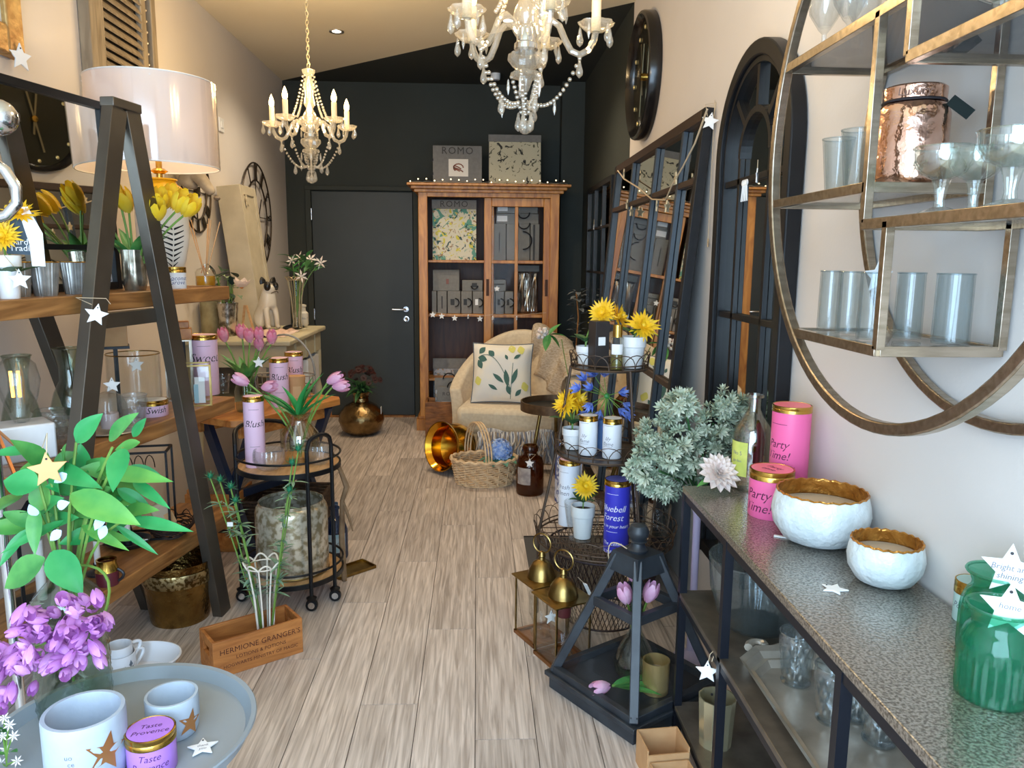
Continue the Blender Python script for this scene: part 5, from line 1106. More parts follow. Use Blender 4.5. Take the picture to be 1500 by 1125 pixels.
obj('tray', G().bx(-.075, .075, -.075, .075, 0, .025), black_m, o, bevel=.002)
for x in (-.07, .07):
    for y in (-.07, .07): obj('post', G().bx(x-.005, x+.005, y-.005, y+.005, .025, .3), black_m, o)
obj('roof', G().bx(-.075, .075, -.075, .075, .3, .315).lathe([(.05, .315), (.02, .36), (1e-4, .365)], 4), black_m, o); obj('candle', G().cyl((0, 0, .025), .015, .2, 14), white, o)
for s in (-1, 1): obj('pane', G().bx(-.065, .065, s*.07-.001, s*.07+.001, .026, .298), clear, o)
star_tag('white star tag lying inside the tall black lantern', p+Vector((.0, -.045, .029)), .028, (PI/2, 0, .4))
p = S(157, 838, .03, z3); o = T('wine_cup', 'burgundy enamel cup with gold rim on the bottom board', 'cup', p); lathe_obj('cup', shell([(1e-4, 0), (.036, 0), (.038, .05), (.03, .075)], .003), M('burgundy', (96, 34, 48), .3), o); lathe_obj('gilt_band', [(.0385, .05), (.031, .076), (.033, .09), (.028, .09)], gold, o); obj('handle', G().tube(bez((.036, 0, .055), (.075, 0, .035), (.036, 0, .012), 8), .005, 6), blk, o)
# wire bird nest bowl with kraft soap
p = S(250, 765, .09, z3); nm_ = M('nest_wire', (52, 36, 30), .6, .4); o = T('wire_nest', 'dark tangled wire nest bowl on the bottom board', 'bowl', p)
for k in range(16):
    ph = random.uniform(0, 6); rr = .05+.045*(k/15); obj('wire_strand', G().tube([((rr+.006*sin(3*t+ph))*cos(t), (rr+.006*cos(2*t+ph))*sin(t), .004+.05*(k/15)**1.3+.006*sin(4*t+ph)) for t in [2*PI*i/36 for i in range(36)]], .0026, 4, True), nm_, o)
for k in range(10): t = 2*PI*k/10; obj('wire_loop', G().tube([(.098*cos(t+.25*a), .098*sin(t+.25*a), .052+.028*cos(a*PI/2)) for a in (-1, -.5, 0, .5, 1)], .0024, 4), nm_, o)
o = T('soap_pouch', 'beige stone-coloured soap pouch leaning in the wire nest', 'pouch', p+Vector((0, 0, .012)), rot=(.0, -.35, .6)); obj('pouch', G().bx(-.035, .035, -.02, .02, .02, .14), M('beige_pouch', (190, 172, 146), .8), o, bevel=.012); obj('paper_label', G().bx(.0, .0355, -.0215, .0, .04, .09), M('tan_label', (206, 158, 110), .8), o)
p = S(205, 740, .2, z3); o = T('wire_lantern', 'tall open black wire lantern stand at the back of the bottom board', 'lantern', p, ang); hh = .36
for x in (-.12, .12):
    for y in (-.06, .06): obj('post', G().bx(x-.004, x+.004, y-.004, y+.004, 0, hh), black_m, o)
for z in (.004, hh): obj('ring_frame', G().bx(-.12, .12, -.064, -.056, z-.004, z+.004).bx(-.12, .12, .056, .064, z-.004, z+.004).bx(-.124, -.116, -.06, .06, z-.004, z+.004).bx(.116, .124, -.06, .06, z-.004, z+.004), black_m, o)
for k in range(5): obj('scroll_wire', G().tube([(-.1+.04*k+.018*cos(t), -.06, hh-.06+.05*sin(t)) for t in [PI*i/8 for i in range(9)]], .002, 4), black_m, o)
# ---- floor under / before the unit
p, r, h = V(268, 935, 800, 104, Z=0); o = T('brass_bin', 'tall dented brass bin on the floor under the A-frame shelf', 'bin', (p.x-.03, p.y+.06, 0)); h = z3-.075
obj('bin_body', G().lathe(shell([(1e-4, 0), (r*.78, 0), (r*.8, .01), (r, h)], .004), 44), brass, o)
obj('textured_band', G().lathe([(r*.955, h*.66), (r*.975, h*.70), (r*1.0, h*.86), (r*.99, h*.88)], 60, lambda t, z: 1+.01*sin(40*t)*sin(900*z)), M('stippled_gold', (196, 176, 130), .35, 1, rgb2=(110, 88, 50), scale=70, contrast=(.48, .56)), o)
for s in (-1, 1): obj('ring_handle', G().tube([(s*(r*.99+.006), .03*cos(t), h*.7+.03*sin(t)) for t in [2*PI*i/20 for i in range(20)]], .004, 6, True), oldbrass, o)
enam = M('white_enamel', (226, 230, 238), .25)
DP = Vector((-1.19, 2.53, 0)); o = T('white_dish', 'oval white enamel dish on the floor beside the brass bin', 'dish', DP, .3); obj('dish', G().lathe(shell([(1e-4, 0), (.6, 0), (.8, .02), (.97, .075), (1, .08)], .02), 40, mtx=Matrix.Diagonal((.16, .12, 1, 1))), enam, o); obj('rolled_rim', G().tube([(.16*cos(t), .12*sin(t), .08) for t in [2*PI*i/48 for i in range(48)]], .004, 6, True), enam, o)
for k in range(2):
    q = DP+Vector((-.035, 0, .021+.03*k)); o = T('enamel_mug', ['white enamel mug with grey star standing in the white dish', 'white enamel mug nested in the star mug in the white dish'][k], 'mug', q, face(q, 20)); r = .05-.008*k
    obj('cup', G().lathe(shell([(1e-4, 0), (r*.92, 0), (r, .01), (r, .085)], .003), 32), enam, o); obj('handle', G().tube(bez((r*.95, 0, .075), (r+.06, 0, .085), (r*.98, 0, .02), 10), .006, 7), enam, o)
    if k == 0: obj('printed_star', G().add([(1.006*r*sin(x/r+.35), -1.006*r*cos(x/r+.35), .045+z) for x, z in star_poly(.024)]+[(1.006*r*sin(.35), -1.006*r*cos(.35), .045)], [(i, (i+1) % 10, 10) for i in range(10)]), M('slate_print', (96, 110, 126), .5), o)
# ================================================================== ROUND TROLLEY
TC = Vector((-.80, 3.24, 0)); tr = .215; tzs = [.115, at(420, 678, Y=TC.y).z]
tro = T('round_trolley', 'round two-tier black metal trolley with pale wood discs on castors', 'trolley', TC)
for z in tzs:
    d_ = obj('wood_disc', G().lathe([(1e-4, z-.014), (tr-.006, z-.014), (tr-.006, z), (1e-4, z)], 48), palew, tro); obj('rim_ring', G().lathe([(tr-.006, z-.016), (tr+.002, z-.016), (tr+.002, z+.004), (tr-.006, z+.004)], 48, closed=True), black_m, tro)
    obj('guard_rail', G().tube([(tr*cos(t), tr*sin(t), z+.045) for t in [2*PI*i/48 for i in range(48)]], .005, 6, True), black_m, tro)
for a in (-2.75, -1.0, .0-.42, 1.75):
    x, y = tr*cos(a), tr*sin(a); obj('post', G().tube([(x, y, .06), (x, y, tzs[1]+.1)], .0085, 8), black_m, tro)
    c_ = obj('castor', G().lathe([(1e-4, .05), (.02, .05), (.022, .058), (.009, .066)], 14).lathe([(1e-4, -.01), (.024, -.01), (.026, 0), (.024, .01), (1e-4, .01)], 18, mtx=Matrix.Translation((0, 0, .026)) @ Matrix.Rotation(PI/2, 4, 'X')), black_m, tro, (x, y, 0)); obj('chrome_wheel', G().lathe([(1e-4, -.0115), (.014, -.0115), (.014, .0115), (1e-4, .0115)], 14, mtx=Matrix.Translation((0, 0, .026)) @ Matrix.Rotation(PI/2, 4, 'X')), chrome, c_)
for a, b in ((-2.75, -4.53), (-1.0, -.42)):
    pts = [(tr*cos(a), tr*sin(a), tzs[1]+.05)]+[(tr*cos(a+(b-a)*i/12), tr*sin(a+(b-a)*i/12), tzs[1]+.10+.055*math.sin(PI*min(1, max(0, i/12)))**.35) for i in range(13)]+[(tr*cos(b), tr*sin(b), tzs[1]+.05)]
    obj('hoop_handle', G().tube(pts, .009, 8), black_m, tro)
# big mercury cylinder
p = Vector((TC.x+.005, TC.y-.01, tzs[0]+.001)); r = 51*mpp(p); h = at(426, 738, Y=p.y).z-p.z+.02
o = T('mercury_cylinder', 'large mottled mercury glass cylinder on the lower trolley disc', 'vase', p)
mg_, N, L, b = newmat('mottled_mercury'); b.inputs['Metallic'].default_value = .45; b.inputs['Roughness'].default_value = .22
tc = N.new('ShaderNodeTexCoord'); n_ = N.new('ShaderNodeTexNoise'); n_.inputs['Scale'].default_value = 34; n_.inputs['Detail'].default_value = 8; L.new(tc.outputs['Object'], n_.inputs['Vector']); rp = N.new('ShaderNodeValToRGB'); rp.color_ramp.elements[0].position = .4; rp.color_ramp.elements[1].position = .56; rp.color_ramp.elements[0].color = lin((150, 138, 108)); rp.color_ramp.elements[1].color = lin((212, 206, 186)); L.new(n_.outputs['Fac'], rp.inputs[0]); L.new(rp.outputs[0], b.inputs['Base Color'])
obj('cylinder', G().lathe(shell([(1e-4, 0), (r*.97, 0), (r, .012), (r, h*.86), (r*.96, h*.93), (r*.9, h*.96), (r*.9, h)], .004), 44), mg_, o); obj('gilt_base_ring', G().tube([(r*.99*cos(t), r*.99*sin(t), .006) for t in [2*PI*i/40 for i in range(40)]], .004, 6, True), oldbrass, o)
dwm = M('driftwood', (150, 122, 90), .8, rgb2=(104, 80, 56), scale=12)
o = T('driftwood', 'gnarled driftwood twig leaning against the round trolley', 'twig', (-.60, 3.36, 0)); obj('branch', G().tube([(.0, .0, 0), (-.01, .02, .2), (.0, 0, .38), (.02, .01, .44), (-.01, .02, .52), (-.045, .03, .6)], [.012, .014, .011, .014, .01, .004], 7), dwm, o); obj('twig', G().tube([(0, 0, .38), (.03, -.01, .30), (.045, -.01, .24)], [.008, .007, .003], 6), dwm, o); obj('twig', G().tube([(-.01, .02, .52), (-.05, .01, .53), (-.07, .01, .51)], [.006, .005, .002], 6), dwm, o)
# top disc things
TZ1 = tzs[1]+.001
p, r, h = V(371, 640, 577, 29, Z=TZ1, p=Vector((TC.x-.125, TC.y-.05, TZ1))); blush('tall blush candle tin lettered Blush on the round trolley', p, r, h, 'Blush')
def ribbed_bowl(label, p, r, h, m=cutg, grp=None): return vessel('ribbed_bowl', label, 'bowl', p, [(1e-4, 0), (r*.55, 0), (r*.75, h*.1), (r, h*.45), (r, h*.8), (r*.93, h)], m, .004, 72, lambda t, z: 1+.025*cos(24*t))
p = Vector((TC.x-.055, TC.y-.105, TZ1)); ribbed_bowl('ribbed clear glass bowl before the blush tin on the trolley', p, .063, .085)
p = Vector((TC.x+.13, TC.y-.02, TZ1)); ribbed_bowl('ribbed clear glass bowl beside the tulip vase on the trolley', p, .055, .085)
p = Vector((TC.x+.045, TC.y+.02, TZ1)); h = at(433, 600, Y=p.y).z-TZ1-.01; r = 26*mpp(p)
vessel('pineapple_vase', 'amber tinted diamond-cut glass vase on the round trolley', 'vase', p, [(1e-4, 0), (r*.7, 0), (r*.9, h*.1), (r, h*.4), (r*.95, h*.6), (r*.55, h*.82), (r*.55, h*.88), (r*.8, h)], glass('honey_glass', (226, 208, 160), .16, .04), .003, 56, lambda t, z: 1+(.05*abs(sin(7*t+80*z))+.05*abs(sin(7*t-80*z)) if z < h*.75 else 0))
hd = []
for px, py, d in ((364, 562, (-.8, -.3, .5)), (385, 568, (1, -.5, .25)), (488, 566, (1, -.3, .1)), (480, 560, (.8, -.1, .4))): q = at(px, py, Y=p.y-.02)-p; hd.append((q, d))
lv = []
for px, py, s in ((375, 560, 1.0), (398, 565, 1.05), (405, 590, .9), (455, 545, 1.15), (443, 552, 1.0), (470, 555, 1.1), (478, 568, .9), (425, 565, .8)):
    q = at(px, py, Y=p.y+random.uniform(-.03, .02))-p; st = Vector((0, 0, h*.85)); lv.append((st, q-st, (q-st).length/.2*1.05))
tulips('pale pink tulips with broad green leaves in the amber vase on the trolley', p, hd, pinkp, lv, neck=h, leafmat=leafb, L=.2, Wl=.062)
# ================================================================== CRATE, WIRE HOLDER, BLUE BOTTLE, BRASS TRAY
FLc, FRc, BLc = at(314, 997, Z=0), at(444.5, 955, Z=0), at(285, 966, Z=0)
cu_ = (FRc-FLc); cw = cu_.length; cdp = .15
cr = T('lettered_crate', 'small honey wood crate with dark lettering on the floor', 'crate', FLc, math.atan2(cu_.y, cu_.x)); chh = .135
obj('front_board', G().bx(0, cw, 0, .012, 0, chh), cratew, cr, bevel=.002); obj('back_board', G().bx(0, cw, cdp-.012, cdp, 0, chh), cratew, cr, bevel=.002)
for x in (0, cw-.012):
    obj('end_board', G().bx(x, x+.012, .012, cdp-.012, 0, chh*.52).bx(x, x+.012, .012, cdp-.012, chh*.76, chh).bx(x, x+.012, .012, .042, chh*.52, chh*.76).bx(x, x+.012, cdp-.042, cdp-.012, chh*.52, chh*.76), cratew, cr, bevel=.0015)
obj('bottom_board', G().bx(.012, cw-.012, .012, cdp-.012, .002, .012), cratew, cr)
g = G(); text_flat(g, "HERMIONE GRANGER'S", cw*.086, (cw*.52, chh*.68), 0, -.0008, space=1.0); text_flat(g, 'LOTIONS & POTIONS', cw*.058, (cw*.52, chh*.46), 0, -.0008); text_flat(g, 'HOGWARTS MINISTRY OF MAGIC', cw*.055, (cw*.52, chh*.27), 0, -.0008); obj('lettering', g, M('burnt_ink', (84, 38, 20), .7), cr)
cv = Vector((-cu_.y, cu_.x, 0)).normalized(); cun = cu_.normalized()
p = FLc+cun*(cw*.66)+cv*(cdp*.5)+Vector((0, 0, .013))
wp = M('white_wire', (236, 228, 216), .5)
h = at(393, 820, Y=p.y).z-p.z
wire_vase('white wire trumpet holder with looped rim standing in the lettered crate', p, 27*mpp(p)*.9, h, wp, 8, True, .0032)
o = T('thistle_stems', 'grey green sea holly stems in the white wire holder', 'plant', p+Vector((0, 0, .01))); hol = leaf_mesh(.05, .012, .2); hol.materials.append(M('sea_holly', (96, 140, 112), .6, rgb2=(150, 176, 150), scale=30)); hd2 = M('holly_head', (30, 120, 84), .6)
def spiky(L):
    g = G().ball((0, 0, .008), .01, 8)
    for j in range(22):
        a = j*2.4; e = -.2+1.5*(j/22); d = Vector((cos(a)*cos(e), sin(a)*cos(e), sin(e))); s = Vector((-sin(a), cos(a), 0))*L*.09; g.add([d*.002, d*L*.5+s, d*L, d*L*.5-s], [(0, 1, 2, 3)])
    return g
def spray(base, tip, k, spread=.03, heads=()):
    base, tip = Vector(base), Vector(tip); ctrl = base.lerp(tip, .5)+Vector((0, 0, .04)); pts = bez(base, ctrl, tip, 12); obj('stem', G().tube(pts, .0028, 5), stemg, o)
    for i in range(k):
        q = pts[4+int(8*i/k)]
        for j in range(5): a = random.uniform(0, 2*PI); obj('leaf', hol, None, o, mtx=frame_at(q, (cos(a), sin(a), random.uniform(-.2, .8)), s=random.uniform(.7, 1.2)))
for px, py, dd in ((308, 700, .0), (322, 705, .02), (338, 715, -.02), (345, 735, -.02)): q = at(px, py, Y=p.y+dd)-o.location; spray((0, 0, .0), q, 6); obj('thistle_head', spiky(.03), hd2, o, q)
for px, py, dd in ((437, 660, -.05), (428, 680, -.05), (424, 720, -.06)): q = at(px, py, Y=p.y+dd)-o.location; spray((.01, 0, .0), q, 6); obj('thistle_head', spiky(.032), hd2, o, q)
obj('price_tag', G().box((at(337, 768, Y=p.y-.04)-o.location), (.02, .002, .016)), matw, o)
p, r, h = V(492, 822, 737, 36, Z=0); o = T('blue_bottle', 'cobalt blue glass bottle with pale label on the floor by the trolley', 'bottle', p, face(p, 10)); lathe_obj('bottle', shell([(1e-4, 0), (r*.95, 0), (r, .01), (r, h*.55), (r*.8, h*.7), (r*.35, h*.82), (r*.33, h*.95), (r*.4, h*.96), (r*.4, h)], .003), blueg, o); obj('paper_label', G().lathe([(r*1.012, h*.16), (r*1.012, h*.52)], 12, a0=-PI/2-.85, a1=-PI/2+.7), M('aqua_label', (150, 196, 214), .6, rgb2=(196, 216, 226), scale=40), o); g = G(); text_wrap(g, 'oo', .03, r*1.018, h*.34, 0, 10); obj('lettering', g, inkg, o); obj('stopper', G().cyl((0, 0, h), r*.3, .02, 12), blueg, o)
q = at(520, 838, Z=0); o = T('brass_tray', 'small square brass tray lying on the floor by the blue bottle', 'tray', (q.x-.02, q.y+.02, 0), .75); obj('plate', G().bx(-.1, .1, -.055, .055, 0, .004), oldbrass, o); obj('rim', G().bx(-.1, .1, -.058, -.053, 0, .014).bx(-.1, .1, .053, .058, 0, .014).bx(-.103, -.098, -.055, .055, 0, .014).bx(.098, .103, -.055, .055, 0, .014), oldbrass, o)
# ================================================================== TRAY TABLE (front left)
TT = Vector((-.735, 1.50, 0)); TTZ = .46; greyt = M('grey_tray', (150, 160, 168), .5, .1)
o = T('tray_table', 'round grey metal tray table with raised rim holding the concrete pots', 'tray table', TT)
lathe_obj('tray', [(1e-4, TTZ-.004), (.243, TTZ-.004), (.256, TTZ+.022), (.266, TTZ+.024), (.268, TTZ+.021), (.258, TTZ+.018), (.25, TTZ-.012), (1e-4, TTZ-.012)], greyt, o, 64)
for k in range(4): a = PI/4+PI/2*k; obj('leg', G().tube([(.22*cos(a), .22*sin(a), TTZ-.01), (.2*cos(a), .2*sin(a), 0)], .008, 8), greyt, o)
obj('leg_ring', G().tube([(.205*cos(t), .205*sin(t), .1) for t in [2*PI*i/40 for i in range(40)]], .006, 6, True), greyt, o)
conc = M('pale_concrete', (186, 198, 210), .75, rgb2=(168, 180, 194), scale=9, bump=.12, bscale=40); cstar = M('copper_star', (176, 112, 62), .4, .6, rgb2=(196, 136, 84), scale=8)
def conc_pot(label, p, r, h, tn, sr_, sz_, words=False):
    o = T('concrete_pot', label, 'pot', p, face(p, tn))
    lathe_obj('pot', [(1e-4, 0), (r*.86, 0), (r*.95, .012), (r, .04), (r, h-.005), (r*.98, h), (r*.88, h), (r*.86, h-.006), (r*.84, .03), (1e-4, .022)], conc, o, 44)
    a0_ = math.radians(38 if h < .1 else 26); poly = star_poly(sr_, .42, .25)
    obj('inlaid_star', G().add([((r+.0012)*sin(x/r+a0_), -(r+.0012)*cos(x/r+a0_), sz_+z) for x, z in poly]+[((r+.0012)*sin(a0_), -(r+.0012)*cos(a0_), sz_)], [(i, (i+1) % 10, 10) for i in range(10)]), cstar, o)
    if words: g = G(); text_wrap(g, 'uo', .014, r*1.006, h*.62, 0, -25); text_wrap(g, 'ce', .014, r*1.006, h*.52, 0, -22); obj('lettering', g, inkg, o)
q = at(122, 1038, Z=TTZ+.135); conc_pot('large pale concrete pot with copper star on the tray table', Vector((q.x, q.y, TTZ-.003)), 56*mpp(q), .135, 0, .042, .074, True)
q = at(251, 1014, Z=TTZ+.085); conc_pot('small pale concrete pot with copper star on the tray table', Vector((q.x, q.y, TTZ-.003)), 37*mpp(q), .085, 0, .03, .035)
q = at(220, 1067, Z=TTZ+.08); pt_ = M('purple_tin', (186, 130, 226), .4); tin('round purple candle tin lettered Taste Provence on the tray table', Vector((q.x, q.y, TTZ-.003)), 34*mpp(q), .083, pt_, pt_, ['Taste', 'Provence'], M('ink_purple', (84, 40, 100), .6), -8, size=.019, zc=.55, topline=['Taste', 'Provence'], lidh=.022)
q = at(297, 1095, Z=TTZ); star_tag('white star tag lying flat on the grey tray table', Vector((q.x, q.y, TTZ+.001)), .032, (-PI/2, 0, .3), words=['thank', 'you'])
# bubble glass bottle with foliage
BP = Vector((-.885, 1.615, TTZ-.003)); o = T('bubble_bottle', 'green bubbled glass bottle on the tray table holding foliage', 'bottle', BP); r = .073; nk = at(133, 842, Y=BP.y).z-BP.z
prof = [(1e-4, 0), (r*.95, 0)]+[(r, .008+(nk-.07)*i/24) for i in range(25)]+[(r*.85, nk-.04), (r*.5, nk-.012), (r*.42, nk), (r*.42, nk+.025), (r*.5, nk+.03)]
obj('bottle', G().lathe(shell(prof, .004), 72, lambda t, z: 1+(.07*max(0, cos(14*t+PI*(int(z/.018) % 2)))*abs(sin(PI*z/.018)) if .01 < z < nk-.07 else 0)), greeng, o)
obj('price_tag', G().box((.01, -r*.55, nk+.02), (.03, .002, .034), Matrix.Rotation(.35, 3, 'Y')), matw, o)
fo = T('leafy_stems', 'tall stems of large glossy green leaves in the bubbled bottle', 'plant', BP+Vector((0, 0, .02)))
fb = fo.location; nkp = Vector((0, 0, nk+.01))
lv = [(112, 648, 146, 605, 26, 0), (160, 645, 194, 604, 21, 0), (180, 657, 163, 714, 24, -.06), (205, 648, 165, 658, 14, 0), (42, 660, -12, 663, 13, -.05), (72, 684, 25, 646, 24, 0), (57, 712, 2, 702, 34, -.04), (104, 724, 200, 764, 33, -.07), (190, 762, 272, 772, 16, -.03), (66, 818, -2, 862, 34, -.05), (76, 808, 118, 868, 36, -.06), (150, 692, 242, 698, 22, .03), (172, 716, 222, 744, 16, .02), (52, 742, 48, 812, 18, -.04), (95, 762, 0, 806, 12, 0), (58, 748, 62, 700, 26, 0), (132, 742, 124, 694, 26, .05), (100, 692, 84, 652, 20, .04), (120, 694, 116, 650, 26, .05), (150, 732, 174, 690, 20, .05), (195, 705, 242, 738, 14, .02), (60, 770, 0, 748, 20, .03), (40, 775, -5, 830, 14, .03), (120, 770, 180, 800, 14, .0), (170, 770, 232, 812, 10, .0), (110, 700, 160, 670, 24, .06), (90, 735, 70, 690, 24, .04), (140, 715, 190, 690, 20, .06), (165, 745, 205, 755, 15, .04), (30, 725, -10, 745, 20, .03), (195, 640, 212, 612, 13, .02)]
for _ in range(26):
    bx0, by0 = random.uniform(40, 190), random.uniform(675, 790); a_ = random.uniform(-.3, PI+.3); L_ = random.uniform(40, 70); lv.append((bx0, by0, bx0+L_*cos(a_)*1.1, by0-L_*sin(a_)*.7+12, random.uniform(18, 28), random.uniform(.02, .12)))
for i, (bx0, by0, tx, ty_, wd, dd) in enumerate(lv):
    a, b = at(bx0, by0, Y=BP.y+dd)-fb, at(tx, ty_, Y=BP.y+dd-.05*(i % 3))-fb; L_ = (b-a).length; l_ = leaf_mesh(L_, wd*mpp(BP)*1.15, .12, .3, 8)
    obj('leaf', l_, [leafb, leafg, leafb, M('leaf_mid', (70, 150, 70), .45, rgb2=(120, 184, 84), scale=10, tl=.2)][i % 4], fo, mtx=frame_at(a, b-a, up=(.15, -1, .75)))
for tx, ty_, dd in ((165, 655, 0), (105, 722, -.05), (72, 684, 0), (52, 745, -.02), (190, 760, -.03), (120, 690, .04), (150, 700, .03), (75, 812, -.05), (180, 656, -.05), (42, 660, -.03), (112, 648, 0)):
    q = at(tx, ty_, Y=BP.y+dd)-fb; obj('stem', G().tube(bez((0, 0, .05), nkp+Vector((q.x*.12, 0, .06)), q, 10), .003, 6), stemg, fo)
budm = M('pale_blue_bud', (186, 212, 232), .6)
for px, py in ((84, 742), (90, 777), (152, 757), (155, 770), (98, 694), (54, 755)): q = at(px, py, Y=BP.y-.1)-fb; obj('paper_leaf_tag', leaf_mesh(.03, .02, .1), budm, fo, mtx=frame_at(q, (random.uniform(-1, 1), -.2, random.uniform(-1, .4)), up=(0, -1, .3)))
q = at(70, 688, Y=BP.y-.12); star_tag('plain wooden star hanging in the green foliage', q, 27*mpp(q), (0, 0, face(q)), mat=M('birch_ply', (222, 176, 118), .6, rgb2=(214, 166, 108), scale=5), string=[(0, 0, .03), (.004, .01, .07), (-.006, .02, .04)], tilt=-.05)
# lilac
fl_ = T('lilac_spray', 'large drooping purple lilac flower spray in front of the bubbled bottle', 'flower', BP+Vector((0, 0, .05)))
g = G()
for j in range(5):
    a = 2*PI*j/5; g.sheet(lambda u_, v_: ((.011*math.sin(PI*(.15+.62*u_)))*cos(a+(v_-.5)*1.5*(math.sin(PI*(.1+.8*u_)))), (.011*math.sin(PI*(.15+.62*u_)))*sin(a+(v_-.5)*1.5*(math.sin(PI*(.1+.8*u_)))), .036*u_), 5, 2)
fm = g.mesh('floret'); fm.materials.append(lilacp); fm2 = fm.copy(); fm2.materials.clear(); fm2.materials.append(M('lilac_pale', (214, 142, 214), .5, rgb2=(232, 180, 232), scale=30, tl=.2))
axis = []
for k in range(105):
    t = random.random(); px = -14+168*t; py = 972-62*t+random.gauss(0, 17+14*sin(PI*t)); dd = -.19+random.uniform(-.05, .04)
    q = at(px, py, Y=BP.y+dd)-fl_.location; obj('floret', fm if k % 3 else fm2, None, fl_, mtx=Matrix.Translation(q) @ Vector((random.uniform(-1, 1)+.5*(t-.3), random.uniform(-1.2, -.1), random.uniform(-.9, .9))).to_track_quat('Z', 'Y').to_matrix().to_4x4() @ Matrix.Scale(random.uniform(.85, 1.2), 4))
a, m_, b = at(-14, 972, Y=BP.y-.16)-fl_.location, at(70, 940, Y=BP.y-.16)-fl_.location, at(150, 908, Y=BP.y-.15)-fl_.location
obj('stem', G().tube([a, m_, b], .003, 6), stemg, fl_); obj('stem', G().tube(bez(b, b+Vector((.02, .08, .1)), Vector((0, 0, nk-.03)), 8), .003, 6), stemg, fl_)
# white blossom sprig, front corner
q = at(10, 1122, Z=TTZ); sp_ = T('blossom_sprig', 'small white and blush blossom sprig at the edge of the tray table', 'flower', Vector((q.x, q.y, TTZ))); ro = starflower(.012, 7).mesh('blossom'); ro.materials.append(whitep)
for px, py in ((6, 1052), (4, 1078), (20, 1078), (8, 1098), (25, 1115), (2, 1118), (14, 1062)): r_ = at(px, py, Y=q.y+random.uniform(-.02, .02))-sp_.location; obj('blossom', ro, None, sp_, mtx=Matrix.Translation(r_) @ Vector((.3, -1, .6)).to_track_quat('Z', 'Y').to_matrix().to_4x4()); obj('stem', G().tube(bez((0, 0, 0), (0, 0, r_.z*.5), r_, 5), .0016, 4), stemg, sp_)
l_ = leaf_mesh(.03, .014, .2); l_.materials.append(leafg)
for k in range(8): obj('leaf', l_, None, sp_, mtx=frame_at((random.uniform(-.02, .02), 0, random.uniform(.02, .08)), (random.uniform(-1, 1), -.4, .4)))
# steel arm lamp at the left edge
q = at(-2, 172, Y=1.66); o = T('steel_lamp', 'polished steel floor lamp with curved arm and ball finial beside the A-frame shelf', 'lamp', (q.x-.06, 1.66, 0))
lx = lambda px, py: at(px, py, Y=1.66)-Vector((q.x-.06, 1.66, 0))
obj('ball_finial', G().ball(lx(-2, 172), 26*mpp(q), 16), chrome, o); obj('neck', G().tube([lx(-2, 172), lx(-14, 205), lx(-12, 235)], .009, 8), chrome, o)
obj('curved_arm', G().tube([lx(-12, 235), lx(8, 250), lx(24, 275), lx(25, 298), lx(10, 315), lx(-14, 322), lx(-40, 330)], .011, 10), chrome, o); obj('pole', G().tube([lx(-40, 330), (lx(-40, 330).x, 0, 0)], .011, 10), chrome, o); obj('foot', G().cyl((lx(-40, 330).x, 0, 0), .08, .015, 28), chrome, o)
# ================================================================== RIGHT WALL: clock, mirrors
WX = XR-.001
cc = at(950, 94, X=XR-.06); o = T('round_wall_clock', 'round black wall clock with gold dots and slim hands above the pane mirror', 'clock', (WX, 4.42, cc.z)); r = .335
rotm = Matrix.Rotation(-PI/2, 4, 'Y')
obj('rim', G().lathe([(r*.86, 0), (r, 0), (r, .05), (r*.985, .062), (r*.94, .066), (r*.90, .05), (r*.86, .03)], 56, mtx=rotm, closed=True), M('black_gloss', (22, 20, 20), .18), o)
obj('dial', G().lathe([(1e-4, .02), (r*.9, .02), (r*.9, .012), (1e-4, .012)], 48, mtx=rotm), M('dial_black', (40, 40, 32), .12), o)
for k in range(12): a = 2*PI*k/12; obj('dot', G().ball((-.024, r*.78*cos(a), r*.78*sin(a)), .012, 8, (.5, 1, 1)), M('gold_dot', (232, 216, 160), .3, .6), o)
for a, L in ((1.35, .55), (1.75, .5), (-1.4, .62), (-1.75, .3)): obj('hand', G().bar((-.034, 0, 0), (-.034, r*L*cos(a), r*L*sin(a)), .012, .003, (1, 0, 0)), M('brass_hand', (150, 140, 110), .3, .8), o)
obj('hub', G().lathe([(1e-4, .02), (.02, .02), (.02, .042), (1e-4, .044)], 14, mtx=rotm), gold, o)
# big pane mirror leaning on the wall
PM0, PM1, PMH = 3.14, 5.15, 2.06
lean_ = math.atan2(.17, PMH)
pm_ = T('pane_mirror', 'large dark window pane mirror leaning against the wall behind the wire stand', 'mirror', (XR-.19, PM0, 0), rot=(-lean_, 0, -PI/2))   # local x runs -Y, front faces -X... local -y = -X
slate = M('slate_blue_frame', (50, 62, 74), .45, rgb2=(40, 50, 60), scale=8); brownr = M('dark_brown_rail', (58, 42, 34), .5)
W2 = PM1-PM0
obj('stile', G().bx(-.045, 0, -.02, .02, 0, PMH), blackp, pm_, bevel=.003); obj('stile', G().bx(-W2, -W2+.045, -.02, .02, 0, PMH), blackp, pm_, bevel=.003)
obj('top_rail', G().bx(-W2+.045, -.045, -.02, .02, PMH-.045, PMH), brownr, pm_, bevel=.003); obj('bottom_rail', G().bx(-W2+.045, -.045, -.02, .02, 0, .06), brownr, pm_, bevel=.003)
obj('mirror_glass', G().bx(-W2+.03, -.03, .004, .01, .03, PMH-.03), mirror_m, pm_); obj('backing_board', G().bx(-W2+.01, -.01, .0105, .018, .01, PMH-.01), blackp, pm_)
for y in (3.46, 3.97, 4.56): obj('vertical_bar', G().bx(PM0-y-.016, PM0-y+.016, -.018, .004, .06, PMH-.045), slate, pm_, bevel=.003)
for z in (1.78, .93): obj('cross_bar', G().bx(-W2+.045, -.045, -.016, .003, z-.014, z+.014), brownr, pm_, bevel=.003)
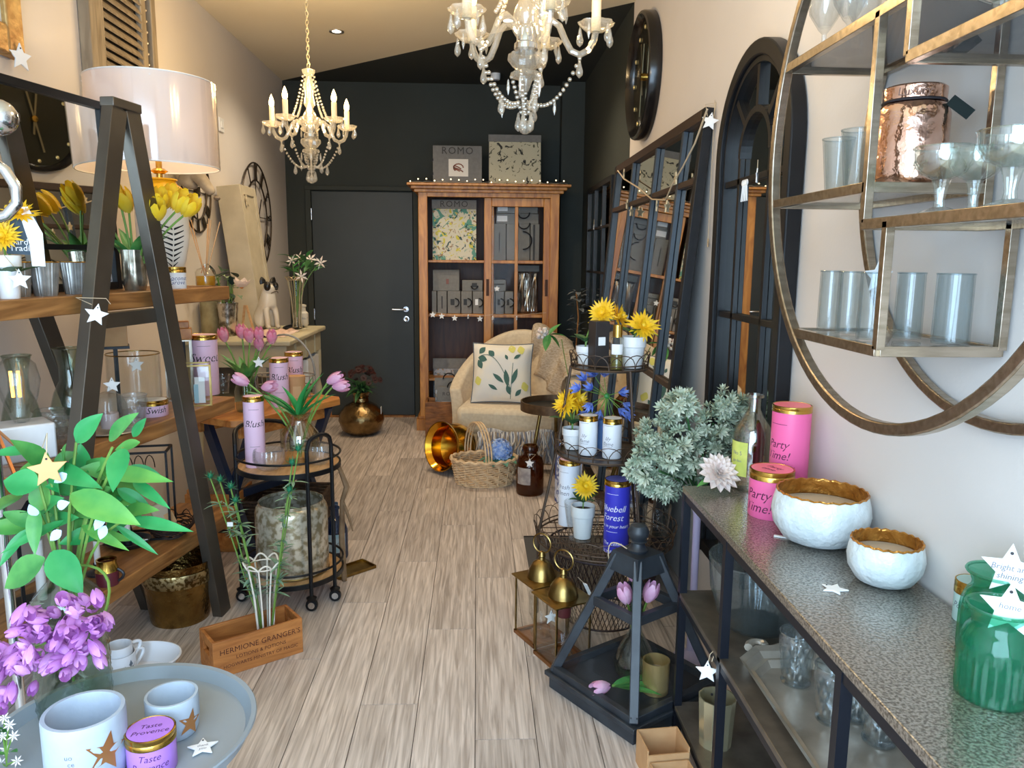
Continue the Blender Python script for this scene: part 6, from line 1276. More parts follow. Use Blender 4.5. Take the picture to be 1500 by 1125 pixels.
obj('inner_bead', G().bx(-.062, -.046, -.012, .004, .06, PMH-.045), slate, pm_); obj('inner_bead', G().bx(-W2+.046, -W2+.062, -.012, .004, .06, PMH-.045), slate, pm_)
def onp(y, z): return Vector((XR-.19+.17*z/PMH-.035, y, z))
g = G(); garl = [(905, 250), (914, 262), (935, 275), (955, 292), (975, 293), (985, 270), (1000, 245), (1018, 210), (1036, 160)]
gp = []
for px, py in garl: q = on_line(px, py, (XR-.215+.17*.85, 0), (0, 1)); gp.append(q)
o = T('star_garland', 'cord garland of small pale stars strung across the pane mirror', 'garland', (0, 0, 0)); obj('cord', G().tube(gp, .004, 6), string_m, o)
for px, py in ((919, 300), (925, 310), (962, 302), (977, 303), (914, 255), (990, 262)): q = on_line(px, py, (XR-.215+.17*.85, 0), (0, 1)); obj('star', G().prism(star_poly(.03), -.004, .004), M('birch_star', (206, 186, 150), .7), o, q, (0, 0, random.uniform(.9, 1.6)))
q = on_line(1040, 178, (XR-.075, 0), (0, 1)); q = Vector((XR-.10, PM0-.01, at(1040, 178, X=XR-.10).z)); q = at(1040, 178, Y=PM0-.04); star_tag('large white star hung on the top corner of the leaning pane mirror', q, .036, (0, 0, face(q)), string=[(-.01, 0, .02), (-.02, .03, .07), (.02, .03, .075), (.012, 0, .02)], tilt=.2)
q = at(1037, 356, X=XR-.01); star_tag('tiny wooden star on a long cord on the wall by the pane mirror', q, .02, (0, 0, 1.2), mat=M('birch_star2', (196, 164, 120), .7), string=[(0, 0, .01), (0, 0, .55)])
# small pane mirror on the dark wall
ya, yb = 5.35, 6.5; o = T('small_pane_mirror', 'narrow dark framed pane mirror hung on the dark wall', 'mirror', (WX, ya, 1.03), rot=(0, 0, -PI/2)); w3, h3 = yb-ya, 1.0
obj('frame', G().bx(-.04, 0, -.03, 0, 0, h3).bx(-w3, -w3+.04, -.03, 0, 0, h3).bx(-w3+.04, -.04, -.03, 0, 0, .04).bx(-w3+.04, -.04, -.03, 0, h3-.04, h3), blackp, o, bevel=.003); obj('mirror_glass', G().bx(-w3+.03, -.03, -.012, -.006, .03, h3-.03), mirror_m, o)
for k in (1, 2): obj('vertical_bar', G().bx(-w3*k/3-.01, -w3*k/3+.01, -.026, -.012, .04, h3-.04), blackp, o); obj('cross_bar', G().bx(-w3+.04, -.04, -.024, -.012, h3*k/3-.008, h3*k/3+.008), blackp, o)
q = at(870, 333, X=XR-.04); star_tag('small white star hanging on the narrow dark pane mirror', q, .022, (0, 0, 1.2), string=[(0, 0, .01), (0, 0, .06)])
# arched mirror
AY0, AY1, AZ0 = 2.235, 2.935, .32; AR = (AY1-AY0)/2; AC = (AY0+AY1)/2; ATop = at(1140, 36, X=XR-.04).z; AS = ATop-AR
am = T('arched_mirror', 'tall arched window mirror with dark frame and fan bars on the pale wall', 'mirror', (WX, AC, AZ0), rot=(0, 0, -PI/2)); hA = AS-AZ0
def arch_pts(r_, n=28): return [(r_, 0.0), (r_, hA)]+[(r_*cos(PI*i/n), hA+r_*sin(PI*i/n)) for i in range(1, n)]+[(-r_, hA), (-r_, 0.0)]
def arch_band(g, r0, r1, y0, y1, zb=0.):
    a, b = arch_pts(r0), arch_pts(r1); a = [(x, max(z, zb)) for x, z in a]; b = [(x, max(z, zb)) for x, z in b]; n = len(a)
    vs = [(x, y0, z) for x, z in a]+[(x, y0, z) for x, z in b]+[(x, y1, z) for x, z in a]+[(x, y1, z) for x, z in b]; fs = []
    for i in range(n-1): fs += [(i, i+1, n+i+1, n+i), (2*n+i, 3*n+i, 3*n+i+1, 2*n+i+1), (i, 2*n+i, 2*n+i+1, i+1), (n+i, n+i+1, 3*n+i+1, 3*n+i)]
    return g.add(vs, fs)
frm = M('black_brown_frame', (18, 19, 22), .42, rgb2=(26, 27, 30), scale=6, spec=.3)
obj('outer_frame', arch_band(G(), AR, AR-.05, -.05, -.002).bx(-AR+.05, AR-.05, -.05, -.002, 0, .05), frm, am, bevel=.005)
obj('inner_bead', arch_band(G(), AR-.05, AR-.068, -.036, -.002, .05), frm, am)
ap = arch_pts(AR-.04); obj('mirror_glass', G().prism([(x, max(z, .03)) for x, z in ap], -.012, -.006), mirror_m, am)
ra = (AR-.068)*.5
pts = [(ra*cos(PI*i/20), hA+ra*sin(PI*i/20)) for i in range(21)]
g = G()
for i in range(20): g.bar((pts[i][0], -.022, pts[i][1]), (pts[i+1][0], -.022, pts[i+1][1]), .022, .02, (0, 1, 0))
obj('inner_arch_bar', g, frm, am)
for a in (PI/4, PI/2, 3*PI/4): obj('fan_bar', G().bar((ra*cos(a), -.02, hA+ra*sin(a)), ((AR-.06)*cos(a), -.02, hA+(AR-.06)*sin(a)), .022, .018, (0, 1, 0)), frm, am)
for x in (-ra, ra): obj('vertical_bar', G().bx(x-.011, x+.011, -.03, -.012, .05, hA), frm, am, bevel=.002)
for z in (at(1070, 270, X=XR-.03).z-AZ0, at(1062, 461, X=XR-.03).z-AZ0, .45): obj('cross_bar', G().bx(-AR+.06, AR-.06, -.03, -.012, z-.011, z+.011), frm, am, bevel=.002)
q = at(1109, 258, X=XR-.06); star_tag('white star hanging on the cross bar of the arched mirror', q, .026, (0, 0, 1.1), string=[(0, 0, .015), (0, 0, .05)])
o = T('key_bunch', 'bunch of small white metal keys hung on the arched mirror bar', 'keys', at(1091, 272, X=XR-.06))
for k in range(4): obj('key', G().tube([(0, .012*(k-1.5), 0), (0, .018*(k-1.5), -.05)], .003, 5).tube([(0, .012*(k-1.5)+.009*cos(t), .009+.009*sin(t)) for t in [2*PI*i/10 for i in range(10)]], .0022, 5, True), white, o)
# ================================================================== RING SHELF
RX0, RX1, RY, RZ, RR = .705, .925, 1.335, 1.685, .52
rs = T('ring_shelf', 'large double ring wall shelf of brushed metal with glass boards', 'wall shelf', (0, RY, RZ)); steel = M('brushed_champagne', (190, 176, 158), .25, .95, rgb2=(160, 146, 126), scale=12, stretch=(1, 8, 8))
def ring(g, x, rr, wx, wr, n=80):
    prof = [(rr-wr/2, -wx/2), (rr+wr/2, -wx/2), (rr+wr/2, wx/2), (rr-wr/2, wx/2)]; return g.lathe(prof, n, mtx=Matrix.Translation((x, 0, 0)) @ Matrix.Rotation(PI/2, 4, 'Y'), closed=True)
obj('front_ring', ring(G(), RX0, RR, .022, .022), steel, rs, bevel=.003); obj('back_ring', ring(G(), RX1, RR, .022, .022), steel, rs, bevel=.003)
def yr(z): return math.sqrt(max(0, RR*RR-(z-RZ)**2))     # half chord
boards = {}
sb_m = glass('shelf_glass', (150, 154, 160), .25, .03, body=.35, bodycol=(90, 92, 98))
cl_m = glass('shelf_clear_glass', (222, 230, 234), .2, .03, body=.12)
def board(name, z, y0, y1, m, ends=(1, 1)):
    t = .012; z -= RZ
    obj('edge_rail', G().bx(RX0-.008, RX0+.008, y0, y1, z-t, z+t*.6), steel, rs, bevel=.001); obj('edge_rail', G().bx(RX1-.008, RX1+.008, y0, y1, z-t, z+t*.6), steel, rs, bevel=.001)
    for y, e in ((y0, ends[0]), (y1, ends[1])):
        if e: obj('cross_rail', G().bx(RX0, RX1, y-.007, y+.007, z-t, z+t*.6), steel, rs, bevel=.001)
    obj('glass_board', G().bx(RX0+.008, RX1-.008, y0+.002, y1-.002, z-.004, z+.004), m, rs)
zA, zB, zC, zD, zE = 1.885, 1.588, 1.522, 1.30, 1.785
yp1, yp2, yp3 = 1.40-RY, 1.318-RY, 1.296-RY
board('A', zA, yp3, yr(zA), sb_m); board('B', zB, yp1, yr(zB), cl_m); board('C', zC, -yr(zC), yp1, cl_m); board('D', zD, yp2, yr(zD), cl_m); board('E', zE, -yr(zE), yp3, sb_m)
def post(y, za, zb_):
    for x in (RX0, RX1): obj('post', G().bx(x-.008, x+.008, y-.008, y+.008, za-RZ, zb_-RZ), steel, rs, bevel=.001)
post(yp1, zC, zA); post(yp2, zD, zC); post(yp3, zE, RZ+yr(0)*0+2.19)
def RSP(px, py, X, z): q = at(px, py, X=X); return Vector((X, q.y, z+.0075))
def goblet(label, p, r, h, m=cutg, grp=None, kind='wine'):
    o = T('goblet' if kind == 'wine' else 'coupe_glass', label, 'glass', p, group=grp)
    if kind == 'wine': prof = [(1e-4, 0), (r*.8, 0), (r*.75, .004), (r*.16, .012), (r*.14, h*.35), (r*.4, h*.42), (r*.9, h*.6), (r, h*.8), (r*.92, h)]
    else: prof = [(1e-4, 0), (r*.72, 0), (r*.68, .004), (r*.2, .012), (r*.16, h*.2), (r*.24, h*.42), (r*.3, h*.52), (r*.75, h*.62), (r*.97, h*.78), (r, h)]
    obj('foot_and_stem', G().lathe(prof[:6] if kind == 'wine' else prof[:7], 24, lambda t, z: 1+.06*cos(8*t)), m, o)
    bp_ = prof[5:] if kind == 'wine' else prof[6:]
    obj('bowl', G().lathe(bp_+[(max(1e-4, a-.0025), b+.002) for a, b in bp_[::-1]], 36), m, o); obj('rim', G().tube([(prof[-1][0]*cos(t), prof[-1][0]*sin(t), h) for t in [2*PI*i/32 for i in range(32)]], .0016, 5, True), m, o); return o
goblet('stemmed wine glass near the outer edge of the top ring board', RSP(1208, 40, .77, zA), .038, .17); goblet('stemmed wine glass beside its twin on the top ring board, closer to the post', RSP(1245, 20, .79, zA), .038, .17); goblet('stemmed wine glass at the wall side of the top ring board', RSP(1265, 20, .85, zA), .036, .17)
def tumbler(label, p, r0, r1, h, m=clear, n=36, mod=None, grp=None, name='tumbler', tilt=None):
    o = T(name, label, 'tumbler', p, group=grp); obj('body', G().lathe(shell([(1e-4, 0), (r0, 0), (r0+.001, .006), (r1, h)], .003), n, mod), m, o); obj('rim', G().tube([(r1*cos(t), r1*sin(t), h) for t in [2*PI*i/32 for i in range(32)]], .0016, 5, True), m, o)
    if tilt: o.rotation_euler = tilt
    return o
tumbler('rippled tall tumbler near the ring edge on the copper jar board', RSP(1226, 250, .77, zB), .021, .033, .115, greyg, 40, lambda t, z: 1+.02*cos(10*t)); tumbler('rippled tall tumbler between the other tumbler and the post', RSP(1254, 250, .77, zB), .021, .033, .12, greyg, 40, lambda t, z: 1+.02*cos(10*t))
# copper mercury jar
q = RSP(1345, 250, .815, zB); q.y = max(q.y, 1.40+.07); o = T('copper_jar', 'rose copper mercury glass candle jar with lid and black tag on the ring shelf', 'candle jar', q, face(q)); r = .064; h = .178
rc = M('rose_mercury', (232, 192, 172), .14, 1, rgb2=(214, 168, 144), scale=22, bump=.35, bscale=36)
lathe_obj('jar', [(1e-4, 0), (r*.9, 0), (r*.98, .008), (r, .03), (r, h*.72), (r*.93, h*.80), (r*.80, h*.84)], rc, o, 44); lathe_obj('lid', [(r*.80, h*.84), (r*.86, h*.86), (r*.87, h*.98), (r*.80, h), (1e-4, h)], rc, o, 44); obj('neck_band', G().tube([(r*.85*cos(t), r*.85*sin(t), h*.845) for t in [2*PI*i/36 for i in range(36)]], .0022, 5, True), ink, o)
obj('black_tag', G().box((r*1.18, -.025, h*.75), (.045, .003, .02), Matrix.Rotation(.7, 3, 'Y')), M('tag_black', (22, 32, 30), .7, spec=.2), o)
g = G(); text_flat(g, 'Luxury', .02, (0, h*.91), .1, -r*.875); obj('lettering', g, M('ink_brown', (110, 74, 56), .5), o)
gc = glass('green_tint_glass', (226, 242, 234), .16, .03, edge=.75)
for l, px, X, r_ in (('etched coupe glass by the post on the ring shelf', 1376, .75, .045), ('etched coupe glass between two others on the ring shelf', 1425, .81, .042), ('large etched coupe glass next to the room side of the ring shelf', 1478, .75, .048)): q = at(px, 298, X=X); goblet(l, Vector((X, min(q.y, 1.33), zC+.0075)), r_, .105, gc, None, 'coupe')
q = at(1425, 22, X=.80); goblet('pale coupe glass on the highest room-side ring board', Vector((.80, min(q.y, 1.22), zE+.0075)), .045, .1, gc, None, 'coupe')
for l, px, X, r_ in (('clear cylinder glass nearest the ring edge on the lowest ring board', 1212, .775, .0235), ('clear cylinder glass second from the ring edge, lowest ring board', 1240, .765, .0235), ('clear cylinder glass before the star, lowest ring board', 1274, .75, .0245), ('clear cylinder glass just behind the post, lowest ring board', 1328, .83, .025), ('clear wide cylinder glass at the open end, lowest ring board', 1392, .86, .031)):
    q = at(px, 495, X=X); tumbler(l, Vector((X, max(q.y, 1.318+.036), zD+.0075)), r_, r_, .125, greyg, 36, None, None, 'cylinder_glass')
q = at(1287, 405, X=.80); star_tag('white star tag leaning among the cylinder glasses', Vector((.80, q.y, q.z)), .035, (0, 0, face(q, 40)))
# ================================================================== CONSOLE TABLE
CX0, CX1, CY0, CY1 = .615, .925, .45, 2.20; CT, CM, CL = .79, .46, .09
ham = M('hammered_gunmetal', (184, 178, 168), .26, .75, rgb2=(120, 114, 104), scale=190, contrast=(.42, .6), bump=.10, bscale=120); hamd = M('dark_gunmetal', (122, 113, 101), .34, .6, rgb2=(98, 90, 80), scale=14)
co = T('console_table', 'long three-tier console table of hammered gunmetal boards on a black frame', 'console', (0, 0, 0))
obj('top_board', G().bx(CX0, CX1, CY0, CY1, CT-.02, CT), ham, co, bevel=.003); obj('middle_shelf', G().bx(CX0, CX1, CY0, CY1, CM-.015, CM), hamd, co, bevel=.002); obj('lower_shelf', G().bx(CX0, CX1, CY0, CY1, CL-.015, CL), hamd, co, bevel=.002)
navyb = M('navy_black_steel', (24, 28, 38), .4, .4)
for x in (CX0+.011, CX1-.011):
    for y in (CY0+.02, 1.19, 1.80, CY1-.011): obj('leg', G().bx(x-.011, x+.011, y-.011, y+.011, 0, CT-.02), navyb, co)
    for z in (CT-.03, CM-.025, CL-.025): obj('side_rail', G().bx(x-.009, x+.009, CY0+.02, CY1-.011, z-.01, z+.01), navyb, co)
for y in (CY0+.02, CY1-.011):
    for z in (CT-.03, CM-.025, CL-.025): obj('end_rail', G().bx(CX0+.01, CX1-.01, y-.009, y+.009, z-.01, z+.01), navyb, co)
# ---- on the console top
p, r, h = V(1127, 763, 678, 62, Z=CT); tin('short bright pink candle tin lettered Party Time on the console', p, r, h, pinktin, M('pink_lid', (246, 128, 150), .4), ['Party', 'Time!'], M('ink_plum', (90, 20, 60), .6), -38, size=r*.62, zc=.5, lidh=h*.2, topline=['Party', 'time'])
p2 = at(1158, 712, Z=CT); p2 = p+Vector((.085, .10, 0)); q_, r, h = V(1160, 720, 588, 54, Z=CT, p=p2); tin('tall bright pink candle tin lettered Party Time on the console', p2, r, h, pinktin, MATS['pink_lid'], ['Party', 'Time!', 'burn me bright'], MATS['ink_plum'], -40, size=r*.6, zc=.62, lidh=.018)
p, r, h = V(1098, 722, 573, 56, Z=CT); o = T('label_bottle', 'old square clear glass bottle with yellow green label on the console', 'bottle', p, face(p, -20))
obj('bottle', G().lathe(shell([(1e-4, 0), (r*.96, 0), (r, .008), (r, h*.56), (r*.9, h*.66), (r*.5, h*.78), (r*.34, h*.84), (r*.33, h*.96), (r*.48, h*.97), (r*.48, h)], .003), 32), glass('old_bottle_glass', (214, 216, 206), .14, .03), o); obj('paper_label', G().lathe([(r*1.012, h*.16), (r*1.012, h*.52)], 10, a0=-PI/2-.95, a1=-PI/2+.15), M('lime_label', (212, 214, 110), .6, rgb2=(186, 196, 90), scale=25), o)
g = G(); text_wrap(g, 'No 5', .016, r*1.02, h*.4, 0, -24); text_wrap(g, 'garden', .012, r*1.02, h*.32, 0, -24); obj('lettering', g, inkg, o)
capz = M('capiz_white', (222, 228, 228), .3, rgb2=(204, 212, 212), scale=18, bump=.5, bscale=45); gilt_in = M('gilt_inside', (214, 158, 80), .3, .85, rgb2=(176, 118, 50), scale=40, bump=.6, bscale=60)
def capiz(label, p, r, h):
    o = T('capiz_bowl', label, 'candle bowl', p)
    obj('outside', G().lathe([(1e-4, 0), (r*.5, 0), (r*.75, h*.10), (r*.95, h*.36), (r, h*.6), (r*.97, h*.8), (r*.91, h)], 48, lambda t, z: 1+.006*sin(22*t)*sin(z*130)), capz, o)
    obj('inside', G().lathe([(r*.91, h), (r*.885, h*.995), (r*.94, h*.8), (r*.96, h*.6), (1e-4, h*.6)], 48), gilt_in, o)
    obj('wax', G().lathe([(1e-4, h*.70), (r*.93, h*.70)], 32), M('cream_wax', (240, 216, 186), .5, tl=.3), o)
    obj('beaded_rim', G().tube([(r*.9*cos(t), r*.9*sin(t), h+.0015*sin(24*t)) for t in [2*PI*i/96 for i in range(96)]], .0028, 5, True), gilt_in, o)
p, r, h = V(1231, 815, 690, 147, Z=CT); p.z = CT; r *= .93; capiz('large white capiz candle bowl with gilt inside on the console', Vector((min(p.x, XR-.006-r), p.y-.01, CT)), r, .125)
p, r, h = V(1294, 873, 778, 108, Z=CT); capiz('small white capiz candle bowl with gilt inside on the console', p, r*.98, .092)
q = at(1145, 787, Z=CT); o = T('price_card', 'small white price card lying on the console by the pink tins', 'card', Vector((q.x, q.y, CT+.0005)), -.45); obj('card', G().bx(-.018, .018, -.005, .005, 0, .002), matw, o); g = G(); text_top(g, '12.00', .006, .0024, (0, 0), 0); obj('lettering', g, inkg, o)
q = at(1222, 864, Z=CT); star_tag('white star tag lying flat on the hammered console top', Vector((q.x, q.y, CT+.002)), .028, (-PI/2, 0, .6))
p, r, h = V(1421, 917, 842, 48, Z=CT); tin('small pale aqua candle tin lettered Positivity beside the green jars', p, r, h, M('aqua_tin', (190, 222, 220), .4), M('aqua_lid', (170, 200, 200), .4), ['Positivity'], inkg, -12, size=r*.55, zc=.4, lidh=h*.32)
def ribbed_jar(label, p, r, h):
    o = T('ribbed_jar', label, 'jar', p)
    zs = [h*.02+h*.56*i/8 for i in range(9)]
    obj('ribbed_body', G().lathe(shell([(1e-4, 0), (r*.93, 0)]+[(r, z) for z in zs]+[(r*.98, h*.64), (r*.86, h*.75), (r*.74, h*.8), (r*.72, h*.86), (r*.85, h*.98), (r*.9, h)], .004), 96, lambda t, z: 1+(.025*cos(28*t) if .01 < z < h*.56 else 0)), tealg, o); obj('rolled_rim', G().tube([(r*.9*cos(t), r*.9*sin(t), h) for t in [2*PI*i/36 for i in range(36)]], .003, 6, True), tealg, o)
p, r, h = V(1452, 1040, 872, 98, Z=CT); jp = p; ribbed_jar('ribbed teal green glass jar in front, on the console', p, r, h)
p3 = p+Vector((.085, .13, 0)); ribbed_jar('ribbed teal green glass jar behind its twin on the console', p3, r, h)
star_tag('white star tag resting in the mouth of the front green jar', jp+Vector((-.002, -.02, h+.005)), .042, (-.5, 0, face(jp)), words=['home'])
star_tag('white star tag lettered Bright and shining hung on the rear green jar', p3+Vector((-.01, -.04, h+.02)), .045, (-.3, 0, face(p3)), words=['Bright and', 'shining'])
q = at(1038, 712, Z=CT); q = Vector((q.x+.015, q.y-.03, CT+.004)); dh = T('white_dahlia', 'large white dahlia bloom resting on the corner of the console', 'flower', q)
dp_ = leaf_mesh(.062, .032, -.15, .45); dp_.materials.append(whitep)
dc = Vector((0, -.01, .045)); dn = Vector((.1, -.75, .65)).normalized(); fr_ = dn.to_track_quat('Z', 'Y').to_matrix().to_4x4()
for ring_, n_, e in ((0, 14, .0), (1, 13, .3), (2, 11, .6), (3, 8, .95), (4, 5, 1.25)):
    for j in range(n_): a = 2*PI*j/n_+ring_*.3; d = fr_ @ Vector((cos(a)*cos(e), sin(a)*cos(e), sin(e))); obj('petal', dp_, None, dh, mtx=frame_at(dc, d, up=dn, s=1.05-.13*ring_))
l_ = leaf_mesh(.07, .035, .2); l_.materials.append(leafg)
for d in ((-1, -.3, -.05), (1, -.2, .2), (.8, .6, .3)): obj('leaf', l_, None, dh, mtx=frame_at((0, 0, .025), d))
# ---- silver foliage in a tall slim vase beyond the console
p = Vector((.79, 2.62, 0)); o = T('tall_vase', 'tall slim lilac grey floor vase between lantern and wall', 'vase', p); obj('body', G().lathe(shell([(1e-4, 0), (.05, 0), (.052, .01), (.016, .04), (.013, .3), (.014, .55), (.026, .62)], .003), 28), M('lilac_grey', (186, 172, 200), .5), o); obj('foot', G().lathe([(1e-4, 0), (.065, 0), (.065, .01), (1e-4, .01)], 28), M('lilac_grey', (186, 172, 200)), o)
sf_ = T('silver_bush', 'bushy artificial silver green foliage spilling over the end of the console', 'plant', p+Vector((0, 0, .05)))
def rosette(n=15, L=.026):
    g = G()
    for j in range(n):
        a = j*2.4; e = .15+1.2*(j/n); d = Vector((cos(a)*cos(e), sin(a)*cos(e), sin(e))); s = Vector((-sin(a), cos(a), 0))*L*.16
        g.add([d*.002, d*L*.6+s, d*L, d*L*.6-s], [(0, 1, 2, 3)])
    return g
rosm = [rosette().mesh('leaf_rosette'), rosette(13, .023).mesh('leaf_rosette')]
for i, m_ in enumerate(rosm): m_.materials.append(leafs if i == 0 else M('leaf_silver_dark', (122, 142, 118), .6, rgb2=(180, 192, 168), scale=30))
clumps = [(936, 688, 17), (944, 662, 19), (956, 640, 22), (985, 605, 24), (1003, 590, 20), (1000, 640, 30), (966, 690, 26), (1000, 688, 28), (1030, 660, 26), (1045, 620, 26), (1065, 592, 22), (1075, 630, 24), (1092, 602, 18), (1050, 655, 22), (952, 708, 17), (985, 662, 28), (975, 715, 18)]
nr = 0
for (px, py, rp) in clumps:
    Yc_ = 2.46+random.uniform(-.06, .1)
    if px > 1035: Yc_ = 2.5
    c = at(px, py, Y=Yc_); R_ = rp*mpp(c)
    obj('stem', G().tube(bez((0, 0, .5), (0, -.02, .62), c-sf_.location, 6), .004, 5), leafd, sf_)
    for k in range(17):
        z = random.uniform(-.8, 1); a = random.uniform(0, 2*PI); q = math.sqrt(1-z*z); d = Vector((q*cos(a), q*sin(a), z)); pos = c+d*R_*random.uniform(.7, 1.05)
        pos.x = min(pos.x, XR-.02)
        obj('leaf_rosette', rosm[nr % 2], None, sf_, mtx=Matrix.Translation(pos-sf_.location) @ (d+Vector((0, -.5, .3))).to_track_quat('Z', 'Y').to_matrix().to_4x4() @ Matrix.Scale(random.uniform(.9, 1.35), 4)); nr += 1
fg = G(); rg = rosette(11, .026)
for (px, py, rp) in clumps:
    c = at(px, py, Y=2.5); R_ = rp*mpp(c)
    for k in range(16):
        d = Vector((random.gauss(0, 1), random.gauss(0, 1), random.gauss(0, 1))).normalized(); pos = c+d*R_*random.uniform(.3, .95); pos.x = min(pos.x, XR-.03); fg.add(rg.v, rg.f, Matrix.Translation(pos-sf_.location) @ (d+Vector((0, -.4, .3))).to_track_quat('Z', 'Y').to_matrix().to_4x4())
obj('inner_foliage', fg, MATS['leaf_silver_dark'], sf_)['kind'] = 'stuff'
# ---- middle shelf things
p = at(1100, 955, Z=CM); o = vessel('ribbed_glass_bowl', 'wide ribbed clear glass punch bowl on the middle console shelf', 'bowl', Vector((.775, 1.98, CM)), [(1e-4, 0), (.09, 0), (.1, .02), (.125, .1), (.132, .19)], greyg, .004, 90, lambda t, z: 1+.015*cos(30*t)); obj('rim', G().tube([(.132*cos(t), .132*sin(t), .19) for t in [2*PI*i/40 for i in range(40)]], .003, 6, True), greyg, o); obj('price_sticker', G().box((.03, .118, .15), (.035, .001, .03)), matw, o)
tray = T('silver_tray', 'long antique silver tray with scroll handles on the middle console shelf', 'tray', (.77, 1.42, CM), rot=(0, 0, 0)); tl, tw_ = .36, .13
def octo(a, b, c): return [(-a, -b+c), (-a+c, -b), (a-c, -b), (a, -b+c), (a, b-c), (a-c, b), (-a+c, b), (-a, b-c)]
lv_ = [(octo(tw_*.74, tl*.86, .05), .006), (octo(tw_*.78, tl*.89, .05), .022), (octo(tw_*.84, tl*.92, .052), .02), (octo(tw_*.92, tl*.95, .055), .034), (octo(tw_, tl, .06), .04), (octo(tw_*.74, tl*.86, .05), .0)]
g = G(); vs = [(x, y, z) for poly, z in lv_ for x, y in poly]; fs = [tuple(range(8))]
for j in range(len(lv_)-1):
    for i in range(8): fs.append((j*8+i, (j+1)*8+i, (j+1)*8+(i+1) % 8, j*8+(i+1) % 8))
fs.append(tuple(range(47, 39, -1))); g.add(vs, fs); obj('plate', g, silver, tray, smooth=False)
for s in (-1, 1):
    for x in (-.05, .05): obj('scroll_handle', G().tube([(x+(.032-.0032*i)*cos(PI/2*s*0+i*.5+(0 if x > 0 else PI)), s*(tl+.012+.0*i)+s*(.032-.0032*i)*sin(i*.5), .028+.001*i) for i in range(10)], [.011-.0006*i for i in range(10)], 8), silver, tray)
    obj('handle_bar', G().tube([(-.05, s*(tl-.005), .026), (0, s*(tl+.012), .03), (.05, s*(tl-.005), .026)], .009, 8), silver, tray)
q = at(1165, 1008, Z=CM+.007)
tm_ = []
for l, px, py, w_, tp in (('grey blue diamond-cut footed tumbler standing at the far end of the silver tray', 1165, 1014, 64, 917), ('grey blue diamond-cut footed tumbler in the middle of the silver tray', 1218, 1072, 70, 965), ('grey blue diamond-cut footed tumbler at the near end of the silver tray', 1306, 1100, 62, 1000)):
    p, r, h = V(px, py, tp, w_, Z=CM+.007); r = min(r, .042); cut_tumbler(l, Vector((min(max(p.x, .70), .84), p.y, CM+.0075)), r, .125, cutgrey, True, None, 12)
cut_tumbler('grey blue diamond-cut footed tumbler against the wall side of the silver tray', Vector((.835, 1.52, CM+.0075)), .041, .125, cutgrey, True, None, 12)
q = on_line(1036, 984, (CX0-.012, 0), (0, 1)); star_tag('white star hanging from the edge of the middle console shelf', q, .032, (0, 0, face(q)), string=[(0, 0, .02), (.005, .0, .05), (.02, .01, .065), (.01, 0, .03)])
# ---- lower shelf things
p, r, h = V(1047, 1103, 1003, 54, Z=CL); p = Vector((max(p.x, CX0+r+.012), p.y, CL)); o = T('facet_votive', 'faceted pale gold metal candle cup on the lowest console shelf', 'candle cup', p)
obj('cup', G().lathe(shell([(1e-4, 0), (r*.86, 0), (r, h*.95)], .004), 12), M('pale_gold_facets', (214, 206, 170), .25, .75), o, smooth=False); obj('drain_hole', G().ball((0, r*.9, h*.8), .004, 6), ink, o)
p = Vector((.79, 1.72, CL)); o = goblet('footed ribbed glass vase at the back of the lowest console shelf', p, .06, .24, greyg); star_tag('white card star lying on the lowest console shelf', Vector((.66, 1.62, CL+.002)), .02, (-PI/2, 0, .2))
# ---- kraft boxes on the floor
for l, x, y, w_, h_ in (('open kraft cardboard box on the floor at the console foot', .535, 2.0, .06, .10), ('small low open kraft cardboard box beside the taller one at the console foot', .545, 1.89, .055, .07)):
    o = T('cardboard_box', l, 'box', (x, y, 0), .1); t = .004
    for s in (-1, 1): obj('side_panel', G().bx(s*w_-t/2, s*w_+t/2, -.05, .05, 0, h_), kraft, o); obj('end_panel', G().bx(-w_, w_, s*.05-t/2, s*.05+t/2, 0, h_*(1 if s > 0 else .86)), kraft, o)
    obj('bottom_panel', G().bx(-w_, w_, -.05, .05, .0, .004), kraft, o)
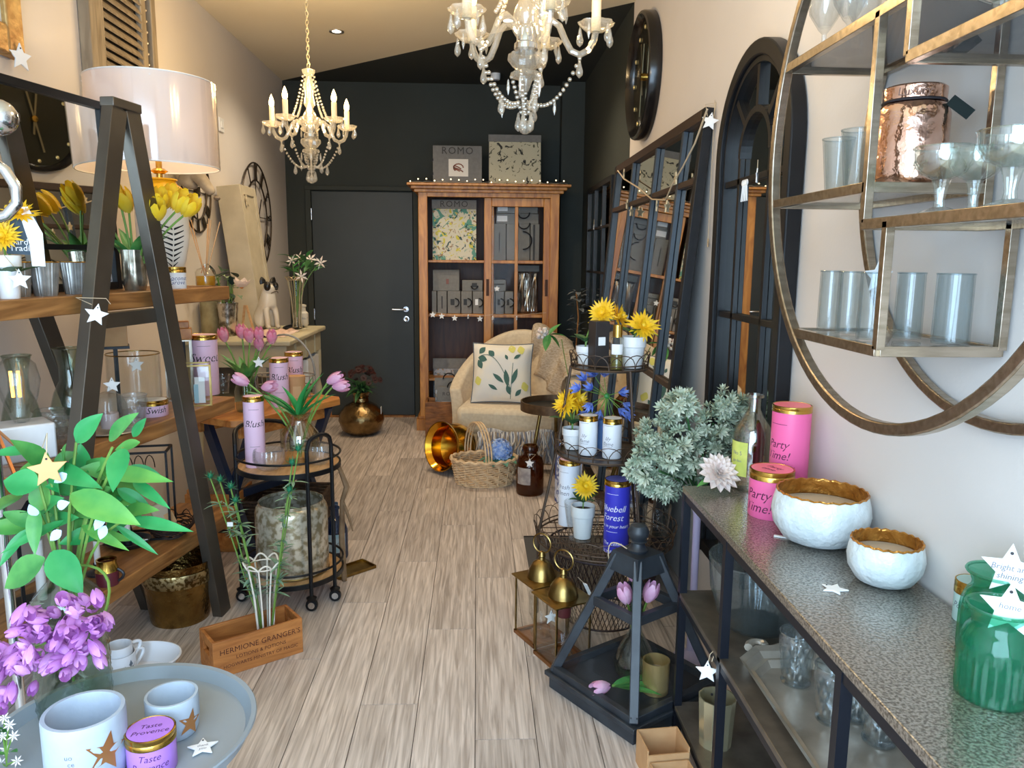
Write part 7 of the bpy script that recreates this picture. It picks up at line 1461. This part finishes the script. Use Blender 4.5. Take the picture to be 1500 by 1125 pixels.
# ================================================================== WIRE STAND
ES = Vector((.52, 2.98, 0)); rust = M('rusty_wire', (84, 68, 56), .5, .6); sheet_dark = M('charcoal_sheet', (74, 72, 72), .9)
ez = [at(888, 786, Y=ES.y).z, at(888, 662, Y=ES.y).z, at(905, 537, Y=ES.y).z]; er = [.275, .20, .15]
es = T('wire_stand', 'three-tier rusty wire plant stand with scalloped edges', 'plant stand', ES)
for k, (z, r_) in enumerate(zip(ez, er)):
    obj('tier_ring', G().tube([(r_*cos(t), r_*sin(t), z) for t in [2*PI*i/56 for i in range(56)]], .004, 6, True), rust, es)
    obj('tier_ring', G().tube([(r_*1.0*cos(t), r_*1.0*sin(t), z+.018) for t in [2*PI*i/56 for i in range(56)]], .0028, 6, True), rust, es)
    if k: obj('tier_plate', G().lathe([(1e-4, z-.006), (r_, z-.006), (r_, z-.002), (1e-4, z-.002)], 40), M('rust_plate', (74, 66, 58), .45, .6, rgb2=(58, 50, 44), scale=12), es)
    else:
        for j in range(9): q = -r_+2*r_*(j+.5)/9; c_ = math.sqrt(r_*r_-q*q); obj('mesh_wire', G().tube([(q, -c_, z-.003), (q, c_, z-.003)], .0022, 4), rust, es); obj('mesh_wire', G().tube([(-c_, q, z-.004), (c_, q, z-.004)], .0022, 4), rust, es)
        for f in (.35, .68): obj('mesh_ring', G().tube([(r_*f*cos(t), r_*f*sin(t), z-.003) for t in [2*PI*i/40 for i in range(40)]], .0025, 5, True), rust, es)
    n_ = [26, 22, 18][k]; hh = [.07, .065, .06][k]
    for j in range(n_):
        a = 2*PI*j/n_; wd_ = 2*PI/n_*1.0
        obj('scallop_loop', G().tube([(r_*(1+.05*sin(t))*cos(a-wd_*cos(t)), r_*(1+.05*sin(t))*sin(a-wd_*cos(t)), z+hh*sin(t)**.8) for t in [PI*i/8 for i in range(9)]], .0018, 4), rust, es)
for j in range(3): a = 2*PI*j/3+.9; obj('leg', G().tube([(er[0]*.98*cos(a), er[0]*.98*sin(a), 0), (er[0]*.98*cos(a), er[0]*.98*sin(a), ez[0]), (er[1]*cos(a), er[1]*sin(a), ez[1]), (er[2]*cos(a), er[2]*sin(a), ez[2])], .006, 7), rust, es)
obj('scroll_foot', G().tube([(.05+(.05-.004*i)*cos(i*.6), -.2, .18+(.05-.004*i)*sin(i*.6)) for i in range(11)], .006, 6), rust, es)
# wire basket under the stand
bkt = T('mesh_basket', 'dark wire mesh basket under the lowest tier of the wire stand', 'basket', ES); bw_ = M('dark_mesh_wire', (56, 46, 50), .5, .5)
g = G(); bt = ez[0]-.03
for j in range(60):
    a = 2*PI*j/60
    for s in (-1, 1): g.tube([(r_*cos(a+s*.5*f), r_*sin(a+s*.5*f), z_) for f, r_, z_ in ((0, .23, bt), (.33, .215, bt*.66), (.66, .185, bt*.33), (1, .155, .01))], .0018, 3, cap=False)
obj('mesh', g, bw_, bkt)['kind'] = 'stuff'
for z_, r_ in ((bt, .23), (.01, .155)): obj('hoop', G().tube([(r_*cos(t), r_*sin(t), z_) for t in [2*PI*i/48 for i in range(48)]], .004, 6, True), bw_, bkt)
o = T('floor_sheet', 'thin dark charcoal sheet on the floor beside the wire stand', 'mat', (.39, 3.45, 0)); obj('mat', G().bx(-.14, .3, -.25, .45, .0005, .005), sheet_dark, o)  # thin dark rectangle laid on the floor
for s in (-.25, .45): obj('edge_strip', G().bx(-.14, .3, s-.006, s+.006, .0006, .007), blackp, o)
def E(px, py, k): q = at(px, py, Z=ez[k]+.001); return q
def flower_pot(label, p, r, h, m=white):
    o = T('flower_pot', label, 'pot', p); obj('pot', G().lathe(shell([(1e-4, 0), (r*.72, 0), (r*.92, h*.68)], .003), 28), m, o); obj('collar', G().lathe([(r*.92, h*.66), (r, h*.68), (r*1.02, h), (r*.95, h), (r*.9, h*.7)], 28), m, o); obj('soil', G().lathe([(1e-4, h*.85), (r*.93, h*.85)], 20), M('soil', (60, 42, 30), .9), o)
# top tier
t2 = ez[2]+.001
p, r, h = V(939, 537, 491, 38, Z=t2, p=Vector((ES.x+.085, ES.y-.03, t2))); flower_pot('white flower pot with yellow bloom on the top tier of the wire stand', p, r, h); q = at(942, 477, Y=p.y-.02)-p; yellow_flower('large yellow dahlia bloom in the white pot on the top tier', p+Vector((0, 0, h*.8)), [(q-Vector((0, 0, h*.8)), (.1, -1, .45))], .066, 3, .09)
p = Vector((ES.x-.045, ES.y-.005, t2)); bh = at(886, 470, Y=p.y).z-t2; o = T('black_box', 'tall black perfume box with white label on the top tier of the wire stand', 'box', p, .35); obj('box', G().bx(-.03, .03, -.03, .03, 0, bh), M('box_black', (44, 38, 38), .5), o, bevel=.001); obj('paper_label', G().bx(-.018, .012, -.0312, -.03, bh*.48, bh*.66), matw, o)
p = Vector((ES.x-.005, ES.y-.085, t2)); p.x = at(903, 545, Y=p.y).x; r = 9.8*mpp(p); h = at(903, 476, Y=p.y).z-t2; o = T('perfume_bottle', 'cylindrical glass room spray bottle with gold cap on the top tier', 'bottle', p, face(p)); lathe_obj('bottle', shell([(1e-4, 0), (r, 0), (r, h*.7), (r*.85, h*.73)], .002), clear, o); lathe_obj('liquid', [(1e-4, .003), (r*.9, .003), (r*.9, h*.32), (1e-4, h*.32)], glass('olive_oil', (214, 206, 120), .05, body=.4, bodycol=(196, 188, 100)), o); lathe_obj('cap', [(r*.72, h*.73), (r*.72, h), (1e-4, h)], gold, o); obj('paper_label', G().lathe([(r*1.02, h*.35), (r*1.02, h*.58)], 10, a0=-PI/2-.9, a1=-PI/2+.9), matw, o)
p = Vector((ES.x-.09, ES.y+.05, t2)); flower_pot('white flower pot behind the black perfume box on the top tier', p, .036, .075); q = at(882, 458, Y=p.y-.02)-p; q2 = at(905, 464, Y=p.y-.01)-p; yellow_flower('pair of yellow daisy blooms rising behind the black perfume box', p+Vector((0, 0, .06)), [(q-Vector((0, 0, .06)), (-.3, -1, .35)), (q2-Vector((0, 0, .06)), (.8, -.5, .4))], .062, 4, .08)
# middle tier
t1 = ez[1]+.001
for l, px, bot, tp, w_, off in (('white candle tin with gold lid, beside the yellow flower pot on the middle tier', 861, 668, 605, 27, -.135), ('white candle tin with gold lid, before the blue agapanthus on the middle tier', 896, 673, 609, 28, -.16)):
    p, r, h = V(px, bot, tp, w_, Z=t1); tin(l, p, r, h, whitetin, matw, ['lily', 'flame'], inkg, -28, size=r*.55, zc=.5)
p = Vector((0, ES.y+.06, t1)); p.x = at(838, 655, Y=p.y).x; flower_pot('white flower pot at the outer edge of the middle tier', p, .042, .085); q = at(828, 592, Y=p.y-.02)-p; q2 = at(846, 588, Y=p.y)-p
yellow_flower('yellow daisy with broad dark leaves in the outer pot of the middle tier', p+Vector((0, 0, .07)), [(q-Vector((0, 0, .07)), (-.9, -.7, .5)), (q2-Vector((0, 0, .07)), (.5, -.6, .6))], .062, 4, .12)
p = Vector((0, ES.y+.05, t1)); p.x = at(884, 650, Y=p.y).x; o = T('blue_vase', 'slim matte blue vase between the white tins on the middle tier', 'vase', p); obj('vase', G().lathe(shell([(1e-4, 0), (.03, 0), (.032, .02), (.024, .1), (.026, .12)], .003), 24), M('matte_blue', (96, 132, 186), .5), o); obj('lip', G().tube([(.026*cos(t), .026*sin(t), .12) for t in [2*PI*i/20 for i in range(20)]], .002, 5, True), M('matte_blue', (96, 132, 186)), o)
ag = T('agapanthus', 'blue agapanthus blooms with radiating green stalks on the middle tier', 'flowers', p+Vector((0, 0, .02))); hubp = at(889, 580, Y=p.y-.03)-ag.location
obj('stem', G().tube(bez((0, 0, 0), (0, 0, .12), hubp, 6), .004, 6), stemg, ag)
g = G()
for j in range(6): a = 2*PI*j/6; d = Vector((cos(a)*.55, sin(a)*.55, 1)); s = Vector((-sin(a), cos(a), 0))*.006; g.add([(0, 0, 0), d*.022+s, d*.042, d*.022-s], [(0, 1, 2, 3)])
agm = g.mesh('floret'); agm.materials.append(M('agapanthus_blue', (110, 140, 226), .5, rgb2=(150, 172, 240), scale=30, tl=.2))
ends = [(850, 570), (858, 558), (872, 552), (885, 553), (868, 570), (905, 598), (912, 590), (900, 610), (885, 615), (872, 612), (862, 602), (895, 618), (915, 603), (880, 600), (868, 590), (905, 575)]
for px, py in ends:
    q = at(px, py, Y=p.y-.05+random.uniform(-.03, .05))-ag.location; d = (q-hubp); obj('stalk', G().tube([hubp, q], .0014, 4), stemg, ag)
    for _ in range(2): obj('floret', agm, None, ag, mtx=Matrix.Translation(q) @ (d.normalized()+Vector((random.uniform(-.5, .5), -.5, random.uniform(-.3, .3)))).to_track_quat('Z', 'Y').to_matrix().to_4x4())
obj('green_hub', G().ball(hubp, .012, 8), leafg, ag)
# lowest tier
t0 = ez[0]+.004
p, r, h = V(833, 772, 668, 31, Z=t0); tin('tall white candle tin with gold lid on the lowest tier', p, r, h, whitetin, blushtin, ['fresh', 'linen'], inkg, -35, size=r*.6, zc=.6)
p, r, h = V(902, 812, 696, 37, Z=t0); bl = M('bluebell_blue', (58, 58, 190), .4); tin('tall royal blue candle tin lettered Bluebell Forest on the lowest tier', p, r, h, bl, M('blue_lid', (120, 120, 205), .4), ['Bluebell', 'Forest', 'hope in your heart', '', 'The Cellar', 'LILY FLAME'], inkw, -24, size=r*.7, zc=.62)
p, r, h = V(853, 798, 727, 56, Z=t0); vessel('glass_tumbler', 'wide clear glass tumbler around a white flower pot, lowest tier', 'tumbler', p, [(1e-4, 0), (r*.72, 0), (r, h)], clear, .003, 40)
gp2 = p+Vector((0, 0, .005)); flower_pot('small white flower pot inside the wide glass tumbler', gp2, r*.62, h*.88); q = at(858, 712, Y=p.y-.02)-gp2; yellow_flower('spiky yellow bloom with dark leaves in the tumbler pot, lowest tier', gp2+Vector((0, 0, h*.75)), [(q-Vector((0, 0, h*.75)), (.05, -1, .5))], .058, 4, .075)
for l, px, off in (('clear glass tumbler behind the black lantern knob, lowest tier', 934, .0), ('clear glass tumbler at the wall side of the lowest tier', 962, .03)): p = Vector((0, ES.y-.02+off, t0)); p.x = at(px, 785, Y=p.y).x; tumbler(l, p, .042, .056, .125, clear)
# ================================================================== GOLD LANTERNS
def gold_lantern(label, c, s, h, rz):
    o = T('gold_lantern', label, 'lantern', c, rz, ); t = .006; m = oldbrass; w_ = s/2
    obj('base', G().bx(-w_, w_, -w_, -w_+.012, 0, .014).bx(-w_, w_, w_-.012, w_, 0, .014).bx(-w_, -w_+.012, -w_, w_, 0, .014).bx(w_-.012, w_, -w_, w_, 0, .014).bx(-w_+.01, w_-.01, -w_+.01, w_-.01, .002, .005), M('aged_copper_base', (160, 112, 70), .35, .9), o)
    for x in (-1, 1):
        for y in (-1, 1): obj('post', G().bx(x*(w_-.006)-t/2, x*(w_-.006)+t/2, y*(w_-.006)-t/2, y*(w_-.006)+t/2, .014, h), m, o)
    for k in (-1, 1): obj('pane', G().bx(-w_+.01, w_-.01, k*(w_-.006)-.001, k*(w_-.006)+.001, .014, h), clear, o)
    obj('roof_plate', G().bx(-w_-.008, w_+.008, -w_-.008, w_+.008, h, h+.006), m, o, bevel=.001)
    obj('dome', G().lathe([(w_*.72, h+.006), (w_*.70, h+.014), (w_*.62, h+.04), (w_*.42, h+.066), (w_*.18, h+.078), (w_*.16, h+.088), (w_*.2, h+.092), (w_*.12, h+.108), (1e-4, h+.112)], 32), m, o)
    obj('carry_ring', G().tube([(.038*cos(t_), 0, h+.142+.038*sin(t_)) for t_ in [2*PI*i/28 for i in range(28)]], .0032, 6, True), m, o, rot=(0, 0, .5))
    lathe_obj('glass_cup', shell([(1e-4, .006), (w_*.5, .006), (w_*.52, .02), (w_*.3, .04), (w_*.62, .10), (w_*.62, h*.75)], .002), clear, o)
    return o
lf_, lfr = at(781, 957, Z=0), at(813, 985, Z=0); d_ = lfr-lf_; s_ = .155; rz_ = math.atan2(d_.y, d_.x); ux = d_.normalized(); uy = Vector((-ux.y, ux.x, 0)); cg = lf_+ux*s_/2+uy*s_/2
hL = at(816, 893, Y=lfr.y).z
gold_lantern('antique gold square lantern with domed lid, front one beside the black lantern', Vector((cg.x, cg.y, 0)), s_, hL, rz_); cg2 = cg+Vector((-.065, .17, 0)); gold_lantern('antique gold square lantern with domed lid, behind its twin by the wire basket', Vector((cg2.x, cg2.y, 0)), s_, hL, rz_)
o = T('swing_tag', 'folded white paper tag hanging from the front gold lantern', 'swing tag', Vector((cg.x+.07, cg.y-.03, hL+.0065)), .6); obj('card', G().box((.02, 0, .03), (.003, .02, .06), Matrix.Rotation(-.5, 3, 'Y')), matw, o); obj('string', G().tube([(.005, 0, .055), (-.03, .0, .09)], .001, 4), string_m, o)
star_tag('white star tag hanging inside the front gold lantern', Vector((cg.x-.045, cg.y-.02, .17)), .028, (0, 0, .4), string=[(0, 0, .02), (.03, .02, .08)])
o = T('jam_jar_candle', 'small glass mug candle with wine red label inside the gold lantern', 'candle', Vector((cg.x+.005, cg.y+.005, hL-.075)), 0); lathe_obj('label_cup', [(1e-4, 0), (.025, 0), (.027, .04)], M('wine_label', (96, 40, 40), .4), o); lathe_obj('lid', [(.028, .04), (.028, .055), (1e-4, .056)], gold, o)
# ================================================================== BLACK PYRAMID LANTERN
Lc, Fc = Vector((.25, 2.45, 0)), Vector((.475, 2.115, 0)); ev = Fc-Lc; sL = ev.length; ex = ev.normalized(); ey = Vector((-ex.y, ex.x, 0)); pc = Lc+ex*sL/2+ey*sL/2
py = T('pyramid_lantern', 'large black wooden pyramid lantern with glass sides and turned finial', 'lantern', (pc.x, pc.y, 0), math.atan2(ex.y, ex.x)); hs_ = sL/2; tz = at(940, 812, Y=pc.y).z; ts = .055
bw2 = M('black_distressed', (34, 38, 44), .45, rgb2=(48, 54, 60), scale=14)
obj('base', G().bx(-hs_, hs_, -hs_, hs_, 0, .045).bx(-hs_-.012, hs_+.012, -hs_-.012, hs_+.012, .045, .062), bw2, py, bevel=.003)
zb2 = .062
def edge(t): q = hs_+(ts-hs_)*t-.012; return q
for x in (-1, 1):
    for y in (-1, 1): obj('corner_post', G().bar((x*edge(0), y*edge(0), zb2), (x*edge(1), y*edge(1), tz), .03, .03, (x, -y, 0)), bw2, py, bevel=.003)
tm2 = .62
for k in range(4):
    m_ = Matrix.Rotation(PI/2*k, 4, 'Z'); q = edge(tm2); zz = zb2+(tz-zb2)*tm2; q2 = edge(.9); zz2 = zb2+(tz-zb2)*.9
    obj('cross_rail', G().bar(m_ @ Vector((-q, -q, zz)), m_ @ Vector((q, -q, zz)), .022, .032), bw2, py, bevel=.002)
    g = G().add([m_ @ Vector(v) for v in ((-edge(0), -edge(0), zb2), (edge(0), -edge(0), zb2), (q, -q, zz), (-q, -q, zz))], [(0, 1, 2, 3)]); obj('pane', g, clear, py)
    obj('bottom_rail', G().bar(m_ @ Vector((-edge(0), -edge(0), zb2+.012)), m_ @ Vector((edge(0), -edge(0), zb2+.012)), .025, .024), bw2, py, bevel=.002)
obj('cap', G().lathe([(ts*1.9, tz-.05), (ts*1.55, tz-.0), (ts*1.5, tz+.012), (1e-4, tz+.012)], 4, mtx=Matrix.Rotation(PI/4, 4, 'Z')), bw2, py, smooth=False)
obj('finial', G().lathe([(.032, tz+.012), (.034, tz+.02), (.024, tz+.03), (.022, tz+.042), (.03, tz+.047), (.024, tz+.052), (.034, tz+.068), (.036, tz+.082), (.026, tz+.1), (1e-4, tz+.108)], 24), bw2, py); obj('string_loop', G().tube(bez((-.02, -.03, tz+.02), (-.1, -.06, tz+.06), (-.08, -.05, tz-.04), 8), .002, 5), string_m, py)
# things inside it
p = Vector((pc.x-.0, pc.y-.01, zb2+.001)); o = T('bulb_vase', 'clear round-bellied glass vase inside the black pyramid lantern', 'vase', p); obj('glass', G().lathe(shell([(1e-4, 0), (.04, 0), (.065, .03), (.07, .07), (.05, .12), (.022, .17), (.018, .21), (.026, .25)], .003), 32), greeng, o); obj('rim', G().tube([(.026*cos(t), .026*sin(t), .25) for t in [2*PI*i/20 for i in range(20)]], .0022, 5, True), greeng, o)
tulips('pink tulips standing in the vase inside the pyramid lantern', p+Vector((0, 0, .01)), [(Vector((-.035, -.02, .27)), (-.3, -.1, 1)), (Vector((.03, -.02, .275)), (.3, -.1, 1)), (Vector((-.01, .02, .33)), (0, 0, 1))], pinkp, [((0, 0, .16), (-.35, -.2, 1), .8), ((0, 0, .18), (.5, -.2, .9), .7), ((0, 0, .15), (.0, .3, 1), .7)], neck=.2, leafmat=leafg, L=.17, Wl=.04)
q = Vector((pc.x-.09, pc.y-.10, zb2+.03)); o = T('fallen_tulip', 'single pink tulip lying on the floor of the pyramid lantern', 'flower', q, .1)
hm = tulip_head(.065, .024).mesh('tulip_head'); obj('tulip_head', hm, pinkp, o, mtx=Matrix.Translation((-.01, 0, .0)) @ Vector((-1, -.25, .05)).to_track_quat('Z', 'Y').to_matrix().to_4x4()); l_ = leaf_mesh(.16, .04, .08); l_.materials.append(leafg)
for d in ((1, -.1, .06), (1, .25, .1), (1, -.4, .02)): obj('leaf', l_, None, o, mtx=frame_at((0, 0, .0), d))
obj('stem', G().tube([(0, 0, 0), (.14, .0, -.015)], .004, 6), stemg, o)
p = Vector((pc.x+.055, pc.y-.085, zb2+.001)); o = T('gold_candle_cup', 'ridged pale gold candle cup inside the pyramid lantern', 'candle cup', p); obj('cup', G().lathe(shell([(1e-4, 0), (.042, 0), (.044, .11)], .003), 44, lambda t, z: 1+.01*cos(40*t)), M('soft_gold', (206, 176, 116), .35, .7), o); obj('wax', G().lathe([(1e-4, .07), (.04, .07)], 24), MATS['cream_wax'], o)
